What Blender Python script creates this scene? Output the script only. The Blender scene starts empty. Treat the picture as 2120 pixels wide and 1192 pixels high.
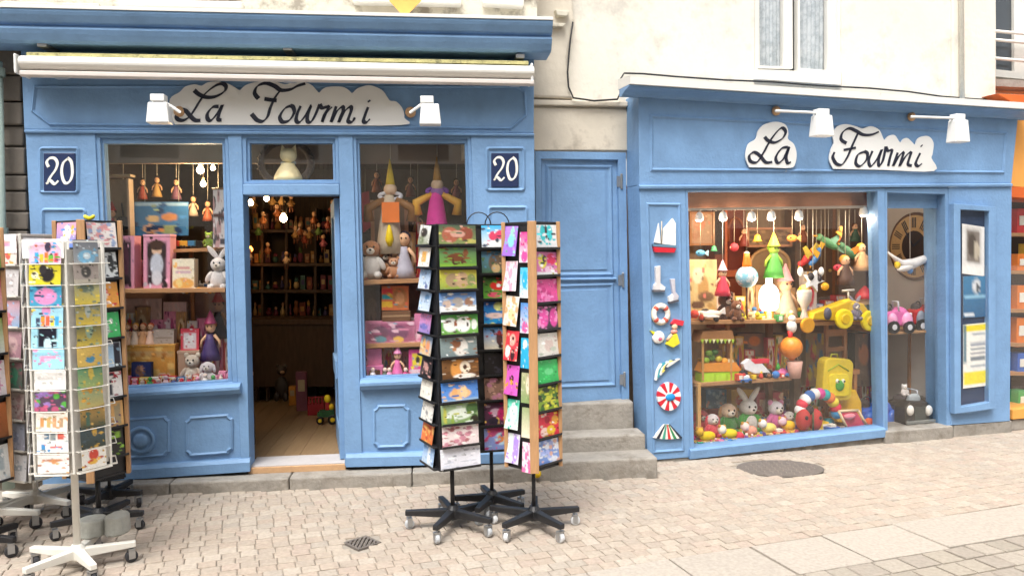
import bpy, bmesh, math, random
from mathutils import Vector, Matrix
random.seed(7)
V = Vector
S = bpy.context.scene
COL = S.collection

# ------------------------------------------------------------------ camera
FPX, CX, CY = 1600.0, 1060.0, 596.0          # focal length and centre in photo pixels (2120 wide)
EYE = V((0.0, 0.0, 1.75))
PITCH, ROLL = math.radians(2.68), -0.0135
CAMR = Matrix.Rotation(math.pi/2 - PITCH, 3, 'X') @ Matrix.Rotation(ROLL, 3, 'Z')
cam = bpy.data.objects.new('camera', bpy.data.cameras.new('camera'))
COL.objects.link(cam)
cam.location = EYE
cam.rotation_euler = CAMR.to_euler()
cam.data.sensor_width = 36.0
cam.data.lens = 36.0*FPX/2120.0
cam.data.clip_start = 0.05
cam.data.clip_end = 400.0
S.camera = cam

# ------------------------------------------------------------------ sky, sun, exposure
SUN_EL, SUN_AZ = math.radians(60), math.radians(200)     # high, behind the camera
world = bpy.data.worlds.new('World'); S.world = world; world.use_nodes = True
wn = world.node_tree.nodes; wl = world.node_tree.links
bgn = wn['Background']
sky = wn.new('ShaderNodeTexSky'); sky.sky_type = 'NISHITA'; sky.sun_disc = False
sky.sun_elevation = SUN_EL; sky.sun_rotation = SUN_AZ
sky.air_density = 1.0; sky.dust_density = 5.0; sky.ozone_density = 1.0
hs = wn.new('ShaderNodeHueSaturation'); hs.inputs['Saturation'].default_value = 0.22   # thin overcast
wl.new(sky.outputs[0], hs.inputs['Color']); wl.new(hs.outputs[0], bgn.inputs['Color'])
bgn.inputs['Strength'].default_value = 0.15
sl = bpy.data.lights.new('sun', 'SUN'); sl.energy = 1.5; sl.angle = math.radians(28); sl.color = (1.0, 0.965, 0.91)
sun = bpy.data.objects.new('sun', sl); COL.objects.link(sun)
sd = V((math.sin(SUN_AZ)*math.cos(SUN_EL), math.cos(SUN_AZ)*math.cos(SUN_EL), math.sin(SUN_EL)))
sun.rotation_euler = sd.to_track_quat('Z', 'Y').to_euler(); sun.location = sd*30
S.view_settings.view_transform = 'Standard'; S.view_settings.look = 'None'
S.view_settings.exposure = 0.95; S.view_settings.gamma = 1.0
try: S.view_settings.use_curve_mapping = False
except Exception: pass

S.cycles.max_bounces = 6; S.cycles.diffuse_bounces = 3; S.cycles.glossy_bounces = 3; S.cycles.transparent_max_bounces = 10
S.cycles.caustics_reflective = False; S.cycles.caustics_refractive = False; S.cycles.sample_clamp_indirect = 4.0
S.cycles.use_adaptive_sampling = True; S.cycles.adaptive_threshold = 0.03

# ------------------------------------------------------------------ helpers
SLOPE = 0.01
def gz(x): return -SLOPE*x
def ray(px, py): return CAMR @ V(((px-CX)/FPX, -(py-CY)/FPX, -1.0))
def g(px, py, h=0.0):
    """the point of the street (h above it) seen at a photo pixel"""
    d = ray(px, py)
    t = (h - EYE.z)/(d.z + SLOPE*d.x)
    return EYE + d*t
class Pl:
    """an upright plane: O a point of it, yaw its bearing; u along it, o outward (to the street), z up"""
    def __init__(s, O, yaw):
        s.O = V((O[0], O[1], 0)); s.U = V((math.cos(yaw), math.sin(yaw), 0)); s.N = V((math.sin(yaw), -math.cos(yaw), 0)); s.yaw = yaw
    def p(s, px, py, o=0.0):
        d = ray(px, py); Q = s.O + s.N*o
        return EYE + d*((Q-EYE).dot(s.N)/d.dot(s.N))
    def uz(s, px, py, o=0.0):
        w = s.p(px, py, o) - s.O
        return w.dot(s.U), w.z
    def at(s, u, o, z): return s.O + s.U*u + s.N*o + V((0, 0, z))
    def k(s, px, py, o=0.0): return (s.p(px+10, py, o)-s.p(px, py, o)).length/10
    def off_z(s, px, py, z):
        d = ray(px, py); t = (z-EYE.z)/d.z
        return (EYE + d*t - s.O).dot(s.N)
YL = math.atan2(0.36, 3.446); YR = math.atan2(1.01, 3.57)
L = Pl((-3.19-0.15*math.sin(YL), 5.48+0.15*math.cos(YL)), YL)      # left shop front
R = Pl((1.25, 6.36), YR)                                             # other shop front
D = Pl((1.25-0.25*math.sin(YR), 6.36+0.25*math.cos(YR)), YR)         # side door and the wall above

def lin(c):
    if isinstance(c, str):
        c = tuple(int(c[i:i+2], 16)/255 for i in (0, 2, 4))
        c = tuple(x/12.92 if x <= 0.04045 else ((x+0.055)/1.055)**2.4 for x in c)
    return tuple(c)
def new_mat(name):
    m = bpy.data.materials.new(name); m.use_nodes = True
    return m, m.node_tree.nodes, m.node_tree.links, m.node_tree.nodes['Principled BSDF']
def mat(name, col, rough=0.6, var=0.12, scale=5.0, bump=0.0, bscale=60.0, spec=0.4, metal=0.0, patch=None, pscale=2.0, pthr=0.62, psoft=0.08, coat=0.0, stretch=None):
    m, N, K, b = new_mat(name)
    c = lin(col)
    geo = N.new('ShaderNodeNewGeometry'); vec = geo.outputs['Position']
    if stretch:
        mp = N.new('ShaderNodeMapping'); mp.inputs['Scale'].default_value = stretch
        K.new(vec, mp.inputs['Vector']); vec = mp.outputs[0]
    n1 = N.new('ShaderNodeTexNoise'); n1.inputs['Scale'].default_value = scale; n1.inputs['Detail'].default_value = 4; n1.inputs['Roughness'].default_value = 0.65
    K.new(vec, n1.inputs['Vector'])
    r1 = N.new('ShaderNodeMapRange'); r1.inputs[1].default_value = 0.25; r1.inputs[2].default_value = 0.75
    r1.inputs[3].default_value = 1-var; r1.inputs[4].default_value = 1+var
    K.new(n1.outputs['Fac'], r1.inputs[0])
    mul = N.new('ShaderNodeVectorMath'); mul.operation = 'SCALE'; mul.inputs[0].default_value = c
    K.new(r1.outputs[0], mul.inputs['Scale'])
    out = mul.outputs[0]
    if patch:
        n2 = N.new('ShaderNodeTexNoise'); n2.inputs['Scale'].default_value = pscale; n2.inputs['Detail'].default_value = 4; n2.inputs['Roughness'].default_value = 0.7
        K.new(vec, n2.inputs['Vector'])
        r2 = N.new('ShaderNodeMapRange'); r2.inputs[1].default_value = pthr-psoft; r2.inputs[2].default_value = pthr+psoft
        K.new(n2.outputs['Fac'], r2.inputs[0])
        mx = N.new('ShaderNodeMix'); mx.data_type = 'RGBA'
        K.new(r2.outputs[0], mx.inputs[0]); K.new(out, mx.inputs[6]); mx.inputs[7].default_value = (*lin(patch), 1)
        out = mx.outputs[2]
    K.new(out, b.inputs['Base Color'])
    b.inputs['Roughness'].default_value = rough; b.inputs['Metallic'].default_value = metal
    b.inputs['Specular IOR Level'].default_value = spec; b.inputs['Coat Weight'].default_value = coat
    if bump:
        n3 = N.new('ShaderNodeTexNoise'); n3.inputs['Scale'].default_value = bscale; n3.inputs['Detail'].default_value = 2
        K.new(vec, n3.inputs['Vector'])
        bp = N.new('ShaderNodeBump'); bp.inputs['Strength'].default_value = bump; bp.inputs['Distance'].default_value = 0.01
        K.new(n3.outputs['Fac'], bp.inputs['Height']); K.new(bp.outputs[0], b.inputs['Normal'])
    return m
_cm = {}
def cm(hx, rough=0.5, spec=0.4):
    key = (hx, rough)
    if key not in _cm: 
        if rough >= .9:
            _cm[key] = m = mat('plush_'+hx, hx, rough, 0.22, 140, 0.9, 260, spec=0.15); m.node_tree.nodes['Principled BSDF'].inputs['Sheen Weight'].default_value = 0.35
        else: _cm[key] = mat('coloured_'+hx+('_%d' % int(rough*100)), hx, rough, 0.10, 30, 0.08, 120, spec=spec)
    return _cm[key]
def emit(name, col, strength):
    m, N, K, b = new_mat(name)
    b.inputs['Base Color'].default_value = (0.8, 0.8, 0.8, 1); b.inputs['Emission Color'].default_value = (*lin(col), 1); b.inputs['Emission Strength'].default_value = strength
    return m
def attr_mat(name, rough=0.4, var=0.0, bump=0.0, bscale=80, spec=0.4, coat=0.0):
    m, N, K, b = new_mat(name)
    a = N.new('ShaderNodeAttribute'); a.attribute_name = 'Col'
    out = a.outputs['Color']
    if var or bump:
        geo = N.new('ShaderNodeNewGeometry'); n1 = N.new('ShaderNodeTexNoise'); n1.inputs['Scale'].default_value = bscale; n1.inputs['Detail'].default_value = 3
        K.new(geo.outputs['Position'], n1.inputs['Vector'])
        r1 = N.new('ShaderNodeMapRange'); r1.inputs[1].default_value = 0.25; r1.inputs[2].default_value = 0.75; r1.inputs[3].default_value = 1-var; r1.inputs[4].default_value = 1+var
        K.new(n1.outputs['Fac'], r1.inputs[0])
        ml = N.new('ShaderNodeVectorMath'); ml.operation = 'SCALE'; K.new(out, ml.inputs[0]); K.new(r1.outputs[0], ml.inputs['Scale']); out = ml.outputs[0]
        if bump:
            bp = N.new('ShaderNodeBump'); bp.inputs['Strength'].default_value = bump; bp.inputs['Distance'].default_value = 0.006
            K.new(n1.outputs['Fac'], bp.inputs['Height']); K.new(bp.outputs[0], b.inputs['Normal'])
    K.new(out, b.inputs['Base Color'])
    b.inputs['Roughness'].default_value = rough; b.inputs['Specular IOR Level'].default_value = spec; b.inputs['Coat Weight'].default_value = coat
    return m
def glass_mat(name, refl=1.0, tint=(1, 1, 1)):
    m, N, K, b = new_mat(name)
    N.remove(b)
    tr = N.new('ShaderNodeBsdfTransparent'); tr.inputs[0].default_value = (*tint, 1)
    gl = N.new('ShaderNodeBsdfGlossy'); gl.inputs['Roughness'].default_value = 0.02
    fr = N.new('ShaderNodeFresnel'); fr.inputs[0].default_value = 1.45
    ma = N.new('ShaderNodeMath'); ma.operation = 'MULTIPLY'; ma.inputs[1].default_value = refl; ma.use_clamp = True
    mx = N.new('ShaderNodeMixShader')
    gb = N.new('ShaderNodeNewGeometry'); mr = N.new('ShaderNodeMapRange'); mr.inputs[3].default_value = 1.45; mr.inputs[4].default_value = 1/1.45
    K.new(gb.outputs['Backfacing'], mr.inputs[0]); K.new(mr.outputs[0], fr.inputs[0])      # same reflection on both faces of the sheet
    K.new(fr.outputs[0], ma.inputs[0]); K.new(ma.outputs[0], mx.inputs[0]); K.new(tr.outputs[0], mx.inputs[1]); K.new(gl.outputs[0], mx.inputs[2])
    K.new(mx.outputs[0], N['Material Output'].inputs[0])
    return m

WL = {}          # world position of every empty or object that has children
def tag(o, label=None, cat=None, group=None, kind=None):
    if label: o['label'] = label
    if cat: o['category'] = cat
    if group: o['group'] = group
    if kind: o['kind'] = kind
    return o
def thing(name, label, cat, loc, group=None, kind=None):
    o = bpy.data.objects.new(name, None); COL.objects.link(o); o.location = loc; o.empty_display_size = 0.1
    WL[o.name] = V(loc)
    return tag(o, label, cat, group, kind)

class MB:
    def __init__(s): s.v = []; s.f = []; s.c = []; s.col = None
    def add(s, vs, fs, col=None):
        n = len(s.v); s.v += [V(x) for x in vs]
        for f in fs:
            s.f.append([i+n for i in f]); s.c.append(col if col is not None else s.col)
        return s
    def prism(s, A, B, col=None):
        n = len(A)
        return s.add(list(A)+list(B), [list(range(n)), list(range(2*n-1, n-1, -1))]+[[i, (i+1) % n, n+(i+1) % n, n+i] for i in range(n)], col)
    def ring(s, Ao, Ai, Bo, Bi, col=None):
        n = len(Ao); v = list(Ao)+list(Ai)+list(Bo)+list(Bi); f = []
        for i in range(n):
            j = (i+1) % n
            f += [[i, j, n+j, n+i], [2*n+i, 3*n+i, 3*n+j, 2*n+j], [i, 2*n+i, 2*n+j, j], [n+i, n+j, 3*n+j, 3*n+i]]
        return s.add(v, f, col)
    def box(s, c, ax, ay, az, col=None):
        """c centre, ax ay az half-axis vectors"""
        c, ax, ay, az = V(c), V(ax), V(ay), V(az)
        A = [c-ax-ay-az, c+ax-ay-az, c+ax+ay-az, c-ax+ay-az]
        return s.prism(A, [p+2*az for p in A], col)
    def tube(s, pts, r, n=8, col=None, closed=False):
        pts = [V(p) for p in pts]; m = len(pts); rs = r if isinstance(r, (list, tuple)) else [r]*m
        vs = []; fs = []
        up = None
        for i in range(m):
            a = pts[(i-1) % m] if (closed or i > 0) else pts[i]; b = pts[(i+1) % m] if (closed or i < m-1) else pts[i]
            t = (b-a).normalized() if (b-a).length > 1e-9 else V((0, 0, 1))
            if up is None: up = V((0, 0, 1)) if abs(t.z) < 0.9 else V((1, 0, 0))
            x = t.cross(up)
            if x.length < 1e-6: x = t.orthogonal()
            x.normalize(); y = x.cross(t); up = y
            for j in range(n):
                q = 2*math.pi*j/n; vs.append(pts[i]+(x*math.cos(q)+y*math.sin(q))*rs[i])
        for i in range(m if closed else m-1):
            i2 = (i+1) % m
            for j in range(n): fs.append([i*n+j, i*n+(j+1) % n, i2*n+(j+1) % n, i2*n+j])
        if not closed: fs += [list(range(n))[::-1], [(m-1)*n+j for j in range(n)]]
        return s.add(vs, fs, col)
    def lathe(s, prof, O, ax=(0, 0, 1), n=14, col=None):
        """prof: (radius, height) along ax from O"""
        O = V(O); az = V(ax).normalized(); x = az.orthogonal().normalized(); y = az.cross(x)
        vs = []; fs = []; m = len(prof)
        for r, h in prof:
            for j in range(n):
                q = 2*math.pi*j/n; vs.append(O+az*h+(x*math.cos(q)+y*math.sin(q))*max(r, 1e-4))
        for i in range(m-1):
            for j in range(n): fs.append([i*n+j, i*n+(j+1) % n, (i+1)*n+(j+1) % n, (i+1)*n+j])
        fs += [list(range(n))[::-1], [(m-1)*n+j for j in range(n)]]
        return s.add(vs, fs, col)
    def ell(s, c, ax, ay, az, nu=12, nv=8, col=None):
        c, ax, ay, az = V(c), V(ax), V(ay), V(az); vs = [c+az]; fs = []
        for i in range(1, nv):
            t = math.pi*i/nv
            for j in range(nu):
                q = 2*math.pi*j/nu; vs.append(c+az*math.cos(t)+(ax*math.cos(q)+ay*math.sin(q))*math.sin(t))
        vs.append(c-az); e = len(vs)-1
        for j in range(nu):
            fs.append([0, 1+j, 1+(j+1) % nu]); b = 1+(nv-2)*nu; fs.append([e, b+(j+1) % nu, b+j])
        for i in range(nv-2):
            for j in range(nu): fs.append([1+i*nu+j, 1+(i+1)*nu+j, 1+(i+1)*nu+(j+1) % nu, 1+i*nu+(j+1) % nu])
        return s.add(vs, fs, col)
    def mesh(s, name, o):
        me = bpy.data.meshes.new(name); me.from_pydata([tuple(v-o) for v in s.v], [], s.f)
        bm = bmesh.new(); bm.from_mesh(me); bmesh.ops.recalc_face_normals(bm, faces=bm.faces); bm.to_mesh(me); bm.free()
        if any(c is not None for c in s.c):
            at = me.color_attributes.new('Col', 'FLOAT_COLOR', 'CORNER')
            buf = []
            for p in me.polygons:
                c = s.c[p.index]
                if isinstance(c, tuple) and isinstance(c[0], tuple):      # one colour per corner
                    vc = dict(zip(s.f[p.index], c))
                    for li in p.loop_indices: buf += [*vc[me.loops[li].vertex_index], 1.0]
                else: buf += [*(lin(c) if c is not None else (0.8, 0.8, 0.8)), 1.0]*p.loop_total
            at.data.foreach_set('color', buf)
        return me
    def build(s, name, m, parent=None, smooth=False, bev=0.0, label=None, cat=None, group=None, kind=None, origin=None, seg=2):
        lo = V((min(v.x for v in s.v), min(v.y for v in s.v), min(v.z for v in s.v))); hi = V((max(v.x for v in s.v), max(v.y for v in s.v), max(v.z for v in s.v)))
        o = origin if origin is not None else V(((lo.x+hi.x)/2, (lo.y+hi.y)/2, lo.z))
        me = s.mesh(name, o)
        if m is not None: me.materials.append(m)
        ob = bpy.data.objects.new(name, me); COL.objects.link(ob)
        WL[ob.name] = V(o)
        if parent is not None:
            ob.parent = parent; ob.location = V(o)-WL[parent.name]
        else: ob.location = o
        if smooth: me.polygons.foreach_set('use_smooth', [True]*len(me.polygons))
        if bev:
            bv = ob.modifiers.new('bevel', 'BEVEL'); bv.width = bev; bv.segments = seg; bv.limit_method = 'ANGLE'; bv.angle_limit = math.radians(35)
        return tag(ob, label, cat, group, kind)

NTH = 'first second third fourth fifth sixth seventh eighth ninth tenth eleventh twelfth thirteenth fourteenth fifteenth sixteenth seventeenth eighteenth nineteenth twentieth'.split()
def smooth_path(pts, n=6):
    """Catmull-Rom through 2-d points"""
    P = [pts[0]]+list(pts)+[pts[-1]]; out = []
    for i in range(1, len(P)-2):
        a, b, c, d = P[i-1], P[i], P[i+1], P[i+2]
        for j in range(n):
            t = j/n
            out.append(tuple(0.5*(2*b[k]+(c[k]-a[k])*t+(2*a[k]-5*b[k]+4*c[k]-d[k])*t*t+(3*b[k]-a[k]-3*c[k]+d[k])*t**3) for k in range(len(b))))
    return out+[tuple(pts[-1])]
# pieces of a facade given as photo pixels on its plane, with real depth
def slab(pl, pts, of, ob, mb=None, oref=None):
    mb = mb or MB(); r = of if oref is None else oref
    q = [pl.uz(x, y, r) for x, y in pts]
    return mb.prism([pl.at(u, of, z) for u, z in q], [pl.at(u, ob, z) for u, z in q])
def rect(pl, x0, y0, x1, y1, of, ob, mb=None): return slab(pl, [(x0, y0), (x1, y0), (x1, y1), (x0, y1)], of, ob, mb)
def band(pl, a, b, c, d, of, ob, mb=None): return slab(pl, [a, b, c, d], of, ob, mb)
def inset(q, d):
    n = len(q); out = []
    cx = sum(p[0] for p in q)/n; cy = sum(p[1] for p in q)/n
    for i in range(n):
        a, b, c = V(q[i-1]), V(q[i]), V(q[(i+1) % n])
        e1 = (b-a).normalized(); e2 = (c-b).normalized(); n1 = V((-e1.y, e1.x)); n2 = V((-e2.y, e2.x))
        if n1.dot(V((cx, cy))-b) < 0: n1 = -n1
        if n2.dot(V((cx, cy))-b) < 0: n2 = -n2
        m = (n1+n2); m = m/max(m.length_squared, 1e-6)*2
        out.append(tuple(b+m*d))
    return out
def frame(pl, outer, inner, of, ob, mb=None):
    mb = mb or MB(); a = [pl.uz(x, y, of) for x, y in outer]; b = [pl.uz(x, y, of) for x, y in inner]
    return mb.ring([pl.at(u, of, z) for u, z in a], [pl.at(u, of, z) for u, z in b], [pl.at(u, ob, z) for u, z in a], [pl.at(u, ob, z) for u, z in b])
def moulding(pl, pts, wpx, o0, h, mb=None):
    """closed half-round moulding strip following photo points"""
    mb = mb or MB(); q = [V(pl.uz(x, y, o0)) for x, y in pts]; k = pl.k(*pts[0], o0)*wpx
    a = [tuple(p) for p in q]; b = inset(a, k*0.5); c = inset(a, k)
    A = [pl.at(u, o0, z) for u, z in a]; B = [pl.at(u, o0+h, z) for u, z in b]; C = [pl.at(u, o0, z) for u, z in c]
    n = len(A); f = []
    for i in range(n):
        j = (i+1) % n; f += [[i, j, n+j, n+i], [n+i, n+j, 2*n+j, 2*n+i]]
    return mb.add(A+B+C, f)
def profile_bar(pl, pa, pb, prof, oref, mb=None):
    """horizontal moulding between two pixels: prof = list of (outward, up) metres"""
    mb = mb or MB(); ua, za = pl.uz(*pa, oref); ub, zb = pl.uz(*pb, oref)
    return mb.prism([pl.at(ua, o, za+h) for o, h in prof], [pl.at(ub, o, zb+h) for o, h in prof])
def strokes(pl, paths, o, wmin, wmax, nib=0.75, up=1.0, thick=0.004, n=6):
    """broad-nib pen strokes (photo pixels) as thin raised lettering"""
    mb = MB()
    for path in paths:
        P = smooth_path(path, n) if len(path) > 2 else path
        if len(P) < 2: continue
        Lp, Rp = [], []
        for i in range(len(P)):
            a = P[max(i-1, 0)]; b = P[min(i+1, len(P)-1)]
            dx, dy = b[0]-a[0], b[1]-a[1]; l = math.hypot(dx, dy) or 1
            ang = math.atan2(-dy, dx); w = wmin+(wmax-wmin)*abs(math.sin(ang-nib))
            nx, ny = -dy/l*w/2, dx/l*w/2
            Lp.append((P[i][0]+nx, P[i][1]+ny)); Rp.append((P[i][0]-nx, P[i][1]-ny))
        for i in range(len(P)-1):
            q = [pl.uz(x, y, o) for x, y in (Lp[i], Lp[i+1], Rp[i+1], Rp[i])]
            n0 = len(mb.v)
            mb.add([pl.at(u, o+thick, z) for u, z in q]+[pl.at(u, o, z) for u, z in q], [[0, 1, 2, 3], [0, 4, 5, 1], [3, 2, 6, 7]])
    return mb

# printed faces: a grid of coloured cells
def painter(spec, seed=0, busy=0):
    """spec: 'top/bottom|x,y,rx,ry,hex|...' (0..1, y down); '~hex,n,r' scatters n dots"""
    parts = spec.split('|'); bgc = [lin(c) for c in parts[0].split('/')]
    rnd = random.Random(seed); bl = []
    for p in parts[1:]:
        if p[0] == '~':
            h, n, r = p[1:].split(','); 
            for _ in range(int(n)): bl.append((rnd.random(), rnd.random(), float(r), float(r)*1.2, lin(h), 0))
        elif p[0] == '#':
            x, y, rx, ry, h = p[1:].split(','); bl.append((float(x), float(y), float(rx), float(ry), lin(h), 1))
        else:
            x, y, rx, ry, h = p.split(','); bl.append((float(x), float(y), float(rx), float(ry), lin(h), 0))
    if len(bl) and busy:
        pal = bgc+[q[4] for q in bl]
        for _ in range(busy):
            h = rnd.choice(pal); v = rnd.uniform(.55, 1.5); r = rnd.uniform(.012, .055)
            bl.append((rnd.random(), rnd.random(), r*rnd.uniform(.6, 2.2), r, tuple(min(1, q*v) for q in h), 0))
    def f(x, y):
        c = bgc[0] if len(bgc) == 1 else tuple(bgc[0][i]*(1-y)+bgc[-1][i]*y for i in range(3))
        for (a, b, rx, ry, h, sq) in bl:
            if sq: dd = max(abs(x-a)/rx, abs(y-b)/ry)
            else: dd = math.sqrt(((x-a)/rx)**2+((y-b)/ry)**2)
            w_ = min(1, max(0, (1.10-dd)/.2))
            if w_ > 0: c = tuple(c[i]*(1-w_)+h[i]*w_ for i in range(3))
        v = 1+rnd.uniform(-.07, .07)
        return tuple(min(1, q*v) for q in c)
    return f
def printed(P00, P10, P01, spec, depth=0.002, side='f0ece4', nx=12, ny=10, seed=0, mb=None, busy=0):
    """P00 top left, P10 top right, P01 bottom left (world)"""
    mb = mb or MB(); P00, P10, P01 = V(P00), V(P10), V(P01)
    n = (P01-P00).cross(P10-P00).normalized()
    if n.dot(EYE-P00) < 0: n = -n
    f = painter(spec, seed, busy); vs = []; ex = (P10-P00)/nx; ey = (P01-P00)/ny
    for j in range(ny+1):
        for i in range(nx+1): vs.append(P00+ex*i+ey*j)
    VC = [[f(i/nx, j/ny) for i in range(nx+1)] for j in range(ny+1)]
    n0 = len(mb.v); mb.v += vs
    for j in range(ny):
        for i in range(nx):
            a = n0+j*(nx+1)+i; mb.f.append([a, a+1, a+nx+2, a+nx+1]); mb.c.append((VC[j][i], VC[j][i+1], VC[j+1][i+1], VC[j+1][i]))
    P11 = P10+P01-P00; b = -n*depth; q = [P00, P10, P11, P01]
    A = [p-n*1e-4 for p in q]; B = [p+b for p in q]
    mb.add(A+B, [[0, 1, 5, 4], [1, 2, 6, 5], [2, 3, 7, 6], [3, 0, 4, 7], [4, 5, 6, 7]], side)
    return mb
PRINT = attr_mat('printed_card', 0.32, spec=0.5)
PRINTM = attr_mat('printed_matt', 0.7)

class Toy:
    """a thing laid out in photo pixels on an upright plane at offset o; sizes in photo pixels there"""
    def __init__(s, pl, o, px, py, name, label, cat, group=None):
        s.pl, s.o = pl, o; s.k = pl.k(px, py, o); s.t = thing(name, label, cat, pl.p(px, py, o), group)
    def P(s, px, py, d=0.0): return s.pl.p(px, py, s.o) + s.pl.N*(d*s.k)
    def ax(s, rx, ry, rd, rot=0.0):
        a = math.radians(rot); U, N = s.pl.U, s.pl.N; Z = V((0, 0, 1))
        return (U*math.cos(a)-Z*math.sin(a))*rx*s.k, N*rd*s.k, (U*math.sin(a)+Z*math.cos(a))*ry*s.k
    def done(s, mb, part, col, rough, smooth, bev=0):
        m = col if not isinstance(col, str) else cm(col, rough)
        return mb.build(part, m, s.t, smooth=smooth, bev=bev)
    def ell(s, part, px, py, rx, ry, col, rd=None, rot=0, d=0, rough=0.7):
        x, n, z = s.ax(rx, ry, rd or min(rx, ry), rot)
        return s.done(MB().ell(s.P(px, py, d), x, n, z), part, col, rough, True)
    def box(s, part, x0, y0, x1, y1, dep, col, d=0, rough=0.5, rot=0, bev=0.002):
        cx, cy = (x0+x1)/2, (y0+y1)/2; x, n, z = s.ax(abs(x1-x0)/2, abs(y1-y0)/2, dep/2, rot)
        return s.done(MB().box(s.P(cx, cy, d), x, n, z), part, col, rough, False, bev)
    def poly(s, part, pts, dep, col, d=0, rough=0.5, bev=0.0):
        A = [s.P(x, y, d+dep/2) for x, y in pts]; B = [s.P(x, y, d-dep/2) for x, y in pts]
        return s.done(MB().prism(A, B), part, col, rough, False, bev)
    def tube(s, part, pts, r, col, d=0, rough=0.5, n=8, closed=False):
        q = [s.P(p[0], p[1], d+(p[2] if len(p) > 2 else 0)) for p in pts]
        rr = [x*s.k for x in r] if isinstance(r, (list, tuple)) else r*s.k
        return s.done(MB().tube(q, rr, n, closed=closed), part, col, rough, True)
    def cyl(s, part, px, py, r, dep, col, d=0, rough=0.45, n=18):
        k = s.k
        return s.done(MB().lathe([(r*.86*k, 0), (r*k, dep*.12*k), (r*k, dep*.88*k), (r*.86*k, dep*k)], s.P(px, py, d-dep/2), s.pl.N, n), part, col, rough, False, 0)
    def ring(s, part, px, py, rx, ry, r, col, d=0, rough=0.5, n=20):
        pts = [(px+rx*math.cos(2*math.pi*i/n), py+ry*math.sin(2*math.pi*i/n)) for i in range(n)]
        return s.tube(part, pts, r, col, d, rough, 6, True)
    def lathe(s, part, px, py, prof, col, d=0, rough=0.5, n=14):
        """upright turned piece, prof (radius, height) in pixels from its base"""
        return s.done(MB().lathe([(r*s.k, h*s.k) for r, h in prof], s.P(px, py, d), (0, 0, 1), n), part, col, rough, True)
    def pr(s, part, x0, y0, x1, y1, spec, dep=3, d=0, side='d8d0c0', nx=12, ny=12, seed=0, m=None, busy=14):
        b = printed(s.P(x0, y0, d), s.P(x1, y0, d), s.P(x0, y1, d), spec, dep*s.k, side, int(nx*1.5), int(ny*1.5), seed, busy=busy)
        return b.build(part, m or PRINTM, s.t)

# ------------------------------------------------------------------ materials
BLUE = mat('blue_paint', '779bc3', 0.52, 0.15, 3.0, 0.35, 38, spec=0.35, patch='a3adb4', pscale=13, pthr=0.725, psoft=0.02)
CREAM = mat('cream_render', (0.78, 0.73, 0.63), 0.9, 0.07, 1.5, 0.35, 18, patch=(0.55, 0.52, 0.46), pscale=3.0, pthr=0.63, psoft=0.10)
BEIGE = mat('beige_render', (0.64, 0.58, 0.48), 0.9, 0.10, 3, 0.35, 22, patch=(0.42, 0.37, 0.30), pscale=3, pthr=0.66, psoft=0.08)
OLDWALL = mat('weathered_render', (0.62, 0.58, 0.48), 0.9, 0.15, 4, 0.4, 20, patch=(0.30, 0.27, 0.22), pscale=6, pthr=0.57, psoft=0.08)
STONE = mat('grey_stone', (0.31, 0.285, 0.25), 0.9, 0.22, 6, 0.7, 35, patch=(0.19, 0.165, 0.135), pscale=5, pthr=0.6, psoft=0.1)
GRANITE = mat('pale_granite', (0.54, 0.50, 0.45), 0.85, 0.10, 40, 0.3, 90, patch=(0.40, 0.37, 0.33), pscale=4, pthr=0.62, psoft=0.1)
MORTAR = mat('sand_joint', (0.33, 0.295, 0.25), 0.95, 0.2, 12, 0.4, 60)
WHITE = mat('white_paint', (0.76, 0.74, 0.69), 0.5, 0.04, 4, 0.05, 30, patch=(0.62, 0.59, 0.53), pscale=9, pthr=0.72, psoft=0.05)
SIGNW = mat('sign_board', (0.80, 0.80, 0.78), 0.55, 0.03, 4)
PLASTICW = mat('white_plastic', (0.78, 0.78, 0.76), 0.4, 0.03, 4)
INK = mat('black_ink', (0.015, 0.018, 0.035), 0.5, 0.1, 8)
NAVY = mat('navy_enamel', (0.02, 0.035, 0.10), 0.25, 0.08, 8, coat=0.4)
BLACK = mat('black_metal', (0.018, 0.018, 0.02), 0.45, 0.2, 20, spec=0.5)
RUBBER = mat('dark_rubber', (0.035, 0.035, 0.04), 0.6, 0.1, 20)
STEEL = mat('grey_steel', (0.42, 0.43, 0.44), 0.35, 0.1, 12, metal=0.8)
WOOD = mat('pine_wood', (0.48, 0.27, 0.13), 0.55, 0.22, 8, 0.1, 60, stretch=(8, 8, 1))
SHELF = mat('shelf_wood', (0.46, 0.24, 0.11), 0.5, 0.2, 6, stretch=(1, 8, 8))
DARKWOOD = mat('dark_wood', (0.08, 0.045, 0.025), 0.6, 0.3, 6, stretch=(6, 6, 1))
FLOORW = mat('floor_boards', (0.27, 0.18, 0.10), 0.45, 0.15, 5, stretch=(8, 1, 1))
PLASTERIN = mat('shop_wall', (0.30, 0.22, 0.15), 0.8, 0.1, 3)
GREYWALL = mat('pale_inner_wall', (0.62, 0.58, 0.54), 0.8, 0.05, 3)
TANWALL = mat('tan_inner_wall', (0.76, 0.50, 0.30), 0.8, 0.05, 3)
REDWOOD = mat('red_brown_board', (0.36, 0.16, 0.09), 0.6, 0.15, 4, stretch=(1, 1, 8))
ORANGE = mat('orange_paint', (0.80, 0.36, 0.08), 0.55, 0.05, 4)
REDORANGE = mat('red_orange_paint', (0.62, 0.12, 0.02), 0.55, 0.05, 4)
YELLOWCLOTH = mat('yellow_awning_cloth', (0.68, 0.63, 0.30), 0.9, 0.3, 16, 0.3, 80, patch=(0.30, 0.28, 0.16), pscale=12, pthr=0.6, psoft=0.06)
LACE = mat('lace_curtain', (0.42, 0.47, 0.50), 0.9, 0.25, 30, patch=(0.60, 0.64, 0.66), pscale=14, pthr=0.5, psoft=0.1)
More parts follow.
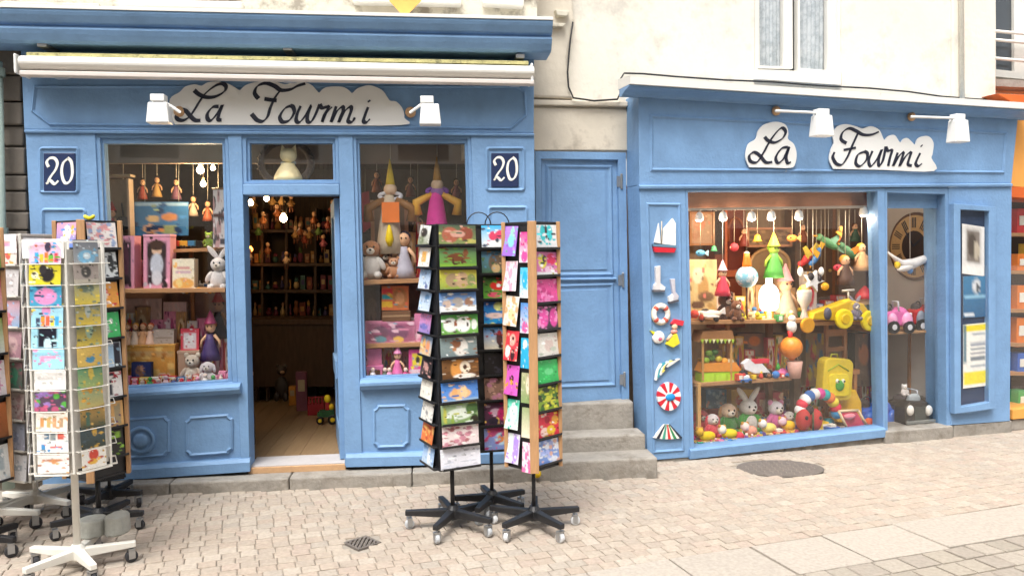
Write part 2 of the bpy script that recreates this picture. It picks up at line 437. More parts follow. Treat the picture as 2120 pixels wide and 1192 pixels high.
IRON = mat('cast_iron', (0.15, 0.13, 0.115), 0.7, 0.25, 30, 0.4, 60)
GLASS = glass_mat('shop_glass', 1.6)
CASEGLASS = glass_mat('case_glass', 1.0)
DIMGLASS = mat('dark_window_glass', (0.06, 0.07, 0.08), 0.08, 0.1, 2, spec=0.6)
SETT = attr_mat('stone_sett', 0.9, 0.14, 0.35, 45)

# ------------------------------------------------------------------ street
a, b = g(1300, 1169), g(2120, 1040); c, d2 = g(1698, 1181), g(2120, 1104)
E = (b-a); E.z = 0; E.normalize(); T = V((-E.y, E.x, 0))          # along the gutter, across towards the shops
SO = V((a.x, a.y, 0)); TW = ((c-SO).dot(T)+(d2-SO).dot(T))/2       # gutter from t=TW (negative) to 0
def st(s_, t_, h=0.0):
    p = SO+E*s_+T*t_; return V((p.x, p.y, gz(p.x)+h))
def sheet(name, s0, s1, t0, t1, h, m, **kw):
    return MB().add([st(s0, t0, h), st(s1, t0, h), st(s1, t1, h), st(s0, t1, h)], [[0, 1, 2, 3]]).build(name, m, kind='structure', origin=V((0, 0, 0)), **kw)
ground = sheet('ground', -90, 90, -90, 90, -0.03, MORTAR)
pavement = sheet('pavement', -14, 16, 0.0, 9.5, -0.012, MORTAR)
gutter = sheet('gutter', -14, 16, TW, 0.0, -0.016, MORTAR)
road = sheet('road', -14, 16, -9.0, TW, -0.012, MORTAR)
def to_px(p):
    q = CAMR.transposed() @ (V(p)-EYE)
    return (CX+FPX*q.x/-q.z, CY-FPX*q.y/-q.z, -q.z) if q.z < -0.1 else (-9e3, -9e3, 1)
SETCOL = ['a99d8f', 'a79a8c', 'aca092', 'a4988b', 'aa9c8e', 'a6988a', 'ada295', 'a3978a', 'a8998c', 'a49a8e']
def sett_mesh(w, l, h, col, bv=0.006, sk=(0, 0, 0, 0)):
    mb = MB(); x, y = w/2, l/2
    lo = [(-x, -y), (x, -y), (x, y), (-x, y)]; hi = [(-x+bv, -y+bv), (x-bv, -y+bv), (x-bv, y-bv), (-x+bv, y-bv)]
    v = [V((p[0], p[1], -0.03)) for p in lo]+[V((p[0], p[1], h-bv*.7)) for p in lo]+[V((p[0], p[1], h+sk[i])) for i, p in enumerate(hi)]
    mb.add(v, [[0, 1, 5, 4], [1, 2, 6, 5], [2, 3, 7, 6], [3, 0, 4, 7], [4, 5, 9, 8], [5, 6, 10, 9], [6, 7, 11, 10], [7, 4, 8, 11], [8, 9, 10, 11]], col)
    return mb
MAN = g(1615, 968); DRAIN = g(750, 1122)
def blocked(p):
    if math.hypot(p.x-MAN.x, (p.y-MAN.y)/.68) < 0.37 or max(abs((p-DRAIN).x), abs((p-DRAIN).y)) < 0.13 and abs((p-DRAIN).x)+abs((p-DRAIN).y) < 0.15: return True
    o = (p-L.O).dot(L.N); u = (p-L.O).dot(L.U)
    if u < 4.3 and o < 0.14: return True
    return (p-R.O).dot(R.N) < -0.03 and u >= 4.2
def lay(parent, name, t0, t1, rowh, wlo, whi, gap, cols, seed, limit=300, s0=-6.5, s1=8.0):
    rnd = random.Random(seed); spots = []
    t = t0; row = 0
    while t < t1-1e-6:
        s_ = s0+rnd.uniform(0, whi)
        while s_ < s1:
            w = rnd.uniform(wlo, whi); p = st(s_+w/2, t+rowh/2)
            if not blocked(p): spots.append((p, w, rowh))
            s_ += w
        t += rowh
    inview = []
    for i, (p, w, l) in enumerate(spots):
        x, y, zz = to_px(p)
        if -10 < x < 2130 and y < 1200 and not (y > 990 and x < 120): inview.append((zz, i))
    inview.sort(); pick = set(i for _, i in inview[:limit]); rest = MB()
    varsn = {}
    ang = math.atan2(E.y, E.x)
    for i, (p, w, l) in enumerate(spots):
        tilt = (rnd.uniform(-.012, .012), rnd.uniform(-.012, .012)); dz = rnd.uniform(-.002, .002)
        if i in pick:
            q = int((w-wlo)/max(whi-wlo, 1e-6)*3.99); key = (q, rnd.randrange(8))
            if key not in varsn:
                m = sett_mesh(wlo+(whi-wlo)*(q+.5)/4-gap, l-gap, 0.0, cols[(key[1]+q) % len(cols)], sk=[rnd.uniform(-.003, .002) for _ in range(4)]); varsn[key] = m.mesh(name, V((0, 0, 0))); varsn[key].materials.append(SETT)
            ob = bpy.data.objects.new(name, varsn[key]); COL.objects.link(ob); ob.parent = parent
            ob.location = p+V((0, 0, dz)); ob.rotation_euler = (tilt[0], tilt[1]+SLOPE, ang)
        else:
            m = sett_mesh(w-gap, l-gap, 0.0, rnd.choice(cols)); n0 = len(rest.v)
            Mx = Matrix.Translation(p+V((0, 0, dz))) @ Matrix.Rotation(ang, 4, 'Z') @ Matrix.Rotation(tilt[0], 4, 'X') @ Matrix.Rotation(tilt[1], 4, 'Y')
            rest.v += [Mx @ v for v in m.v]; rest.f += [[k+n0 for k in f] for f in m.f]; rest.c += m.c
    if rest.v: rest.build(name+'s', SETT, parent, origin=V((0, 0, 0)), kind='stuff')
lay(pavement, 'sett', 0.0, 5.2, 0.088, 0.094, 0.108, 0.0045, SETCOL, 3)
lay(gutter, 'granite_slab', TW, -0.001, -TW, 0.50, 0.62, 0.005, ['aaa196', 'aca398', 'a89f94', 'aba297'], 5)
lay(road, 'road_sett', TW-2.4, TW, 0.16, 0.14, 0.19, 0.014, ['9a9286', '9e9588', '958d81', 'a2998d', '988f84'], 9)

t = thing('manhole_cover', 'oval cast iron manhole cover set in the paving near the wide toy window', 'manhole', MAN)
z0 = V((0, 0, 0.004))
def oval(mb):
    for v in mb.v: v.y = MAN.y+(v.y-MAN.y)*.68
    return mb
oval(MB().lathe([(0.345, -0.03), (0.345, 0.0), (0.325, 0.004)], MAN, (0, 0, 1), 40)).build('rim', IRON, t)
mbx = MB().lathe([(0.315, -0.03), (0.315, -0.004)], MAN, (0, 0, 1), 40)
oval(mbx).build('lid', cm('463f3b', .8), t)
ribs = MB()
for i in range(-5, 6):
    for j in range(-5, 6):
        if i*i+j*j < 29: ribs.box(MAN+V((i*.053, j*.053, 0.0)), V((.017, .004, 0)) if (i+j) % 2 else V((.004, .017, 0)), V((0, .004, 0)) if False else (V((0, .017, 0)) if not (i+j) % 2 else V((0, .004, 0))), V((0, 0, .005)))
oval(ribs).build('rib', cm('857a73', .6), t, kind='stuff')
t = thing('drain_grate', 'small diamond shaped iron drain grate in the paving left of the black racks', 'drain', DRAIN)
q = 0.115
fr = [DRAIN+V((q, 0, .002)), DRAIN+V((0, q, .002)), DRAIN+V((-q, 0, .002)), DRAIN+V((0, -q, .002))]
fi = [DRAIN+(p-DRAIN)*.82 for p in fr]
MB().ring(fr, fi, [p-V((0, 0, .03)) for p in fr], [p-V((0, 0, .03)) for p in fi]).build('frame', IRON, t)
gm = MB()
for i in range(-3, 4):
    w = (q*.8-abs(i)*.024)
    if w > 0: MB().box(DRAIN+V((i*.024, 0, -.004)), V((.006, 0, 0)), V((0, w, 0)), V((0, 0, .006))).build('grate_bar', IRON, t)

# houses across the narrow street, behind the viewer: they shade the low sky and show in the shop glass
opp = thing('opposite_houses', 'plain rendered houses across the street behind the viewer', 'houses', (0, -3.4, 0), kind='structure')
for i, (x0, x1, h_, m_) in enumerate(((-16, -6, 8.2, BEIGE), (-6, 1.5, 7.2, CREAM), (1.5, 9, 8.6, OLDWALL), (9, 18, 7.6, CREAM))):
    MB().box(V(((x0+x1)/2, -3.9, h_/2-.2)), V(((x1-x0)/2-.005, 0, 0)), V((0, .5, 0)), V((0, 0, h_/2+.2))).build('wall', m_, opp)
    for j in range(3):
        for zc in (1.3, 4.3, 6.6):
            if zc+.8 > h_: continue
            cx_ = x0+(x1-x0)*(j+.5)/3; fo = MB(); w_, q_ = (.9, 1.0) if zc < 2 else (.5, .75)
            MB().box(V((cx_, -3.39, zc)), V((w_, 0, 0)), V((0, .012, 0)), V((0, 0, q_))).build('pane', DIMGLASS, opp)
            A_ = [V((cx_+sx*(w_+.09), -3.36, zc+sz*(q_+.09))) for sx, sz in ((-1, -1), (1, -1), (1, 1), (-1, 1))]; B_ = [V((cx_+sx*w_, -3.36, zc+sz*q_)) for sx, sz in ((-1, -1), (1, -1), (1, 1), (-1, 1))]
            MB().ring(A_, B_, [p-V((0, .06, 0)) for p in A_], [p-V((0, .06, 0)) for p in B_]).build('window_frame', WHITE, opp)

# ------------------------------------------------------------------ left shop front
def lx(line, y):
    (x0, y0), (x1, y1) = line; return x0+(x1-x0)*(y-y0)/(y1-y0)
E0 = ((47, 160), (88, 1003)); W1L = ((197, 283), (224, 820)); W1R = ((472, 283), (492, 800)); DL = ((503, 405), (517, 975))
DR = ((703, 405), (714, 965)); W2L = ((730, 283), (745, 790)); W2R = ((975, 283), (990, 780)); E1 = ((1105, 165), (1113, 965))
def lp(line, y): return (lx(line, y), y)
shop = thing('blue_shop_facade', 'blue wooden shop front with an open doorway between two narrow windows', 'shop front', L.at(1.8, 0, 0.1))
def sp(pts, of, ob, name='panel', m=BLUE, parent=shop, bev=0.004): return slab(L, pts, of, ob).build(name, m, parent, bev=bev)
sp([(42, 84), (1106, 104), (1105, 275), (50, 268)], 0, -0.18, 'fascia')
def FY(x): return 268+(x-50)*7/1055
# posts and pilasters run down from the fascia
def post(name, l0, l1, y1a, y1b):
    xa, xb = lx(l0, 270), lx(l1, 270)
    return sp([(xa, FY(xa)+.6), (xb, FY(xb)+.6), lp(l1, y1b), lp(l0, y1a)], 0, -0.18, name)
post('pilaster', E0, W1L, 1006, 998); post('door_post', W1R, DL, 973, 972); post('door_post', DR, W2L, 964, 963); post('pilaster', W2R, E1, 952, 952)
profile_bar(L, (50, 271), (1106, 278), [(0.001, -.012), (.018, -.012), (.022, 0), (.014, .008), (.001, .012)], 0.02).build('moulding', BLUE, shop)
MOULD = [(70, 176), (64, 232), (103, 262), (1058, 270), (1092, 242), (1089, 188), (1070, 176)]
moulding(L, MOULD, 8, 0.001, 0.016).build('fascia_moulding', BLUE, shop)
# windows
def rquad(l0, l1, ya, yb, yc, yd): return [lp(l0, ya), lp(l1, yb), lp(l1, yc), lp(l0, yd)]
def win(outer, gl, name='window_frame', pane=True, glass=GLASS, pl=L, shopo=None, m=BLUE):
    mid = [tuple((outer[i][k]*0.45+gl[i][k]*0.55) for k in (0, 1)) for i in range(4)]
    fo = frame(pl, outer, mid, -0.012, -0.15).build(name, m, shopo or shop, bev=0.004)
    frame(pl, mid, gl, -0.035, -0.10).build('inner_frame', m, fo, bev=0.003)
    big = inset([pl.uz(*p, -0.06) for p in gl], -0.012)
    MB().prism([pl.at(u, -0.062, z) for u, z in big], [pl.at(u, -0.068, z) for u, z in big]).build('window_pane', glass, fo)
    return fo
win(rquad(W1L, W1R, 271, 273, 797, 812), [(215, 297), (460, 297), (472, 786), (238, 801)])
win(rquad(W2L, W2R, 274, 276, 777, 787), [(744, 297), (962, 297), (975, 770), (757, 779)])
win([(lx(DL, 272), 272), (lx(DR, 274), 274), lp(DR, 380), lp(DL, 380)], [(517, 297), (688, 297), (690, 372), (518, 373)])
sp([lp(DL, 380.5), lp(DR, 380.5), lp(DR, 404), lp(DL, 404)], 0.012, -0.15, 'transom_bar', bev=0.008)
# sills and stallrisers
SILL = [(-.05, -.035), (.03, -.035), (.045, -.02), (.06, .0), (.06, .02), (.03, .04), (-.05, .045)]
sp([(222, 815), (491, 800), lp(((492, 800), (516, 975)), 966), (88+140, 990)], -0.015, -0.16, 'stallriser')
sp([(745, 790), (990, 780), (993, 953), (736+12, 957)], -0.015, -0.16, 'stallriser')
profile_bar(L, (222, 823), (496, 806), SILL, 0.06).build('window_sill', BLUE, shop)
profile_bar(L, (745, 799), (992, 789), SILL, 0.06).build('window_sill', BLUE, shop)
BASE = [(-.02, -.05), (.03, -.05), (.03, .02), (.012, .045), (-.02, .05)]
profile_bar(L, (88, 990), (517, 962), BASE, 0.03).build('base_rail', BLUE, shop)
profile_bar(L, (716, 953), (1113, 943), BASE, 0.03).build('base_rail', BLUE, shop)
def notched(x0, y0, x1, y1, n, sh=0.0):
    """panel outline with scooped corners; sh = rise over its width"""
    pts = []
    for (cx, cy, a0) in ((x0, y0, 90), (x1, y0, 180), (x1, y1, 270), (x0, y1, 0)):
        for i in range(5):
            q_ = math.radians(a0-90*i/4) if True else 0
            pts.append((cx+n*math.cos(q_), cy+n*math.sin(q_)-sh*(cx-x0)/(x1-x0)))
    return pts
def raised(x0, y0, x1, y1, n, sh, parent=shop, pl=L, o=-0.014, m=BLUE):
    pts = notched(x0, y0, x1, y1, n, sh)
    pn = slab(pl, pts, o+0.012, o-0.01).build('raised_panel', m, parent, bev=0.006)
    moulding(pl, pts, 7, o+0.0125, 0.010).build('moulding', m, pn)
raised(383, 862, 482, 945, 9, 6); raised(275-30, 866, 352, 950, 9, 6); raised(772, 838, 848, 928, 9, 2)
raised(885, 836, 972, 926, 9, 2)
bo = MB().lathe([(.105, 0), (.10, .02), (.085, .028), (.075, .012), (.055, .012), (.05, .03), (.03, .04), (.0, .042)], L.p(293, 910, -0.004), L.N, 28)
bo.build('round_boss', BLUE, shop, smooth=True)
def roundrect(x0, y0, x1, y1, r):
    pts = []
    for cx, cy, a0 in ((x1-r, y0+r, -90), (x1-r, y1-r, 0), (x0+r, y1-r, 90), (x0+r, y0+r, 180)):
        for i in range(5):
            q_ = math.radians(a0+90*i/4); pts.append((cx+r*math.cos(q_), cy+r*math.sin(q_)))
    return pts
for bx in ((80, 303, 166, 402), (1004, 303, 1089, 398), (84, 430, 180, 780), (1008, 425, 1094, 760), (98, 830, 190, 960), (1012, 810, 1098, 920)):
    moulding(L, roundrect(*bx, 9), 9, 0.001, 0.014).build('pilaster_moulding', BLUE, shop)
# stone plinth and doorstep
pl_t = [((70, 1012), (350, 1000)), ((350, 1000), (598, 989)), ((598, 989), (853, 978)), ((853, 978), (1140, 965))]
plinth = thing('stone_plinth', 'long grey stone kerb under the left shop front', 'kerb', L.at(1.8, 0.1, 0))
for (p0, p1) in pl_t:
    u0, z0_ = L.uz(*p0, .15); u1, z1_ = L.uz(*p1, .15); mb = MB()
    g0, g1 = gz(L.at(u0, .15, 0).x)-.05, gz(L.at(u1, .15, 0).x)-.05
    mb.prism([L.at(u0+.003, .15, g0), L.at(u1-.003, .15, g1), L.at(u1-.003, .15, z1_), L.at(u0+.003, .15, z0_)], [L.at(u0+.003, -.25, g0), L.at(u1-.003, -.25, g1), L.at(u1-.003, -.25, z1_), L.at(u0+.003, -.25, z0_)])
    mb.build('kerb_stone', STONE, plinth, bev=0.012)
# cornice over the left shop
prof = [(-.02, 0), (.20, 0), (.235, .012), (.26, .05), (.275, .08), (.275, .092), (.25, .098), (.25, .108), (.285, .125), (.315, .165), (.325, .185), (.325, .20), (-.02, .20)]
profile_bar(L, (-90, 87), (1140, 110), prof, .20).build('cornice', BLUE, shop)
profile_bar(L, (-90, 87), (1140, 110), [(-.02, .202), (.335, .202), (.335, .225), (.10, .262), (-.02, .27)], .20).build('cornice_flashing', WHITE, shop)

# the open door leaf
hp = L.p(713, 960, -0.10); ztop = L.p(712, 405, -0.10).z
FZ = L.p(600, 966, -0.02).z+0.012            # shop floor level
da = math.radians(90+9)
DP = Pl((hp.x-0.012, hp.y), YL+da); LW_ = 0.78
leaf = thing('open_shop_door', 'blue glazed shop door standing open inward at the doorway', 'door', DP.at(0, 0, FZ))
def lb(u0, u1, z0, z1, o0, o1, name, m, bev=0.004, par=None):
    return MB().box(DP.at((u0+u1)/2, (o0+o1)/2, (z0+z1)/2), DP.U*(u1-u0)/2, DP.N*(o1-o0)/2, V((0, 0, (z1-z0)/2))).build(name, m, par or leaf, bev=bev)
lb(0, .11, FZ+.01, ztop-.02, -.02, .02, 'stile', BLUE); lb(LW_-.11, LW_, FZ+.01, ztop-.02, -.02, .02, 'stile', BLUE)
lb(.11, LW_-.11, FZ+.01, FZ+.22, -.019, .019, 'rail', BLUE); lb(.11, LW_-.11, FZ+.62, FZ+.76, -.035, .035, 'rail', BLUE); lb(.11, LW_-.11, ztop-.15, ztop-.02, -.019, .019, 'rail', BLUE)
lb(.11, LW_-.11, FZ+.22, FZ+.62, -.008, .008, 'panel', BLUE); lb(.11, LW_-.11, FZ+.76, ztop-.15, -.003, .003, 'pane', GLASS, 0)
MB().tube([DP.at(LW_-.06, .02, FZ+1.0), DP.at(LW_-.06, .06, FZ+1.0), DP.at(LW_-.17, .065, FZ+1.0)], .009).build('handle', STEEL, leaf, smooth=True)

# ------------------------------------------------------------------ awning
aw = thing('awning', 'white retracted awning cassette with a strip of stained yellow cloth on top', 'awning', L.at(1.8, .2, 2.6))
AWA, AWB = (40, 158), (1106, 177)
shell = [(.01, .10), (.06, .075), (.14, .052)]+[(.17+.095*math.cos(q), .10+.055*math.sin(q)) for q in [math.radians(x) for x in range(-70, 100, 14)]]+[(.05, .165), (.01, .16)]
profile_bar(L, AWA, AWB, shell, .25).build('cassette', WHITE, aw, smooth=False)
profile_bar(L, AWA, AWB, [(.19, .004), (.235, .0), (.25, .012), (.25, .038), (.235, .044), (.19, .044)], .25).build('front_bar', mat('awning_bar', (.66, .60, .56), .5, .06, 4), aw, bev=0.003)
profile_bar(L, (55, 112), (1094, 130), [(.06, -.012), (.20, -.012), (.205, .008), (.17, .02), (.06, .02)], .20).build('rolled_cloth', YELLOWCLOTH, aw)
for x, y in ((46, 138), (1098, 156)):
    mb = MB(); c_ = L.p(x, y, .15); mb.box(c_, L.U*.010, L.N*.10, V((0, 0, .068))); mb.build('end_cap', PLASTICW, aw, bev=.02)
for x, y in ((101, 100), (600, 107), (1074, 123)):
    mb = MB(); c_ = L.p(x, y, .10); mb.box(c_, L.U*.032, L.N*.10, V((0, 0, .016))); mb.build('bracket', STEEL, aw, bev=.004)
for x, y in ((128, 156), (600, 164), (1066, 172)):
    mb = MB(); c_ = L.p(x, y, .2); mb.lathe([(.022, -.05), (.03, -.03), (.03, .03), (.022, .05)], c_, L.U, 12); mb.box(c_+V((0, 0, -.0)), L.U*.08, L.N*.012, V((0, 0, .012)))
    mb.build('arm_joint', STEEL, aw, smooth=False, bev=.004)

# ------------------------------------------------------------------ signs
def cloud_sign(pl, name, label, outline, paths, o, wmin, wmax, n=4):
    out = smooth_path(outline+[outline[0]], n)[:-1]
    t_ = thing(name, label, 'sign', pl.p(*outline[0], o))
    slab(pl, out, o+.012, o).build('board', SIGNW, t_)
    for p_ in paths: strokes(pl, [p_], o+.0125, wmin, wmax).build('letter_stroke', INK, t_)
    return t_
def tr(pts, k, ox, oy): return [(p[0]*k+ox, p[1]*k+oy) for p in pts]
k1 = 530/2106; k2 = 630/2120
C1 = [(362, 258), (353, 235), (352, 205), (372, 191), (383, 180), (403, 175), (417, 178), (430, 171), (453, 169), (473, 174), (486, 181), (496, 187), (503, 181), (515, 174), (539, 169), (568, 169), (589, 175), (604, 172), (622, 170), (643, 175), (655, 187), (661, 192), (668, 185), (680, 180), (708, 180), (722, 187), (729, 193), (738, 185), (748, 180), (767, 177), (791, 187), (803, 203), (808, 209), (821, 211), (834, 226), (837, 244), (830, 259), (600, 259)]
LA1 = [tr([(1598, 745), (1640, 780), (1700, 802), (1775, 795), (1845, 755), (1858, 712), (1825, 690), (1765, 712), (1690, 772), (1640, 840), (1600, 905), (1555, 965), (1505, 992), (1460, 980), (1455, 940), (1490, 905), (1530, 915), (1565, 955), (1605, 990), (1650, 992)], k1, 0, 0),
       tr([(1800, 878), (1750, 884), (1708, 935), (1710, 982), (1742, 988), (1795, 925), (1828, 868), (1803, 940), (1795, 984), (1824, 988)], k1, 0, 0)]
FO1 = [tr(p, k2, 500, 0) for p in ([(120, 690), (92, 650), (112, 602), (170, 582), (232, 602), (275, 630), (340, 625), (392, 600), (445, 583)],
       [(272, 630), (235, 680), (202, 750), (182, 812), (150, 845), (112, 840), (84, 812), (70, 795)], [(160, 690), (200, 697), (246, 702)],
       [(345, 738), (302, 758), (268, 812), (285, 850), (332, 840), (366, 788), (360, 748), (340, 738)],
       [(412, 740), (388, 795), (382, 842), (408, 850), (450, 800), (484, 738), (462, 800), (460, 845), (486, 848), (515, 800), (544, 728)],
       [(544, 728), (560, 752), (590, 748), (606, 750), (578, 800), (562, 852)], [(562, 852), (590, 790), (632, 746)],
       [(660, 742), (640, 800), (626, 852), (662, 780), (702, 746), (708, 770), (690, 815), (680, 852), (716, 780), (758, 746), (764, 772), (742, 842), (770, 850), (790, 820)],
       [(882, 748), (862, 800), (850, 845), (872, 852), (895, 830)], [(880, 712), (898, 700)])]
cloud_sign(L, 'shop_sign', 'long white cloud shaped sign reading La Fourmi under the awning', C1, LA1+FO1, 0.012, 2.2, 9.6)
k3 = 620/1848; k4 = 560/1589
C2 = tr([(1405, 1032), (1382, 970), (1398, 892), (1445, 858), (1460, 808), (1500, 768), (1570, 752), (1630, 772), (1646, 820), (1644, 858), (1680, 890), (1697, 950), (1688, 1010), (1660, 1036), (1530, 1034)], k3, 1080, 0)
LA2 = [tr(p, k3, 1080, 0) for p in ([(1498, 845), (1520, 868), (1560, 880), (1608, 855), (1628, 815), (1604, 790), (1562, 828), (1520, 890), (1492, 942), (1452, 1000), (1412, 996), (1404, 962), (1434, 940), (1470, 962), (1505, 1002), (1545, 1000)],
       [(1642, 908), (1602, 918), (1568, 970), (1580, 1006), (1615, 980), (1650, 906), (1632, 970), (1640, 1006), (1660, 1000)])]
cloud_sign(R, 'shop_sign', 'small white cloud shaped sign reading La on the right shop front', C2, LA2, 0.012, 2.0, 7.0)
C3 = tr([(470, 992), (446, 940), (455, 880), (472, 840), (466, 790), (492, 745), (540, 730), (600, 742), (640, 756), (690, 742), (740, 765), (768, 822), (792, 800), (830, 795), (862, 838), (880, 818), (905, 812), (932, 835), (950, 852), (962, 820), (988, 803), (1030, 802), (1058, 840), (1052, 905), (1046, 930), (1060, 1005), (760, 998)], k4, 1560, 0)
FO2 = [tr(p, k4, 1560, 0) for p in ([(545, 842), (514, 820), (522, 780), (560, 755), (602, 770), (642, 792), (692, 792), (735, 775)],
       [(612, 785), (582, 850), (552, 920), (520, 966), (486, 962), (465, 925), (475, 895)], [(528, 882), (600, 868)],
       [(655, 890), (612, 910), (600, 960), (626, 976), (662, 940), (668, 902), (650, 890)],
       [(698, 888), (676, 945), (690, 976), (728, 930), (752, 880), (734, 940), (738, 975), (760, 940), (776, 862)],
       [(776, 862), (788, 886), (812, 884), (800, 930), (790, 976)],
       [(846, 898), (820, 975), (852, 920), (880, 898), (858, 975), (892, 920), (924, 896), (906, 962), (928, 974)], [(978, 900), (952, 958), (966, 976), (988, 962)], [(980, 864), (992, 852)])]
cloud_sign(R, 'shop_sign', 'wide white cloud shaped sign reading Fourmi on the right shop front', C3, FO2, 0.012, 1.8, 7.0)
for (x0, y0, x1, y1, lab, dx, dy, kk) in ((90, 317, 155, 396, 'navy number plaque reading 20 on the pilaster at far left', 0, 0, 1.0), (1017, 317, 1074, 387, 'navy number plaque reading 20 beside the side door', 1017-90*.88, 317-317*.88, .88)):
    t = thing('number_plaque', lab, 'plaque', L.p((x0+x1)/2, y1, .002), 'number plaques')
    rect(L, x0, y0, x1, y1, .012, .001).build('plate', NAVY, t, bev=.003)
    pp = [[(101, 346), (97, 336), (103, 328), (113, 328), (119, 338), (115, 352), (105, 366), (98, 380)], [(96, 381), (104, 374), (113, 381), (121, 374)],
          [(142, 328), (131, 338), (128, 358), (134, 378), (144, 376), (150, 360), (148, 336), (140, 327)]]
    for s_ in pp: strokes(L, [[(p[0]*kk+dx, p[1]*kk+dy) for p in s_]], .0125, 3.5*kk, 6.5*kk, thick=.003).build('digit_stroke', cm('f2f2ea', .4), t)

# box floodlights
def floodlight(pl, label, x0, y0, x1, y1, arm, o, ao=0.01, capx=None):
    t_ = thing('floodlight', label, 'floodlight', pl.p((x0+x1)/2, y1, o), 'white box floodlights over the shop signs')
    k = pl.k(x0, y0, o); w = (x1-x0)*k; hgt = (y1-y0)*k
    c_ = pl.p((x0+x1)/2, (y0+y1)/2, o); mb = MB(); up = V((0, 0, 1))
    A = [c_+pl.U*sx*w*.36+pl.N*sy*.045+up*hgt*.5 for sx, sy in ((-1, -1), (1, -1), (1, 1), (-1, 1))]
    B = [c_+pl.U*sx*w*.44+pl.N*sy*.055-up*hgt*.5 for sx, sy in ((-1, -1), (1, -1), (1, 1), (-1, 1))]
    mb.prism(A, B); mb.build('lamp_housing', PLASTICW, t_, bev=.008)
    cx0 = (capx if capx is not None else (x0+x1)/2-2)
    e = pl.p(cx0, y0-9, o); mb = MB().box(e, pl.U*w*.27, pl.N*.04, up*hgt*.17); mb.build('terminal_box', PLASTICW, t_, bev=.006)
    mb = MB().box(e-up*hgt*.2, pl.U*w*.18, pl.N*.02, up*hgt*.06); mb.build('joint', BLACK, t_)
    ax_, ay_ = arm; s0 = pl.p(ax_, ay_, ao); s1 = pl.p(ax_, ay_, o)
    MB().tube([s0, s1-(s1-e).normalized()*0, e], .011).build('arm', PLASTICW, t_, smooth=False)
    MB().lathe([(.04, 0), (.04, .015), (.025, .03)], s0, pl.N, 14).build('wall_mount', cm('c8a078', .6), t_, smooth=False)
    return t_
floodlight(L, 'white box floodlight covering the left end of the long La Fourmi sign', 303, 213, 358, 257, (372, 232), .22, capx=329)
floodlight(L, 'white box floodlight just right of the long La Fourmi sign', 865, 217, 916, 260, (850, 233), .22, capx=884)
floodlight(R, 'white box floodlight on an arm between the signs La and Fourmi', 1680, 243, 1722, 280, (1606, 230), .30, capx=1700)
floodlight(R, 'white box floodlight on an arm at far right above the sign Fourmi', 1966, 254, 2001, 291, (1886, 242), .30, capx=1982)

# ------------------------------------------------------------------ side door, steps, house walls
house = thing('house_wall', 'cracked cream rendered house wall with a white window above the right shop front', 'house', D.at(1.5, 0, 0))
def dw(pts, of, ob, name, m, par=house, bev=0.0): return slab(D, pts, of, ob).build(name, m, par, bev=bev)
dw([(960, -700), (1562, -700), (1562, 260), (1290, 330), (960, 330)], 0, -.3, 'wall', CREAM)
dw([(1562.5, 166), (1741.5, 178), (1741.5, 262), (1562.5, 262)], 0, -.3, 'wall', CREAM)
dw([(1742, -700), (1972, -700), (1972, 262), (1742, 262)], 0, -.3, 'wall', CREAM)
dw([(1562.5, -700), (1741.5, -700), (1741.5, -360), (1562.5, -360)], 0, -.3, 'wall', CREAM)
dw([(1972.5, -700), (2062, -700), (2062, 262), (1972.5, 262)], 0.03, -.3, 'corner_strip', CREAM, bev=.01)
dw([(1100, 222), (1299, 226), (1299, 312), (1100, 311)], 0.02, -.3, 'lintel', BEIGE, bev=.008)
dw([(1098, 206), (1300, 210), (1300, 221), (1098, 217)], 0.05, -.3, 'string_course', BEIGE, bev=.008)
# window above the right shop
wf = dw([(1562.5, 146), (1741.5, 152), (1741.5, 177), (1562.5, 165)], 0.03, -.25, 'window_sill', WHITE, bev=.006)
wn_ = frame(D, [(1562.5, -360), (1741.5, -360), (1741.5, 151.5), (1562.5, 145.5)], [(1568, -340), (1733, -340), (1735, 150), (1569, 144)], -.02, -.2).build('window_frame', WHITE, house, bev=.005)
for (xa, xb, ya, yb) in ((1570, 1622, 136, 138), (1654, 1713, 141, 146)):
    frame(D, [(xa-8 if xa < 1600 else xa-20, -330), (xb+14 if xb < 1650 else xb+22, -330), (xb+16 if xb < 1650 else xb+22, yb+6), (xa-2, ya+6)] if False else [(xa-3, -330), (xb+18, -330), (xb+20, yb+5), (xa-2, ya+6)], [(xa, -322), (xb, -322), (xb+1, yb), (xa+3, ya)], -.05, -.11).build('sash', WHITE, wn_, bev=.004)
    rect(D, xa-1, -330, xb+2, ya+4, -.08, -.086).build('pane', CASEGLASS, wn_)
    q_ = [D.uz(xa-2, -330, -.12), D.uz(xb+4, yb+4, -.12)]
    cu = MB(); n = 26; vs = []; u0, zt = q_[0]; u1, zb = q_[1]
    for i in range(n+1):
        u_ = u0+(u1-u0)*i/n; o_ = -.13+.012*math.sin(i*1.9)
        vs += [D.at(u_, o_, zt), D.at(u_, o_, zb-.02)]
    cu.add(vs, [[2*i, 2*i+1, 2*i+3, 2*i+2] for i in range(n)]); cu.build('curtain', LACE, wn_, smooth=True)
rect(D, 1566, -350, 1737, 152, -.16, -.2).build('room_shade', cm('30353a', .9), wn_)
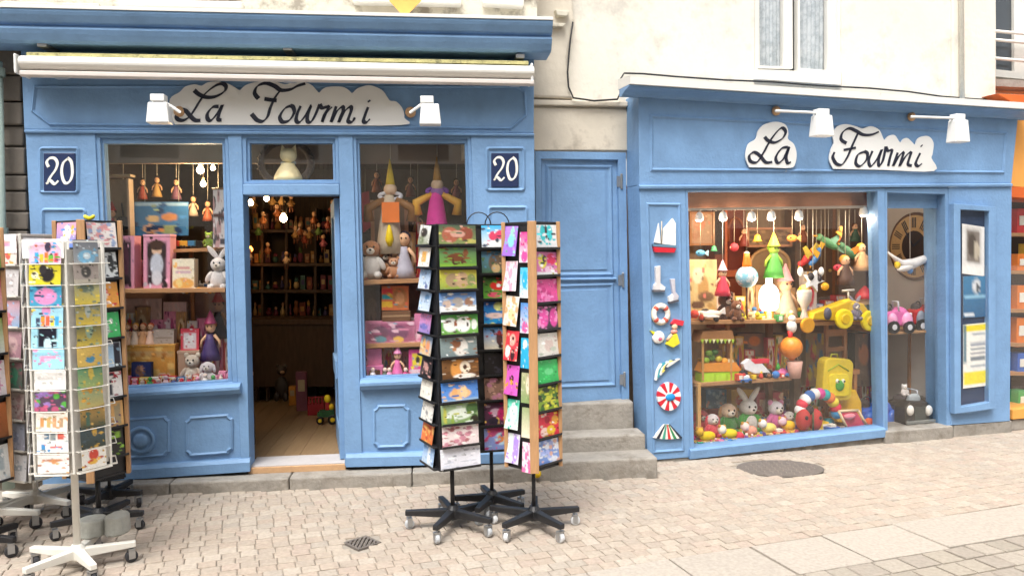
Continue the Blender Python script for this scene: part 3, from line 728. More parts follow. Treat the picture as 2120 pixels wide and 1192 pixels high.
# rounded edge of the left house meeting this wall
edge = [(1100, -700), (1187, -700), (1186, 0), (1190, 40), (1184, 62), (1178, 98), (1174, 130), (1176, 170), (1184, 196), (1190, 205), (1098, 201)]
left_house = thing('house_wall', 'weathered house wall above the cornice of the left shop with low window sills', 'house', L.at(1.8, -.1, 2.9))
slab(D, edge, .05, -.25).build('corner_render', BEIGE, left_house, bev=.02)
slab(L, [(-400, -700), (1112, -700), (1112, 60), (-400, 40)], -.06, -.3).build('wall', OLDWALL, left_house)
for (x0, x1, y0, y1) in ((0, 205, 2, 22), (245, 500, -2, 12), (730, 955, -14, 4), (1000, 1085, -8, 8)):
    slab(L, [(x0, y0), (x1, y0+5), (x1, y1+5), (x0, y1)], 0.03, -.07).build('window_sill', WHITE if x0 not in (0,) else OLDWALL, left_house, bev=.01)
for (x0, x1) in ((250, 495), (742, 945)):
    frame(L, [(x0, -400), (x1, -400), (x1, -3), (x0, -8)], [(x0+14, -380), (x1-14, -380), (x1-14, -14), (x0+14, -18)], -.035, -.05).build('window_frame', WHITE, left_house)
    rect(L, x0+10, -385, x1-10, -12, -.052, -.0575).build('pane', DIMGLASS, left_house)
rect(L, 1012, -300, 1100, -6, -.03, -.055).build('shutter', cm('8f8a84', .8), left_house)
# broken moulding at the end of the left house
for i, (x, y, w, h_) in enumerate(((1100, 30, 40, 12), (1112, 46, 60, 10), (1150, 20, 30, 14))):
    slab(D, [(x, y), (x+w, y+3), (x+w-6, y+h_), (x+4, y+h_-2)], .10, .04).build('broken_moulding', OLDWALL, left_house, bev=.006)
cb = [(1186, 46), (1181, 80), (1178, 110), (1175, 150), (1177, 180), (1187, 203), (1230, 209), (1278, 206), (1286, 190), (1284, 165), (1292, 152), (1330, 153), (1400, 159), (1500, 166), (1600, 170), (1700, 178), (1800, 183), (1880, 190), (1950, 200), (2000, 204), (2060, 208)]
MB().tube([D.p(x, y, .075) for x, y in cb[:9]]+[D.p(x, y, .03) for x, y in cb[9:]], .008, 6).build('wall_cable', mat('black_cable', (.03, .03, .03), .7), None, smooth=True, label='black cable stapled along the crack between the two houses', cat='cable')
pn = [(800, -20), (878, -20), (872, 2), (848, 26), (838, 34), (828, 26), (806, 2)]
slab(L, pn, .20, .19).build('pennant', mat('pennant_cloth', (.80, .46, .12), .8, .1, 12), None, label='orange pointed pennant hanging over the left shop cornice', cat='pennant')
# grey downpipe on the corner strip
pp = MB().tube([D.p(1985, -700, .06), D.p(1992, 205, .06)], .022, 10); pp.build('downpipe', cm('e0dcd0', .6), None, smooth=True, label='thin cream downpipe beside the upstairs white window', cat='downpipe')

door = thing('house_door', 'narrow blue panelled door with hinges above the stone steps', 'door', D.p(1200, 838, 0))
OP = [(1108, 313), (1296, 316), (1303, 832), (1112, 840)]
frame(D, OP, [(1121, 329), (1280, 331), (1288, 828), (1124, 838)], .015, -.2).build('door_frame', BLUE, door, bev=.005)
leaf2 = slab(D, [(1121.5, 329.5), (1279.5, 331.5), (1287.5, 828), (1124.5, 838)], -.02, -.07).build('door_leaf', BLUE, door)
for pts in ([(1128, 340), (1268, 341), (1271, 572), (1129, 574)], [(1130, 588), (1271, 584), (1276, 800), (1131, 806)]):
    moulding(D, pts, 9, -.0195, .014).build('panel_moulding', BLUE, leaf2)
    slab(D, inset(pts, 14), -.012, -.03).build('panel', BLUE, leaf2, bev=.004)
profile_bar(D, (1124, 579), (1276, 577), [(-.02, -.015), (.0, -.012), (.008, .0), (-.004, .01), (-.02, .014)], 0).build('rail_moulding', BLUE, leaf2)
for x, y in ((1287, 376), (1290, 580), (1293, 785)):
    c_ = D.p(x, y, .018); MB().lathe([(.011, -.06), (.011, .06), (.006, .066)], c_, (0, 0, 1), 10).build('hinge', STEEL, door)
    MB().box(c_+D.U*(-.022), D.U*.022, D.N*.003, V((0, 0, .045))).build('hinge_plate', STEEL, door)
slab(D, [(1085, 320), (1107.5, 320), (1111, 845), (1085, 845)], -.02, -.3).build('wall_base', CREAM, house)
steps = thing('stone_steps', 'three worn grey stone steps up to the narrow blue door', 'steps', L.p(1250, 995, .15))
for (xl, xr, yt, yb, of, ob_) in ((1136, 1362, 956, 1010, .15, -.14), (1128, 1337, 906, 945, -.10, -.34), (1128, 1312, 837, 890, -.34, -.62)):
    (ul, zt), (ur, _) = L.uz(xl, yt, of), L.uz(xr, yt, of); zb = L.uz(xr, yb, of)[1]-.06
    MB().prism([L.at(ul, of, zb), L.at(ur, of, zb), L.at(ur, of, zt), L.at(ul, of, zt)], [L.at(ul, ob_, zb), L.at(ur-.0, ob_, zb), L.at(ur-.0, ob_, zt), L.at(ul, ob_, zt)]).build('step', STONE, steps, bev=.018, seg=3)
MB().ell(L.p(1112, 980, .185), L.U*.032, L.N*.032, V((0, 0, .032))).build('yellow_ball', cm('f2c818', .5), None, smooth=True, label='small yellow ball lying against the kerb behind the black racks', cat='ball')

# ------------------------------------------------------------------ right shop front
shop2 = thing('blue_shop_facade', 'wide blue shop front with a large toy window and a glazed notice case', 'shop front', R.at(1.8, 0, 0))
def s2(pts, of, ob, name, m=BLUE, bev=.004, par=shop2): return slab(R, pts, of, ob).build(name, m, par, bev=bev)
s2([(1322, 193), (2108, 240), (2094, 379), (1324, 383)], 0, -.25, 'fascia')
profile_bar(R, (1324, 386), (2096, 382), [(-.01, -.018), (.02, -.018), (.024, 0), (.012, .012), (-.01, .016)], .02).build('moulding', BLUE, shop2)
s2([(1324, 383.6), (1419.5, 383.4), (1429, 946), (1341, 953)], 0, -.25, 'pilaster')
moulding(R, [(1337, 419), (1410, 420), (1417, 934), (1351, 939)], 7, .001, .012).build('pilaster_moulding', BLUE, shop2)
moulding(R, [(1344, 236), (2086, 273), (2079, 361), (1345, 356)], 8, .001, .014).build('fascia_moulding', BLUE, shop2)
prof2 = [(-.02, 0), (.025, 0), (.04, .012), (.10, .034), (.15, .042), (.165, .05), (.165, .06), (-.02, .06)]
profile_bar(R, (1287, 199), (2125, 248), prof2, .025).build('cornice', BLUE, shop2)
profile_bar(R, (1287, 199), (2125, 248), [(-.05, .062), (.19, .062), (.19, .118), (.10, .135), (-.05, .145)], .025).build('cornice_flashing', WHITE, shop2)
GO = [(1420, 389), (1832, 389), (1834, 902), (1429, 946)]
wfr = frame(R, GO, [(1424, 396), (1817, 396), (1829, 884), (1437, 927)], 0.0, -.14).build('window_frame', BLUE, shop2, bev=.005)
rect(R, 1415, 385, 1840, 945, -.085, -.091).build('window_pane', GLASS, wfr)
profile_bar(R, (1429, 938), (1833, 893), [(-.08, -.05), (.02, -.05), (.025, .02), (.01, .035), (-.08, .035)], .02).build('window_sill', BLUE, shop2)
g2o = [(1832.5, 389), (1963, 388), (1968, 886), (1834.5, 900)]
wf2 = frame(R, g2o, [(1837, 399), (1957, 402), (1960, 882), (1838, 893)], -.005, -.14).build('window_frame', BLUE, shop2, bev=.004)
rect(R, 1828, 395, 1962, 431, -.10, -.13).build('head_panel', BLUE, wf2)
rect(R, 1830, 426, 1966, 892, -.105, -.111).build('window_pane', GLASS, wf2)
s2([(1963.5, 388), (2095, 383), (2091, 871), (1968.5, 880)], 0, -.3, 'pilaster')
CASEO = [(1975, 421), (2062, 428), (2061, 846), (1977, 857)]; CASEI = [(1989, 434), (2048, 437), (2048, 832), (1990, 842)]
cs = frame(R, CASEO, CASEI, .06, .001).build('notice_case', BLUE, shop2, bev=.006)
slab(R, CASEI, .008, .002).build('case_back', cm('2a3d5c', .7), cs)
slab(R, CASEI, .050, .046).build('case_pane', CASEGLASS, cs)
pbase = thing('stone_plinth', 'grey stone base and sill under the right shop front', 'kerb', R.at(1.8, 0, 0))
def plq(xa, ya, xb, yb, of, ob_, name):
    ua, za = R.uz(xa, ya, of); ub, zb = R.uz(xb, yb, of); ga, gb = gz(R.at(ua, of, 0).x)-.05, gz(R.at(ub, of, 0).x)-.05
    MB().prism([R.at(ua, of, ga), R.at(ub, of, gb), R.at(ub, of, zb), R.at(ua, of, za)], [R.at(ua, ob_, ga), R.at(ub, ob_, gb), R.at(ub, ob_, zb), R.at(ua, ob_, za)]).build(name, STONE, pbase, bev=.012)
plq(1342, 954, 1625, 924, -.01, -.3, 'plinth_stone'); plq(1626, 924, 1833, 904, -.01, -.3, 'plinth_stone'); plq(1834, 893, 1974, 881, .03, -.3, 'plinth_stone'); plq(1975, 880, 2096, 870, -.004, -.3, 'plinth_stone')
# papers in the notice case
def paper(pts, spec, label, o=.02, nx=12, ny=14, seed=1):
    P_ = [R.p(x, y, o) for x, y in pts]
    mb = printed(P_[0], P_[1], P_[3], spec, .002, nx=nx, ny=ny, seed=seed)
    return mb.build('poster', PRINTM, None, label=label, cat='poster')
paper([(1992, 463), (2038, 470), (2040, 566), (1992, 566)], 'f4f2ee|#.5,.42,.32,.34,8a8078|.45,.4,.2,.25,5a5048|.65,.5,.12,.2,c8bca8', 'white poster with a brown photograph at the top of the notice case')
paper([(1994, 572), (2044, 570), (2044, 655), (1994, 658)], '2f7ba8/245f8c|.55,.25,.16,.18,d8dce0|.6,.3,.08,.1,404850|#.5,.5,.45,.03,8cc0dc|#.25,.93,.2,.05,e8eef2', 'blue poster in the middle of the notice case')
paper([(1994, 672), (2046, 667), (2046, 798), (1994, 804)], 'f4f2ea|#.5,.06,.5,.05,f0dc28|#.5,.85,.5,.1,f2e040|#.6,.16,.25,.02,a0a8b0|#.6,.32,.3,.02,9098a8|#.6,.40,.3,.02,98a0a8|#.6,.47,.3,.02,a0a0a8|#.6,.55,.3,.02,808890|#.6,.66,.3,.02,a8b0b8|#.05,.3,.05,.3,2a6a80', 'white notice with yellow bands at the bottom of the notice case', ny=30)

# ------------------------------------------------------------------ neighbours
nb = thing('orange_shop_facade', 'orange painted shop front cut off by the frame at right', 'shop front', R.at(4.3, -.1, 0))
for pts, m, nm, of in (([(2096, 212), (2500, 238), (2500, 415), (2092, 386)], ORANGE, 'fascia', -.06), ([(2064, 194), (2500, 215), (2500, 237), (2096, 211.5)], REDORANGE, 'upper_band', -.05), ([(2092, 386.5), (2500, 415.5), (2500, 440), (2094, 408)], REDORANGE, 'lower_band', -.05),
                       ([(2097, 848), (2500, 800), (2500, 830), (2096, 868)], ORANGE, 'base_board', -.04), ([(2096, 868.5), (2500, 830.5), (2500, 870), (2094, 890)], STONE, 'plinth', -.06)):
    slab(R, pts, of, -.4).build(nm, m, nb, bev=.004)
rect(R, 2094, 400, 2500, 870, -.12, -.126).build('window_pane', GLASS, nb)
rect(R, 2094, 395, 2500, 880, -.5, -.52).build('back_board', cm('4a3830', .8), nb)
for y in (482, 560, 640, 710, 770): rect(R, 2090, y, 2500, y+7, -.2, -.5).build('shelf', SHELF, nb)
rr = random.Random(4)
for y in (482, 560, 640, 710, 770, 845):
    for i in range(4):
        x = 2096+i*26+rr.uniform(-3, 3); hx = rr.choice(['d83838', 'e8c838', '3868c0', 'f0f0e8', 'b848a0', '48a858', 'e88030']); hh = rr.uniform(26, 50)
        if i < 2:
            tt = Toy(R, -.3, x+9, y, 'carton', '%s %s carton on the %s shelf in the window of the orange shop' % (['nearer', 'farther'][i], {'d83838': 'red', 'e8c838': 'yellow', '3868c0': 'blue', 'f0f0e8': 'white', 'b848a0': 'purple', '48a858': 'green', 'e88030': 'orange'}[hx], {482: 'top', 560: 'second', 640: 'third', 710: 'fourth', 770: 'fifth', 845: 'lowest'}[y]), 'carton', 'cartons in the orange shop window %d %d' % (y, i))
            tt.box('body', x, y-hh, x+19, y, 20, hx)
            tt.box('label', x+4, y-hh*.75, x+15, y-hh*.4, 1, 'f0ece0', d=10.6)
uw = thing('house_wall', 'pale wall with a railed window beyond the house corner at far right', 'house', R.at(4.6, -.4, 3))
slab(R, [(2040, -700), (2600, -700), (2600, 235), (2040, 190)], -.42, -.6).build('wall', CREAM, uw)
frame(R, [(2052, -300), (2180, -300), (2180, 170), (2055, 158)], [(2060, -290), (2098, -290), (2100, 148), (2062, 144)], -.36, -.42).build('window_frame', WHITE, uw)
rect(R, 2058, -290, 2170, 158, -.39, -.415).build('pane', DIMGLASS, uw)
for y in (64, 82, 120): MB().tube([R.p(2050, y, -.28), R.p(2200, y+14, -.28)], .016, 8).build('railing_bar', WHITE, uw, smooth=True)
slab(R, [(2052, 163), (2600, 190), (2600, 205), (2052, 178)], -.25, -.42).build('window_sill', STONE, uw)
nl = thing('stone_wall', 'dark rough stone wall edge at far left beside the shop pilaster', 'wall', L.at(-.4, -.1, 0))
rs = random.Random(2); y = 98
while y < 1000:
    h_ = rs.uniform(32, 60); x0 = -60; xe = lx(E0, y+h_/2)-3
    slab(L, [(x0, y), (xe-rs.uniform(0, 4), y), (xe-rs.uniform(0, 4), y+h_-3), (x0, y+h_-3)], -.05-rs.uniform(0, .03), -.3).build('stone', cm('6e675f', .85), nl, bev=.012); y += h_
slab(L, [(-300, 70), (60, 70), (90, 1030), (-300, 1030)], -.12, -.3).build('wall_core', MORTAR, nl)
dp = thing('downpipe', 'grey green painted downpipe at the far left edge', 'downpipe', L.p(5, 1000, .05))
MB().tube([L.p(-8, 128, .03), L.p(2, 600, .03), L.p(18, 1010, .03)], .04, 14).build('pipe', cm('9fb0a8', .5), dp, smooth=True)
for y in (150, 480): MB().lathe([(.055, -.03), (.055, .03)], L.p(-8+(y-128)*.021, y, .03), (0, 0, 1), 14).build('collar', cm('93a49c', .5), dp)

# ------------------------------------------------------------------ card racks on the pavement
ORD = ['top', 'second', 'third', 'fourth', 'fifth', 'sixth', 'seventh', 'eighth', 'ninth', 'tenth', 'eleventh', 'twelfth']
CREAMM = mat('cream_metal', (.74, .72, .66), .4, .06, 10, spec=.5)
def star_base(t_, G, hub_z, col, n, a0, length, wheel, whcol=RUBBER, lift=.085):
    """pole foot with n spokes, a caster under each end"""
    MB().lathe([(.035, hub_z-.04), (.045, hub_z-.03), (.045, hub_z+.02), (.026, hub_z+.05)], G, (0, 0, 1), 14).build('hub', col, t_)
    for i in range(n):
        a_ = a0+2*math.pi*i/n; d_ = V((math.cos(a_), math.sin(a_), 0)); s_ = V((-d_.y, d_.x, 0))
        e = G+d_*length; e.z = gz(e.x)+lift+.018
        h0 = G+V((0, 0, hub_z)); w0, w1, q0, q1 = .024, .018, .026, .016
        st_ = h0+d_*.03
        A = [st_+s_*w0+V((0, 0, q0)), st_-s_*w0+V((0, 0, q0)), st_-s_*w0-V((0, 0, q0)), st_+s_*w0-V((0, 0, q0))]
        B = [e+s_*w1+V((0, 0, q1)), e-s_*w1+V((0, 0, q1)), e-s_*w1-V((0, 0, q1)), e+s_*w1-V((0, 0, q1))]
        lg = MB().prism(A, B).build('leg', col, t_, bev=.005)
        c_ = V((e.x-d_.x*.025, e.y-d_.y*.025, gz(e.x)+wheel)); sw = random.uniform(-.9, .9)
        ax = V((s_.x*math.cos(sw)+d_.x*math.sin(sw), s_.y*math.cos(sw)+d_.y*math.sin(sw), 0))
        MB().lathe([(wheel*.8, -.014), (wheel, -.010), (wheel, .010), (wheel*.8, .014)], c_, ax, 14).build('wheel', whcol, lg)
        fk = MB(); fk.box(c_+ax*.019+V((0, 0, wheel*.45)), ax*.003, ax.cross(V((0, 0, 1)))*wheel*.5, V((0, 0, wheel*.75)))
        fk.box(c_-ax*.019+V((0, 0, wheel*.45)), ax*.003, ax.cross(V((0, 0, 1)))*wheel*.5, V((0, 0, wheel*.75)))
        fk.box(c_+V((0, 0, wheel*1.2)), ax*.022, ax.cross(V((0, 0, 1)))*wheel*.5, V((0, 0, .006))); fk.tube([c_+V((0, 0, wheel*1.2)), V((c_.x, c_.y, e.z))], .008, 6)
        fk.build('caster_fork', STEEL, lg)
class Rack:
    def __init__(s, name, label, px, py, ytop, ybot, w, nside, ang, group):
        s.G = g(px, py); s.w = w; s.n = nside; s.ang = ang; s.ap = w/(2*math.tan(math.pi/nside))
        pl = Pl((s.G.x, s.G.y), 0); s.pl = pl
        s.zt = pl.p(px, ytop).z; s.zb = pl.p(px, ybot).z
        s.t = thing(name, label, 'card rack', s.G, group)
    def face(s, i):
        a_ = s.ang+2*math.pi*i/s.n; n = V((math.cos(a_), math.sin(a_), 0)); r = V((-n.y, n.x, 0))
        return n, r           # outward normal, rightward as seen from outside
    def corner(s, i):
        n, r = s.face(i); return V((s.G.x, s.G.y, 0))+n*s.ap+r*s.w/2
    def card(s, i, u, z, w, h, spec, label, group, tilt=.10, roll=0.0, out=.02, seed=0, nx=12, ny=10):
        """card centred u metres right of the middle of face i, bottom edge at z"""
        n, r = s.face(i); up = (V((0, 0, 1))*math.cos(tilt)-n*math.sin(tilt)).normalized()
        r2 = r*math.cos(roll)+up*math.sin(roll); up2 = up*math.cos(roll)-r*math.sin(roll)
        c_ = V((s.G.x, s.G.y, z))+n*(s.ap+out)+r*u
        P00 = c_-r2*w/2+up2*h; P10 = c_+r2*w/2+up2*h; P01 = c_-r2*w/2
        mb = MB(); nx = int(nx*2.4); ny = int(ny*2.4); f = painter(spec, seed, 30 if '|' in spec else 0); ex = (P10-P00)/nx; ey = (P01-P00)/ny; vs = []
        for j in range(ny+1):
            for k_ in range(nx+1):
                bow = .006*math.sin(math.pi*k_/nx)*math.sin(.5+seed)
                vs.append(P00+ex*k_+ey*j+n*bow)
        mb.v += vs; VC = [[f(k_/nx, j/ny) for k_ in range(nx+1)] for j in range(ny+1)]
        for j in range(ny):
            for k_ in range(nx):
                a_ = j*(nx+1)+k_; mb.f.append([a_, a_+1, a_+nx+2, a_+nx+1]); mb.c.append((VC[j][k_], VC[j][k_+1], VC[j+1][k_+1], VC[j+1][k_]))
        ob = mb.build('greeting_card', PRINT, None, label=label, cat='card', group=group)
        so = ob.modifiers.new('paper', 'SOLIDIFY'); so.thickness = .0015; so.offset = 0
        return ob
def box_rack(rk, core, postm, posts, rows, pole, basecol, hub_z, wheel, legs, a0, ll, faces, top=True, ledge=BLACK, lip=.012, whcol=RUBBER):
    G = rk.G; hw = rk.w/2-.006; c0 = V((G.x, G.y, 0)); n, r = rk.face(0)
    MB().tube([G+V((0, 0, hub_z)), V((G.x, G.y, rk.zb+.02))], pole, 10).build('pole', basecol, rk.t, smooth=True)
    MB().box(c0+V((0, 0, (rk.zt+rk.zb)/2)), n*hw, r*hw, V((0, 0, (rk.zt-rk.zb)/2-.012))).build('core', core, rk.t)
    if top:
        MB().box(c0+V((0, 0, rk.zt-.006)), n*(hw+.006), r*(hw+.006), V((0, 0, .008))).build('top_board', core, rk.t, bev=.002)
        MB().box(c0+V((0, 0, rk.zb+.006)), n*(hw+.006), r*(hw+.006), V((0, 0, .008))).build('bottom_board', core, rk.t, bev=.002)
    if posts:
        for i in range(4):
            q = rk.corner(i); nn = (q-c0).normalized(); rr_ = V((-nn.y, nn.x, 0))
            MB().box(V((q.x, q.y, (rk.zt+rk.zb)/2))+nn*.004, nn*.012, rr_*posts, V((0, 0, (rk.zt-rk.zb)/2+.004))).build('corner_post', postm, rk.t, bev=.003)
    for i in faces:
        n, r = rk.face(i)
        for z in rows:
            mb = MB(); c_ = c0+n*(rk.ap+.016)+V((0, 0, z))
            mb.box(c_, r*(hw-.006), n*.016, V((0, 0, .003))); mb.box(c_+n*.016+V((0, 0, lip/2)), r*(hw-.006), n*.0015, V((0, 0, lip/2)))
            mb.build('pocket', ledge, rk.t)
    star_base(rk.t, G, hub_z, basecol, legs, a0, ll, wheel, whcol)

# --- the three black racks
rA = Rack('card_rack', 'leftmost of the three black card racks, its wide face turned to the street', 938, 1092, 466, 958, .275, 4, math.radians(-90+27), 'black spinning card racks')
hz = rA.zt-rA.zb; stepA = hz/11
rowsA = [rA.zt-stepA*(i+1)+.006 for i in range(11)]
box_rack(rA, BLACK, None, 0, rowsA, .014, BLACK, .10, .03, 5, math.radians(182), .30, [0, 3], whcol=cm('b8bcc0', .4))
fA = [('two red brown hens', '4c5a48/86925a|.3,.5,.22,.38,a8604a|.72,.45,.2,.36,8a4a38|.5,.45,.2,.18,c89888|.85,.8,.2,.1,b8b060'),
      ('a brown horse in a meadow', '5a7a58/6a9a3c|.45,.5,.26,.2,6a3c24|.7,.25,.07,.2,7a4a2c|.35,.75,.03,.2,4a2c1c|.6,.75,.03,.2,4a2c1c|#.5,.92,.5,.1,7ca83c'),
      ('brown puppies among yellow flowers', 'c8bc48/86a048|.35,.5,.2,.35,a08868|.6,.5,.18,.4,b89878|.6,.45,.05,.08,302018|.85,.5,.12,.3,7a8a50'),
      ('white lambs under a blue sky', '4a78b8/a8c0d8|#.5,.85,.5,.2,f0f0ec|.2,.55,.12,.2,c8b0a0|.5,.5,.16,.25,a8a098|.8,.5,.12,.22,98725c'),
      ('white ducks in green grass', '50a04c/78b050|.25,.5,.2,.35,eef0ec|.6,.5,.2,.38,f4f4f0|.4,.45,.04,.2,985838|.72,.5,.03,.1,484038|.9,.5,.08,.25,e8ece4'),
      ('a white puppy on grey', '8a9a98/7a8a8c|.55,.5,.2,.45,e4e0d8|.45,.3,.12,.25,8a5a40|.38,.6,.06,.1,b88058'),
      ('a ginger kitten', '8a6038/5a3c24|.45,.5,.22,.5,d8954c|.62,.4,.14,.3,f0e0c8|.62,.4,.05,.12,4a3020|.6,.85,.3,.14,f0e8dc'),
      ('orange kittens under blue sky', '3f78c8/6898d8|.5,.6,.3,.25,e8b884|.35,.55,.08,.25,e0a870|.6,.5,.1,.3,f0c898|#.5,.95,.5,.08,98b8d8'),
      ('a reedy green pond', '9ab08c/7a9858|.5,.5,.35,.28,d4dcd0|.1,.6,.05,.5,b0b050|.3,.8,.04,.3,88a040|.85,.3,.18,.3,4c6c3c|.9,.85,.12,.2,302c20'),
      ('a pink blossom pattern', 'e4d4d4|~c88898,12,.09|~a8686c,6,.06|~f0e8e4,8,.07'),
      ('a pale blank sheet', 'dcdee8/e4e4ec|#.2,.7,.1,.03,b0b4c0|#.7,.7,.2,.03,b8bcc8')]
for i, (ds, sp_) in enumerate(fA):
    rA.card(0, random.uniform(-.006, .006), rowsA[i]+.004, .242 if i < 10 else .265, stepA*.90, sp_, 'card with %s, %s on leftmost black rack, wide face' % (ds, ORD[i]), 'cards on the leftmost black rack', .09, random.uniform(-.02, .02), .020, i, 16, 10)
lA = [('a black and white cow', 'e8e8e4/8a9078|.5,.35,.3,.25,383430|.35,.75,.25,.2,788868'), ('an orange square on white', 'f0ece4|#.5,.45,.2,.26,f0b458'), ('a blue snow scene', '9cc0e8/e4ecf4|.7,.8,.15,.12,6878a8'),
      ('pale blue swirls', 'a8c8ec/dce8f4|.6,.3,.2,.2,78a8d8'), ('a pink and purple sunset', 'f098c8/9888c8|.4,.65,.35,.15,7878c0'), ('orange figures on blue', '88b0d8/e8c898|.35,.5,.15,.35,f0b868|.7,.5,.15,.35,e89868'),
      ('a pink face on black', '2c2828|.5,.45,.25,.2,c89890|.3,.7,.2,.15,584848'), ('cream writing paper', 'f0ece0|#.5,.3,.35,.02,d8d4c8'), ('a small grey sketch on white', 'eeece4|.45,.6,.12,.1,98989a'),
      ('orange autumn flowers', 'e88048|~f0b868,8,.12|~c85838,6,.1'), ('a white and blue waterfall', '78a8e0/c8dcf0|.5,.5,.12,.5,f0f4f8')]
for i, (ds, sp_) in enumerate(lA):
    rA.card(3, random.uniform(-.03, -.01), rowsA[i]+.004, .19, stepA*.93, sp_, 'card with %s, %s on leftmost black rack, side face' % (ds, ORD[i]), 'cards on the leftmost black rack', .16, random.uniform(-.10, .03), .026, 20+i, 10, 8)
rB = Rack('card_rack', 'middle one of the three black card racks, half hidden behind the other two', 1019, 1062, 466, 924, .25, 4, math.radians(-90+12), 'black spinning card racks')
stepB = (rB.zt-rB.zb)/9; rowsB = [rB.zt-stepB*(i+1)+.006 for i in range(9)]
box_rack(rB, BLACK, None, 0, rowsB, .013, BLACK, .11, .028, 5, math.radians(178), .26, [0], whcol=cm('b8bcc0', .4))
arc = MB(); cB = V((rB.G.x, rB.G.y, rB.zt))
for dx in (-.06, .06): arc.tube([cB+V((dx+.08*math.cos(q), 0, .085*math.sin(q))) for q in [math.pi*k_/10 for k_ in range(11)]], .004, 5)
arc.build('top_wire', BLACK, rB.t, smooth=True)
fB = [('red flowers on white and blue', '38b0e8/f0f0f0|.4,.45,.15,.2,d84868|.65,.4,.15,.2,e05070|.5,.8,.3,.15,f4f4f0|.55,.65,.06,.1,404858'), ('a brown hound', '5888a8/50704c|.5,.5,.25,.4,6a5848|.5,.75,.15,.2,c8a878'), ('red toadstools', '283820/68b040|.55,.4,.3,.2,d83830|.55,.4,.08,.08,f8f0f0|.4,.8,.25,.12,d85870'),
      ('a yellow fish in blue water', '2858a8/28a0e0|.55,.2,.2,.2,d8d888|.4,.6,.35,.12,f0d0c8'), ('a dancer on a beach', '4088c8/e8dcc0|.55,.5,.12,.3,583838|.55,.25,.08,.1,a83838|.6,.85,.1,.1,282020'), ('a dark night picture', '201c1c|.5,.8,.15,.1,38343c'),
      ('a brown patchwork pattern', '8a6858|~b08878,8,.12|~584038,6,.1|~b87890,5,.09'), ('purple flowers and dark dolphins', '583048|.4,.4,.2,.15,c8a8b8|.7,.5,.25,.3,b82860|.45,.8,.08,.15,e8c060|.3,.8,.2,.15,302838'), ('a pink and blue rosette', '8898d0|#.55,.2,.4,.2,c85080|.6,.5,.22,.28,b8d8e8|.6,.5,.12,.16,e88848|~d84880,5,.08')]
for i, (ds, sp_) in enumerate(fB):
    rB.card(0, .028+random.uniform(-.005, .005), rowsB[i]+.004, .185, stepB*.9, sp_, 'card with %s, %s on the middle black rack' % (ds, ORD[i]), 'cards on the middle black rack', .08, random.uniform(-.03, .03), .020, 40+i, 12, 10)
rC = Rack('card_rack', 'rightmost of the three black card racks, with light wooden corner posts', 1106, 1094, 461, 962, .235, 4, math.radians(-90+46), 'black spinning card racks')
stepC = (rC.zt-rC.zb)/9.2; rowsC = [rC.zt-stepC*(i+1)+.0 for i in range(9)]
box_rack(rC, BLACK, WOOD, .027, rowsC, .013, BLACK, .10, .03, 5, math.radians(15), .30, [0], whcol=cm('d0d2d4', .4))
fC = [('turquoise shoes on white', 'e8e8ea|.35,.35,.14,.35,38c0c8|.65,.35,.14,.35,40c8d0|.5,.3,.06,.3,402c30'), ('pink and yellow shapes', 'd878b0|.3,.4,.2,.3,e8e048|.7,.3,.2,.25,e83868|.4,.3,.1,.15,203038|.6,.75,.2,.15,f0c8e0|#.5,.95,.5,.08,f0f0f0'), ('a bright pink pattern', 'e858a0|~f088c0,9,.12|~d04088,6,.1'),
      ('pink tulips', '484048|.3,.5,.2,.4,f058b0|.75,.5,.2,.4,e850a8|~f898d0,8,.08'), ('a pale pencil drawing', 'e8e4dc|.5,.5,.2,.3,dcc8c0|.7,.7,.15,.1,c8d0c0'), ('a plain green cloud', '48c870/38b860|.5,.5,.2,.15,70d890'),
      ('a green and yellow garden', '88a838|~384830,8,.13|~d0d048,7,.12|~487838,6,.1'), ('red and yellow flowers', 'd83048|.3,.8,.2,.2,f0d0c8|.6,.75,.2,.2,e8c030|.8,.35,.15,.2,e8a848|.45,.3,.12,.15,a81830'), ('white flowers on blue', '7898d8|~e8ecf8,9,.13|~a8b8f0,5,.1|~e0b0a0,4,.08')]
for i, (ds, sp_) in enumerate(fC):
    rC.card(0, .005, rowsC[i]+.006, .20, stepC*.86, sp_, 'card with %s, %s on right face of wooden post rack' % (ds, ORD[i]), 'cards on the rack with wooden posts', .08, random.uniform(-.03, .03), .018, 60+i, 12, 10)
pC = [('a green and violet bird', 'b080e0/a070d8|.6,.3,.2,.25,98d8c0|.55,.5,.25,.2,88d8e0'), ('faint pink roses', 'f0dce4|~e0a8c0,8,.12|~f8f0f0,6,.1'), ('a cream teddy', 'f0e4d8|~d0a878,6,.1|.6,.6,.25,.2,f0d8a0'), ('red and white stripes', 'e8404c|.3,.7,.2,.2,f8f0e8|.6,.3,.2,.2,f0b0a0|.7,.8,.15,.2,402028'), ('a dark flower on magenta', 'd860c0|.5,.45,.16,.12,3c2018|.5,.58,.12,.08,e8a838'), ('turquoise and white waves', '40d0b0/e8f4f0|.6,.4,.3,.3,d8f0ec'), ('white and violet ribbons', 'e4dcf0|.7,.5,.25,.45,b090e8|.3,.4,.2,.4,e0ece8')]
stepP = (rC.zt-rC.zb)/7.1
for i, (ds, sp_) in enumerate(pC):
    rC.card(3, -.052, rC.zt-stepP*(i+1)+.01, .115, stepP*.86, sp_, 'tall card with %s, %s on wooden post rack' % (ds, ORD[i]), 'cards on the rack with wooden posts', .14, random.uniform(-.06, .02), .03, 80+i, 8, 12)
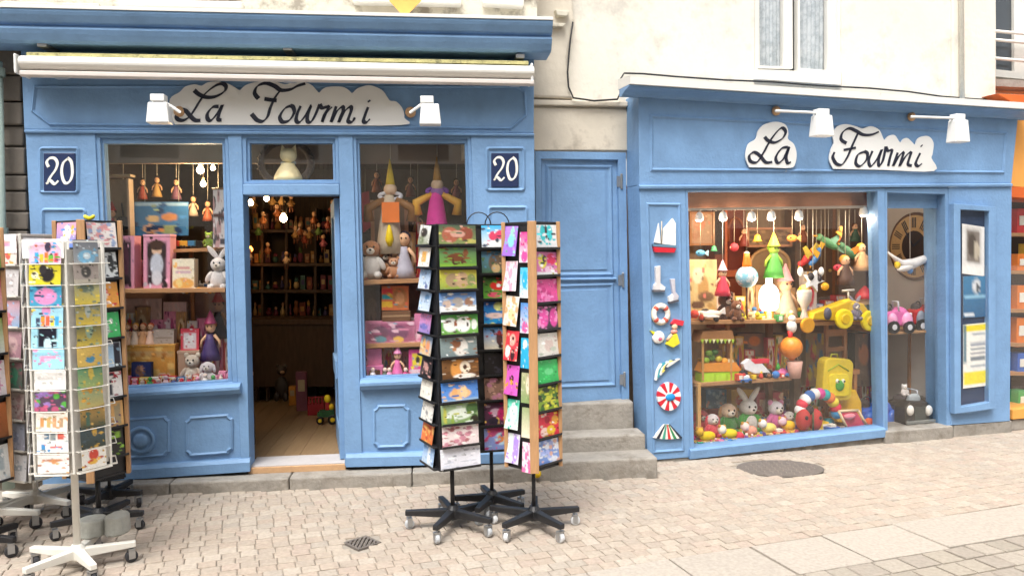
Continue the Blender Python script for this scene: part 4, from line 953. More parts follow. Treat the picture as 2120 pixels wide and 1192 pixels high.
qC = [('magenta and white', 'e83890/f0e0ec|.5,.8,.3,.2,e850a0'), ('cyan and white', '40c0e8/e8f0f4|.5,.4,.25,.3,28b0e0'), ('blue sky', '5090d8/e0e4f0|.5,.8,.3,.2,d860a0'), ('bright cyan', '28b8e8/30a8d8|.4,.2,.2,.15,f0f0f0'), ('beige and green', 'b8b890/88a068|.6,.4,.2,.3,e8d8c0'), ('pale olive', '98a878/e8e0c8'), ('pink dots on white', 'f0dce8|~e870a8,7,.12')]
for i, (ds, sp_) in enumerate(qC):
    rC.card(3, .066, rC.zt-stepP*(i+1)-.03, .085, stepP*.86, sp_, 'narrow card in %s, %s beside the front post, rightmost black rack' % (ds, ORD[i]), 'cards on the rack with wooden posts', .06, 0, .014, 100+i, 6, 10)

# --- the white wire rack in front at left
rD = Rack('card_rack', 'white wire card rack on a white five armed foot, nearest at left', 162, 1180, 486, 962, .205, 6, math.radians(-90), 'white card racks')
G = rD.G
MB().tube([G+V((0, 0, .08)), V((G.x, G.y, rD.zt-.01))], .019, 12).build('pole', CREAMM, rD.t, smooth=True)
star_base(rD.t, G, .10, CREAMM, 5, math.radians(170), .29, .034)
rowsD = [rD.zt-.155-(rD.zt-rD.zb-.16)*i/10.0 for i in range(11)]
cg = MB()
for i in range(6):
    q = rD.corner(i); cg.tube([V((q.x, q.y, rD.zb)), V((q.x, q.y, rD.zt-.04))], .0065, 6)
cg.build('cage_upright', CREAMM, rD.t)
for z in rowsD+[rD.zb, rD.zt-.04]:
    cg = MB(); cg.tube([V((rD.corner(i).x, rD.corner(i).y, z)) for i in range(6)], .002, 5, closed=True)
    for i in range(6):
        n, r = rD.face(i); c_ = V((G.x, G.y, z))+n*rD.ap
        cg.tube([c_-r*.09, c_-r*.09+n*.03+V((0, 0, .0)), c_+r*.09+n*.03, c_+r*.09], .0026, 5)
    if z != rD.zt-.04: cg.tube([V((G.x, G.y, z)), V((rD.corner(0).x, rD.corner(0).y, z))], .003, 5); cg.tube([V((G.x, G.y, z)), V((rD.corner(3).x, rD.corner(3).y, z))], .003, 5)
    cg.build('pocket_wire', CREAMM, rD.t)
for i in (5, 0, 1):
    n, r = rD.face(i); c_ = V((G.x, G.y, 0))+n*(rD.ap-.012)+V((0, 0, (rD.zt+rD.zb)/2-.03))
    MB().box(c_, r*.095, n*.002, V((0, 0, (rD.zt-rD.zb)/2-.05))).build('back_panel', cm('d8d4cc', .6), rD.t)
n, r = rD.face(0)
for i, (u0, u1, sp_, lab) in enumerate(((-.115, .10, 'f2f0ee|#.5,.55,.35,.05,b0b0c8|#.3,.4,.12,.06,c8a0c0|#.7,.35,.1,.05,b8c0d0', 'white header sign with grey writing on top of the white wire rack'),)):
    c_ = V((G.x, G.y, rD.zt-.03))+n*(rD.ap+.012)
    printed(c_+r*u0+V((0, 0, .005)), c_+r*u1+V((0, 0, .005)), c_+r*u0-V((0, 0, .095)), sp_, .002, seed=3, nx=18).build('header_sign', PRINTM, rD.t)
fD = [('coloured pencils on pink', 'f4c4dc|#.25,.75,.07,.22,38a8e0|#.4,.78,.06,.18,f0c040|#.55,.75,.06,.22,e87838|#.7,.8,.07,.16,68b848|#.85,.75,.06,.2,e84858|.6,.3,.1,.22,484058'), ('a black cat on yellow', 'd8cc38|.6,.55,.22,.35,282428|.45,.35,.12,.2,383438|.2,.6,.12,.15,e8e4c0'), ('a pink pig on teal', '489cc0|.5,.6,.35,.35,e890c0|.3,.2,.1,.1,305878'), ('coloured pencils on pale blue', 'a8dcf0|#.2,.8,.07,.18,404860|#.35,.75,.07,.22,e89838|#.5,.75,.07,.22,e86848|#.65,.75,.07,.22,f0d048|#.8,.75,.07,.2,48a8e0|.45,.3,.14,.24,e8a0d0'), ('a black arch on pale blue', 'a8e0f4|#.5,.55,.3,.42,202030|.5,.85,.12,.3,c8e8f4'), ('a pink scarf on pale blue', 'a4dcf2|.5,.5,.3,.08,f0a8cc|.3,.65,.08,.1,e898c0'), ('nothing but pale paper', 'e8e4e0|#.5,.5,.4,.05,d0ccc8'), ('a bright flower pattern', '584858|~b85878,8,.12|~58a848,5,.1|~9878b8,6,.1'),
      ('a row of orange houses', 'f0e8dc|#.2,.6,.06,.2,d89860|#.4,.6,.06,.22,c8b070|#.6,.6,.06,.2,d8a078|#.8,.6,.06,.2,b89878'), ('small blue and red figures', 'eeecea|#.3,.3,.08,.12,487898|#.5,.35,.08,.12,98a0a0|#.75,.3,.1,.15,d86858|#.2,.75,.06,.12,4890c8|#.6,.78,.2,.05,d87878'), ('a faint brown branch', 'ece8e4|.5,.45,.3,.06,c89078|.5,.5,.08,.12,d89868')]
for i, (ds, sp_) in enumerate(fD):
    rD.card(0, random.uniform(-.004, .004), rowsD[i]+.004, .165, .122, sp_, 'card with %s, %s in white wire rack, front column' % (ds, ORD[i]), 'cards on the white wire rack', .07, random.uniform(-.03, .03), .016, 120+i, 14, 10)
gD = [('a blue car on grey', '7c8088/989ca0|.5,.75,.35,.3,78b0d0|.5,.7,.15,.15,c8d8e0'), ('a grey stone arch', 'a89c94|.5,.5,.2,.25,484440|#.5,.9,.5,.1,b8b0a0'), ('a yellow roof', '98a088/d8c048|.5,.3,.3,.2,687868'), ('a grey street and yellow sand', '586c68/d8bc48|.5,.4,.1,.3,a8b0a8'), ('dark green trees', '3c5048/c8b048|.5,.3,.15,.4,88a088'), ('a golden field', 'd8b860/c8a858|.5,.7,.2,.15,4888a8'), ('a green hill with orange', '48886c/98a868|.5,.4,.1,.3,c8b050'), ('a green lake', '88a888/b8a868|.5,.2,.1,.2,d8a040'), ('an orange facade', 'c8a058/404838|#.3,.6,.08,.3,486858'), ('a dark waterfront', '485860/384038|.6,.3,.1,.2,c8a048'), ('a red bird on white', 'e8e4dc|.5,.4,.2,.25,c84838|.45,.7,.2,.12,e0b048')]
for i, (ds, sp_) in enumerate(gD):
    rD.card(1, random.uniform(-.004, .004), rowsD[i]+.004, .135, .122, sp_, 'postcard of %s, %s in white wire rack, right column' % (ds, ORD[i]), 'cards on the white wire rack', .07, random.uniform(-.03, .03), .016, 140+i, 10, 10)
for i in range(11):
    sp_ = ['e8e4e8|#.5,.5,.3,.3,d0c8d0', 'e4e8ec|#.5,.4,.3,.2,88b098', 'dcdce4|#.5,.5,.3,.35,a8b0c0', 'e8e4dc|#.4,.5,.3,.3,c0b8b0'][i % 4]
    rD.card(5, 0, rowsD[i]+.004, .15, .122, sp_, 'pale card seen edge on, %s in the left column of the white wire rack' % ORD[i], 'cards on the white wire rack', .10, random.uniform(-.05, .05), .03, 160+i, 8, 8)

# --- the rack with a wooden post and stone weights behind it
rG = Rack('card_rack', 'card rack with a wooden post and black foot weighted by grey stones', 206, 1098, 458, 982, .25, 4, math.radians(-90+62), 'wooden post card racks')
stepG = (rG.zt-rG.zb)/8.6; rowsG = [rG.zt-stepG*(i+1)+.01 for i in range(8)]
box_rack(rG, BLACK, WOOD, .022, rowsG, .016, BLACK, .10, .03, 5, math.radians(150), .27, [0, 3])
fG = [('a white floral pattern', 'e8e0dc|~d89898,8,.1|~98a8c8,6,.08'), ('black and white shapes', 'd8dcdc|.4,.6,.2,.4,282c34|.8,.4,.1,.4,303030'), ('a red ball on orange', 'e8a048|.5,.35,.15,.15,d83848|.5,.5,.2,.1,f0d8c8'), ('a white dog on green', '48b868|.35,.6,.25,.35,dce4dc|.35,.55,.08,.1,787878'), ('a pale blue lady', 'd0dce8|.6,.5,.2,.4,a8c8e0|#.85,.5,.12,.5,302c34'), ('black writing on white', 'f0ece8|#.45,.6,.2,.3,383840|#.5,.08,.5,.08,c83848'), ('an orange interior', 'e0b070|#.45,.5,.12,.4,584868|#.8,.5,.1,.4,a89878'), ('green and black bands', '302c2c|#.5,.2,.4,.12,98c848')]
for i, (ds, sp_) in enumerate(fG):
    rG.card(0, .0, rowsG[i]+.006, .19, stepG*.86, sp_, 'card with %s, %s on the stone weighted rack' % (ds, ORD[i]), 'cards on the stone weighted rack', .10, random.uniform(-.04, .04), .02, 180+i, 12, 10)
for i, (ds, sp_) in enumerate([('a pink and blue banner', 'e8a0b8/4888d8|.5,.4,.2,.3,f0e8e8|.8,.3,.1,.2,e8b838')]):
    rG.card(3, .0, rowsG[i]+.006, .19, stepG*.86, sp_, 'card with a pink and blue banner on the left face of the stone weighted rack', 'cards on the stone weighted rack', .08, 0, .02, 199, 12, 10)
bw = thing('ribbon_bow', 'yellow ribbon bow tied on top of the stone weighted rack', 'bow', V((rG.G.x+.02, rG.G.y, rG.zt)))
for sx in (-1, 1): MB().ell(V((rG.G.x+.04+sx*.018, rG.G.y-.05, rG.zt+.022)), (.018, 0, .008*sx), (0, .012, 0), (0, 0, .014)).build('loop', cm('e8d838', .5), bw, smooth=True)
MB().ell(V((rG.G.x+.04, rG.G.y-.05, rG.zt+.016)), (.008, 0, 0), (0, .010, 0), (0, 0, .014)).build('knot', cm('d8c828', .5), bw, smooth=True)
for i, (x, y, w, h_, lab) in enumerate(((192, 1092, .17, .10, 'flat grey stone block on the black rack foot at left'), (243, 1088, .13, .11, 'rounded grey stone block beside the black pole at left'))):
    c_ = g(x, y+14, .125); mb = MB(); n_ = 10
    lo = [c_+V((w*.5*math.cos(2*math.pi*k_/n_)*random.uniform(.9, 1.05), .09*math.sin(2*math.pi*k_/n_), 0)) for k_ in range(n_)]
    mb.prism(lo, [c_+(p-c_)*.92+V((0, 0, h_+random.uniform(-.004, .004))) for p in lo]); mb.build('weight_stone', mat('pale_block_%d' % i, (.40, .40, .36), .9, .15, 20, .3, 60), None, bev=.012, label=lab, cat='stone')
# --- two more stands further back and at the edge of the frame
rE = Rack('card_rack', 'tall card rack on a white pole behind the white wire rack', 76, 1062, 486, 980, .30, 4, math.radians(-90+70), 'white card racks')
stepE = (rE.zt-rE.zb)/8; rowsE = [rE.zt-stepE*(i+1)+.0 for i in range(8)]
box_rack(rE, cm('cfc8c4', .6), CREAMM, .008, rowsE, .017, CREAMM, .11, .034, 4, math.radians(-20), .30, [0, 3], ledge=CREAMM)
fE = [('a red and gold border', 'e0d0c8|~c85848,9,.12|~c8a048,6,.1'), ('a grey tracing', 'c8c4c4|.5,.5,.3,.2,b0a8a8'), ('a pink and blue scene', 'c898a0/88a8c8|.4,.7,.25,.25,b86878'), ('dusty pink', 'b89098/a8808c|.5,.5,.3,.3,c8a8a8'), ('a dark green leaf', '885860/386858|.5,.5,.25,.3,388868'), ('brown lines', 'b0a09c|~987878,7,.1'), ('slate blue', '98a0b0/a8a8b8|.5,.5,.2,.2,8890a8'), ('white lettering', 'e4e4e8|#.5,.5,.3,.1,b8c0c8')]
for i, (ds, sp_) in enumerate(fE):
    rE.card(3, .05, rowsE[i]+.005, .17, stepE*.86, sp_, 'faded card with %s, %s on left face of white pole rack' % (ds, ORD[i]), 'cards on the white pole rack', .08, random.uniform(-.03, .03), .02, 220+i, 10, 10)
    rE.card(0, -.06, rowsE[i]+.005, .15, stepE*.86, ['e8e8ec|#.5,.5,.3,.3,c0c8d0', 'dfe6ec|#.5,.6,.3,.2,88b8d8', 'e8e4e0|#.5,.4,.3,.3,b8b0b0'][i % 3], 'pale card, %s on the right face of the white pole rack' % ORD[i], 'cards on the white pole rack', .08, random.uniform(-.03, .03), .02, 240+i, 8, 8)
printed(V((rE.G.x, rE.G.y, rE.zt))+rE.face(3)[0]*.17-rE.face(3)[1]*.14+V((0, 0, .0)), V((rE.G.x, rE.G.y, rE.zt))+rE.face(3)[0]*.17+rE.face(3)[1]*.14, V((rE.G.x, rE.G.y, rE.zt))+rE.face(3)[0]*.17-rE.face(3)[1]*.14-V((0, 0, .12)), 'f0eef0|#.5,.55,.3,.08,d898b8|#.7,.4,.1,.08,e8a8a0|#.3,.5,.1,.06,a8b0d0', .002, nx=14, seed=5).build('header_sign', PRINTM, rE.t)
rF = Rack('card_rack', 'card rack with a wooden edge cut off by the left frame', -48, 1150, 472, 1000, .26, 4, math.radians(-90+75), 'wooden post card racks')
stepF = (rF.zt-rF.zb)/6; rowsF = [rF.zt-stepF*(i+1)+.005 for i in range(6)]
box_rack(rF, BLACK, WOOD, .024, rowsF, .016, BLACK, .11, .036, 5, math.radians(-5), .24, [0])
for i, hx in enumerate(['5a8a4c/88a858', 'c84858/e8c0c0', '98b058/e0e4dc', 'e8e0e4|#.5,.6,.3,.3,c870a0', 'c87848/8a5838', 'e8ecec|#.5,.4,.3,.3,b0c0c8']):
    rF.card(0, .02, rowsF[i]+.006, .18, stepF*.84, hx, 'card showing at the left frame edge, %s on the cut off rack' % ORD[i], 'cards on the cut off rack', .06, 0, .018, 260+i, 10, 10)
rH = Rack('card_rack', 'card rack on a thin black pole at the back, mostly hidden at left', 228, 1046, 486, 984, .2, 4, math.radians(-90+30), 'wooden post card racks')
box_rack(rH, BLACK, None, 0, [rH.zt-(rH.zt-rH.zb)*(i+1)/7 for i in range(7)], .011, BLACK, .09, .034, 4, math.radians(-8), .24, [0])
rI = Rack('display_stand', 'white footed display stand cut off by the left frame', -30, 1095, 700, 1000, .22, 4, math.radians(-90), None)
box_rack(rI, cm('b8b0a8', .6), None, 0, [rI.zt-(rI.zt-rI.zb)*(i+1)/4 for i in range(4)], .017, CREAMM, .12, .038, 5, math.radians(2), .34, [0], ledge=CREAMM)

# ------------------------------------------------------------------ inside the left shop
room = thing('shop_room', 'dark timbered room of the left shop seen through door and windows', 'room', L.at(1.8, -2, FZ), kind='structure')
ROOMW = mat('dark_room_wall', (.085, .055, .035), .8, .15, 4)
UA, UB = L.uz(60, 500)[0]+.02, L.uz(1100, 500)[0]-.05
CEIL = L.uz(600, 288, -.25)[1]+.10
def lbx(u0, u1, o0, o1, z0, z1, name, m, par=room, bev=0):
    return MB().box(L.at((u0+u1)/2, (o0+o1)/2, (z0+z1)/2), L.U*(u1-u0)/2, L.N*(o1-o0)/2, V((0, 0, (z1-z0)/2))).build(name, m, par, bev=bev)
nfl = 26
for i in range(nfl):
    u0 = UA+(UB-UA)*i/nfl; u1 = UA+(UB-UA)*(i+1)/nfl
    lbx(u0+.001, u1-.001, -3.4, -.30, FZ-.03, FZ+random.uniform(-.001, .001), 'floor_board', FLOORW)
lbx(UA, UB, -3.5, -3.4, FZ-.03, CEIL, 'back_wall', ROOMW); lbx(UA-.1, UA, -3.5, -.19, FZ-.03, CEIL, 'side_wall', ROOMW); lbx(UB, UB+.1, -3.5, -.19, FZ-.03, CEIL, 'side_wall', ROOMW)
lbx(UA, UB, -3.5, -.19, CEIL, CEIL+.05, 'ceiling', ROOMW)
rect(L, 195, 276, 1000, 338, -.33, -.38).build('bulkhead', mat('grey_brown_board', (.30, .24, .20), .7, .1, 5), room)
slab(L, [(514, 938), (705, 930), (716, 962), (517, 972)], -.02, -.30).build('x', None) if False else None
dpx = [L.p(517, 971, -.02), L.p(714, 961, -.02)]
ua, ub = L.uz(515, 970, -.02)[0], L.uz(716, 962, -.02)[0]
lbx(ua, ub, -.30, -.03, FZ-.04, FZ+.004, 'door_mat', mat('pale_threshold', (.46, .44, .44), .8, .08, 12), bev=.004)
lbx(ua, ub, -.028, -.004, FZ-.05, FZ-.004, 'threshold_strip', cm('c09a74', .6), bev=.003)
# window decks
wu = [(L.uz(232, 790, -.1)[0], L.uz(484, 790, -.1)[0], L.uz(300, 802, -.08)[1]), (L.uz(750, 780, -.1)[0], L.uz(986, 780, -.1)[0], L.uz(800, 781, -.08)[1])]
for u0, u1, z in wu: lbx(u0, u1, -.75, -.165, z-.03, z, 'window_deck', SHELF); lbx(u0, u1, -.75, -.72, FZ, z-.03, 'deck_front', DARKWOOD)

def lamp(pl, o, px, py, label, r=9, power=14, col='ffd8a0', strength=25, cord=None, name='light_bulb', group='lit bulbs in the shop'):
    t_ = Toy(pl, o, px, py, name, label, 'lamp', group)
    t_.lathe('bulb', px, py+r, [(r*.2, 0), (r*.75, r*.35), (r, r), (r*.75, r*1.6), (r*.4, r*2.1), (r*.35, r*2.3)], emit('bulb_glow_%d' % int(strength), col, strength))
    t_.lathe('socket', px, py-r*1.25, [(r*.45, 0), (r*.45, r*.9), (r*.2, r*1.1)], '5a4a30')
    if cord: t_.tube('cord', [(px, py-r*2), (px, cord)], .8, '201810')
    li = bpy.data.lights.new('bulb_light', 'POINT'); li.energy = power; li.color = lin(col); li.shadow_soft_size = r*t_.k*.8
    lo_ = bpy.data.objects.new('bulb_light', li); COL.objects.link(lo_); lo_.parent = t_.t; lo_.location = t_.P(px, py+r*2.4, 10)-WL[t_.t.name]
    return t_
lamp(L, -.44, 415, 352, 'largest lit bulb of the cluster high in the left window', 8, 5, cord=290)
lamp(L, -.48, 421, 381, 'lower lit bulb of the cluster high in the left window', 6, 3, cord=290)
lamp(L, -.52, 441, 348, 'small lit bulb beside the cluster high in the left window', 5, 2, cord=290)
lamp(L, -1.6, 519, 420, 'lit bulb in the top corner of the open doorway, nearest its jamb', 6, .2, cord=300)
lamp(L, -2.2, 552, 411, 'lit bulb just under the lintel of the open doorway', 6, .2, cord=300)
lamp(L, -1.9, 587, 452, 'lowest lit bulb hanging in the open doorway', 8, .3, cord=300)
lamp(L, -2.8, 519, 516, 'dim orange lamp low on the dark left side of the doorway', 5, .2, 'ff9838', 6, cord=300)

# back shelves behind the doorway with dim toys
bs = thing('wall_shelf', 'tall dark wooden shelf unit at the back of the doorway room', 'shelf', L.p(600, 850, -3.1))
for y in (475, 545, 600, 655): rect(L, 470, y, 760, y+6, -2.9, -3.38).build('shelf_board', DARKWOOD, bs)
for x in (540, 590, 650, 720): rect(L, x, 430, x+5, 660, -2.92, -3.38).build('upright', DARKWOOD, bs)
rect(L, 460, 661, 700, 672, -2.6, -3.2).build('counter_top', DARKWOOD, bs); rect(L, 465, 673, 690, 800, -2.62, -3.2).build('counter_front', DARKWOOD, bs)
rt = random.Random(21)
DIM = ['8a5030', '7a3828', 'a87838', '586838', '484068', '98603c', 'b08858', '703040', '406058', 'c0a070']
for row, yb in (('top', 474), ('second', 544), ('third', 599), ('lowest', 654)):
    x = 512; num = 0
    while x < 690:
        w = rt.uniform(7, 13); hh = rt.uniform(16, 34); hx = rt.choice(DIM)
        t_ = Toy(L, -3.05, x+w/2, yb, 'small_toy', 'small toy, %s from the left on the %s back shelf in the doorway' % (NTH[num], row), 'toy', 'dim toys on the %s back shelf' % row)
        k_ = rt.choice((0, 0, 1, 1, 1, 2)); num += 1
        if k_ == 0: t_.ell('body', x+w/2, yb-hh*.35, w*.5, hh*.35, hx); t_.ell('head', x+w/2, yb-hh*.78, w*.36, hh*.22, rt.choice(DIM))
        elif k_ == 1: t_.box('body', x, yb-hh, x+w, yb, 10, hx); t_.box('label', x+2, yb-hh*.7, x+w-2, yb-hh*.35, 1, rt.choice(DIM), d=5.6)
        else: t_.lathe('body', x+w/2, yb, [(w*.45, 0), (w*.5, hh*.3), (w*.2, hh*.65), (w*.15, hh*.7)], hx); t_.ell('head', x+w/2, yb-hh*.82, w*.28, hh*.17, 'c09070')
        x += w+rt.uniform(1, 5)
for i in range(20):
    x = 516+i*9.6; y = rt.uniform(412, 490) if i % 4 else rt.uniform(490, 545); hx = rt.choice(['b06838', 'a04830', 'c89858', '886030', 'a85860', '607838', 'd0a880', '905028'])
    o_ = rt.uniform(-2.6, -1.4)
    t_ = Toy(L, o_, x, y, 'hanging_puppet', 'little hanging puppet, %s from the left in the row inside the doorway' % NTH[i], 'puppet', 'puppets hanging inside the doorway')
    t_.tube('string', [(x, y-12), (x, 300)], .5, '181008'); t_.ell('head', x, y-8, 4.5, 5, 'c89870'); t_.lathe('body', x, y+12, [(6, 0), (5, 6), (2.5, 16)], hx)
    t_.tube('arm', [(x-2, y), (x-8, y+8)], 1.4, hx); t_.tube('arm', [(x+2, y), (x+8, y+7)], 1.4, hx); t_.tube('leg', [(x-2, y+10), (x-3, y+24)], 1.5, '704028'); t_.tube('leg', [(x+2, y+10), (x+4, y+23)], 1.5, '704028')
# things on the doorway floor
def floor_off(px, py, z): return L.off_z(px, py, z)
def crate(px, py, w, h, hx, label, name='toy_crate', slats=True, dep=18):
    o_ = floor_off(px, py, FZ); t_ = Toy(L, o_, px, py, name, label, 'crate')
    t_.box('box', px-w/2, py-h, px+w/2, py-.5, dep, hx)
    for i in range(5): t_.box('slat', px-w/2+1+i*w/5, py-h*1.5, px-w/2+1+i*w/5+w/9, py-h, 2, hx, d=dep/2-1)
    t_.box('top_rail', px-w/2, py-h*1.62, px+w/2, py-h*1.5, 2, hx, d=dep/2-1)
crate(655, 858, 34, 24, '98242c', 'red toy crate with a slatted rim on the shop floor')
o_ = floor_off(677, 876, FZ); t = Toy(L, o_, 677, 876, 'toy_tractor', 'green and yellow toy tractor on the floor just inside the doorway', 'toy tractor')
t.box('body', 662, 848, 692, 862, 16, '24502c'); t.cyl('wheel', 664, 868, 8, 8, '1c1c1c', d=9); t.cyl('wheel', 690, 866, 10, 8, '1c1c1c', d=9); t.cyl('rim', 664, 868, 4, 9, 'e0c028', d=9.5); t.cyl('rim', 690, 866, 5, 9, 'e0c028', d=9.5)
t.ell('driver', 678, 825, 7, 9, 'f0d828'); t.ell('seat', 686, 842, 6, 7, 'f0c828'); t.box('bonnet', 658, 852, 668, 860, 12, '2c6034', d=3); t.box('column', 674, 832, 682, 848, 8, 'a02828')
for (px, py, w, h, hx, lab) in ((606, 838, 14, 40, 'c88838', 'narrow orange box on the shop floor'), (625, 850, 22, 82, '7a4858', 'tall dusky pink box on the shop floor'), (646, 820, 18, 70, '2c4448', 'dark teal box behind the red crate'), (668, 815, 16, 70, '3c6838', 'green box behind the red crate')):
    o_ = floor_off(px, py, FZ); t = Toy(L, o_, px, py, 'toy_carton', lab, 'carton'); t.box('body', px-w/2, py-h, px+w/2, py, 14, hx); t.box('label', px-w*.32, py-h*.8, px+w*.32, py-h*.5, 1, 'b0a080', d=7.4)
o_ = floor_off(560, 830, FZ); t = Toy(L, o_, 560, 830, 'chair', 'dark wooden chair in the gloom at the left of the doorway room', 'chair')
for x in (530, 552): t.box('leg', x, 768, x+4, 830, 4, DARKWOOD, d=8); t.box('leg', x, 690, x+4, 830, 4, DARKWOOD, d=-8)
t.box('seat', 528, 760, 558, 767, 22, DARKWOOD)
for y in (700, 722, 744): t.box('back_slat', 530, y, 556, y+6, 2, DARKWOOD, d=-8)
t = Toy(L, -1.6, 585, 800, 'rocking_bear', 'dark plush bear sitting on the shop floor beside the chair', 'plush toy')
zb_ = 838
t.ell('body', 583, 800, 14, 22, '2a2018'); t.ell('head', 583, 766, 11, 11, '30241a'); t.ell('muzzle', 586, 769, 5, 4, '8a6848', d=9)
for sx in (-1, 1): t.ell('ear', 583+sx*8, 757, 4, 4, '30241a'); t.ell('leg', 583+sx*9, 820, 6, 10, '2a2018', d=6)

# wreath and pot figure behind the transom
t = Toy(L, -.20, 592, 335, 'wreath', 'grey twig wreath hanging behind the transom glass', 'wreath')
t.ring('ring', 592, 338, 52, 44, 8, '584c44', n=26, rough=.9)
for i in range(26):
    a_ = i*2*math.pi/26; t.tube('twig', [(592+50*math.cos(a_), 338+42*math.sin(a_), 4), (592+60*math.cos(a_+.25), 338+50*math.sin(a_+.25), 9)], 1.2, '6a5c50', n=5)
t = Toy(L, -.15, 597, 375, 'cat_figure', 'cream cat shaped figure standing behind the transom glass', 'figure')
t.lathe('body', 597, 376, [(30, 0), (29, 10), (22, 24), (15, 34), (14, 38)], 'e8d8a8'); t.ell('head', 597, 322, 18, 16, 'ece0b4', rd=12); t.poly('ear', [(580, 318), (584, 300), (594, 312)], 5, 'ece0b4'); t.poly('ear', [(600, 312), (612, 300), (614, 318)], 5, 'ece0b4'); t.ring('collar', 597, 338, 15, 3, 2, '98a0a0')

# ------------------------------------------------------------------ generic toys
def plush(pl, o, px, py, h, body, head=None, ear='round', label='', belly=None, group=None, earcol=None, name='plush_toy', muzzle=None):
    head = head or body; t_ = Toy(pl, o, px, py, name, label, 'plush toy', group); s_ = h/100.0; ec = earcol or head
    t_.ell('body', px, py-28*s_, 24*s_, 29*s_, body, rd=20*s_, rough=.95)
    if belly: t_.ell('belly', px, py-28*s_, 16*s_, 21*s_, belly, rd=8*s_, d=14*s_, rough=.95)
    t_.ell('head', px, py-70*s_, 22*s_, 20*s_, head, rd=19*s_, rough=.95)
    t_.ell('muzzle', px, py-65*s_, 10*s_, 8*s_, muzzle or 'f0e4d4', rd=8*s_, d=16*s_, rough=.95)
    t_.ell('nose', px, py-68*s_, 3*s_, 2.4*s_, '201818', d=24*s_)
    for sx in (-1, 1):
        if ear == 'round': t_.ell('ear', px+sx*17*s_, py-88*s_, 8*s_, 8*s_, ec, rd=4*s_, rough=.95)
        elif ear == 'long': t_.ell('ear', px+sx*15*s_, py-103*s_, 8*s_, 24*s_, ec, rd=4*s_, rot=sx*38, rough=.95)
        else: t_.ell('ear', px+sx*22*s_, py-66*s_, 7*s_, 17*s_, ec, rd=4*s_, rot=sx*-12, rough=.95)
        t_.ell('eye', px+sx*8*s_, py-75*s_, 2.4*s_, 2.8*s_, '181414', d=18*s_)
        t_.ell('arm', px+sx*24*s_, py-36*s_, 8*s_, 18*s_, body, rd=8*s_, rot=sx*-30, d=6*s_, rough=.95)
        t_.ell('leg', px+sx*17*s_, py-9*s_, 10*s_, 9*s_, body, rd=17*s_, d=12*s_, rough=.95)
    return t_
def doll(pl, o, px, py, h, dress, hair, label, skin='e8b890', hat=None, group=None, name='doll', string=None):
    t_ = Toy(pl, o, px, py, name, label, 'doll', group); s_ = h/100.0
    t_.lathe('dress', px, py, [(24*s_, 0), (20*s_, 18*s_), (10*s_, 48*s_), (8*s_, 62*s_)], dress); t_.ell('head', px, py-76*s_, 12*s_, 14*s_, skin); t_.ell('hair', px, py-81*s_, 13.5*s_, 12*s_, hair, d=-4*s_)
    for sx in (-1, 1): t_.tube('arm', [(px+sx*8*s_, py-58*s_), (px+sx*20*s_, py-44*s_), (px+sx*22*s_, py-30*s_)], [4*s_, 3.6*s_, 3*s_], skin); t_.ell('eye', px+sx*4.5*s_, py-78*s_, 1.6*s_, 2*s_, '302020', d=11*s_)
    if hat: t_.lathe('hat', px, py-84*s_, [(16*s_, 0), (13*s_, 3*s_), (7*s_, 18*s_), (1*s_, 32*s_)], hat)
    if string: t_.tube('string', [(px, py-96*s_), (px, string)], .6, 'c8c0b0')
    return t_
def carton(pl, o, x0, y0, x1, y1, spec, dep, label, side='d8d0c0', seed=0, name='toy_box', lid=None, nx=14, ny=14, cat='box', group=None):
    t_ = Toy(pl, o, (x0+x1)/2, y1, name, label, cat, group)
    t_.pr('carton', x0, y0, x1, y1, spec, dep, 0, side, nx, ny, seed)
    if lid: t_.box('lid', x0-1, y0-3, x1+1, y0+2, dep+1, lid, d=-dep/2+.5)
    return t_
def plank(pl, x0, y0, x1, y1, th, of, ob, label, m=SHELF, name='shelf_board'):
    t_ = slab(pl, [(x0, y0), (x1, y1), (x1, y1+th), (x0, y0+th)], of, ob)
    return t_.build(name, m, None, bev=.003, label=label, cat='shelf')

# ------------------------------------------------------------------ left window
plank(L, 236, 598, 466, 596, 9, -.16, -.62, 'long wooden shelf across the left window under the pink doll boxes')
plank(L, 348, 516, 446, 513, 7, -.32, -.62, 'short wooden shelf above the cream gift box in the left window')
dz = wu[0][2]
t = Toy(L, -.5, 400, 700, 'shelf_post', 'brown wooden post holding the shelves in the left window', 'post'); t.box('post', 396, 510, 404, 790, 8, 'a06838'); t.box('foot', 393, 786, 407, 803, 12, '8a5830')
DOLLBOX = 'e8a0b8|#.5,.52,.36,.40,483840|.5,.25,.2,.12,e8c0a0|.5,.18,.3,.1,4c3428|.5,.55,.24,.22,c8ccd8|.5,.8,.2,.14,d8d8e0|.22,.3,.08,.14,302420|.78,.3,.08,.14,302420|.25,.85,.08,.08,302028|.78,.85,.08,.08,302028'
carton(L, -.24, 250, 488, 278, 597, 'e8a0b8|#.45,.52,.3,.42,483840|.4,.5,.2,.3,603848|.4,.85,.3,.1,382830', 40, 'pink doll box half hidden by the card racks in the left window', 'e0a0b4', 3)
carton(L, -.24, 297, 488, 352, 597, DOLLBOX, 40, 'pink doll box with a window showing a doll, in the left shop window', 'e0a0b4', 4, lid='f0b0c4', nx=16, ny=26)
carton(L, -.24, 357, 536, 402, 596, 'f4ead0|.5,.85,.5,.2,e8b060|#.5,.3,.3,.05,e0a8a0|#.5,.45,.35,.05,d8b8c0|.3,.85,.15,.15,f0d890', 30, 'cream gift box on the long shelf in the left window', 'f0e4cc', 5)
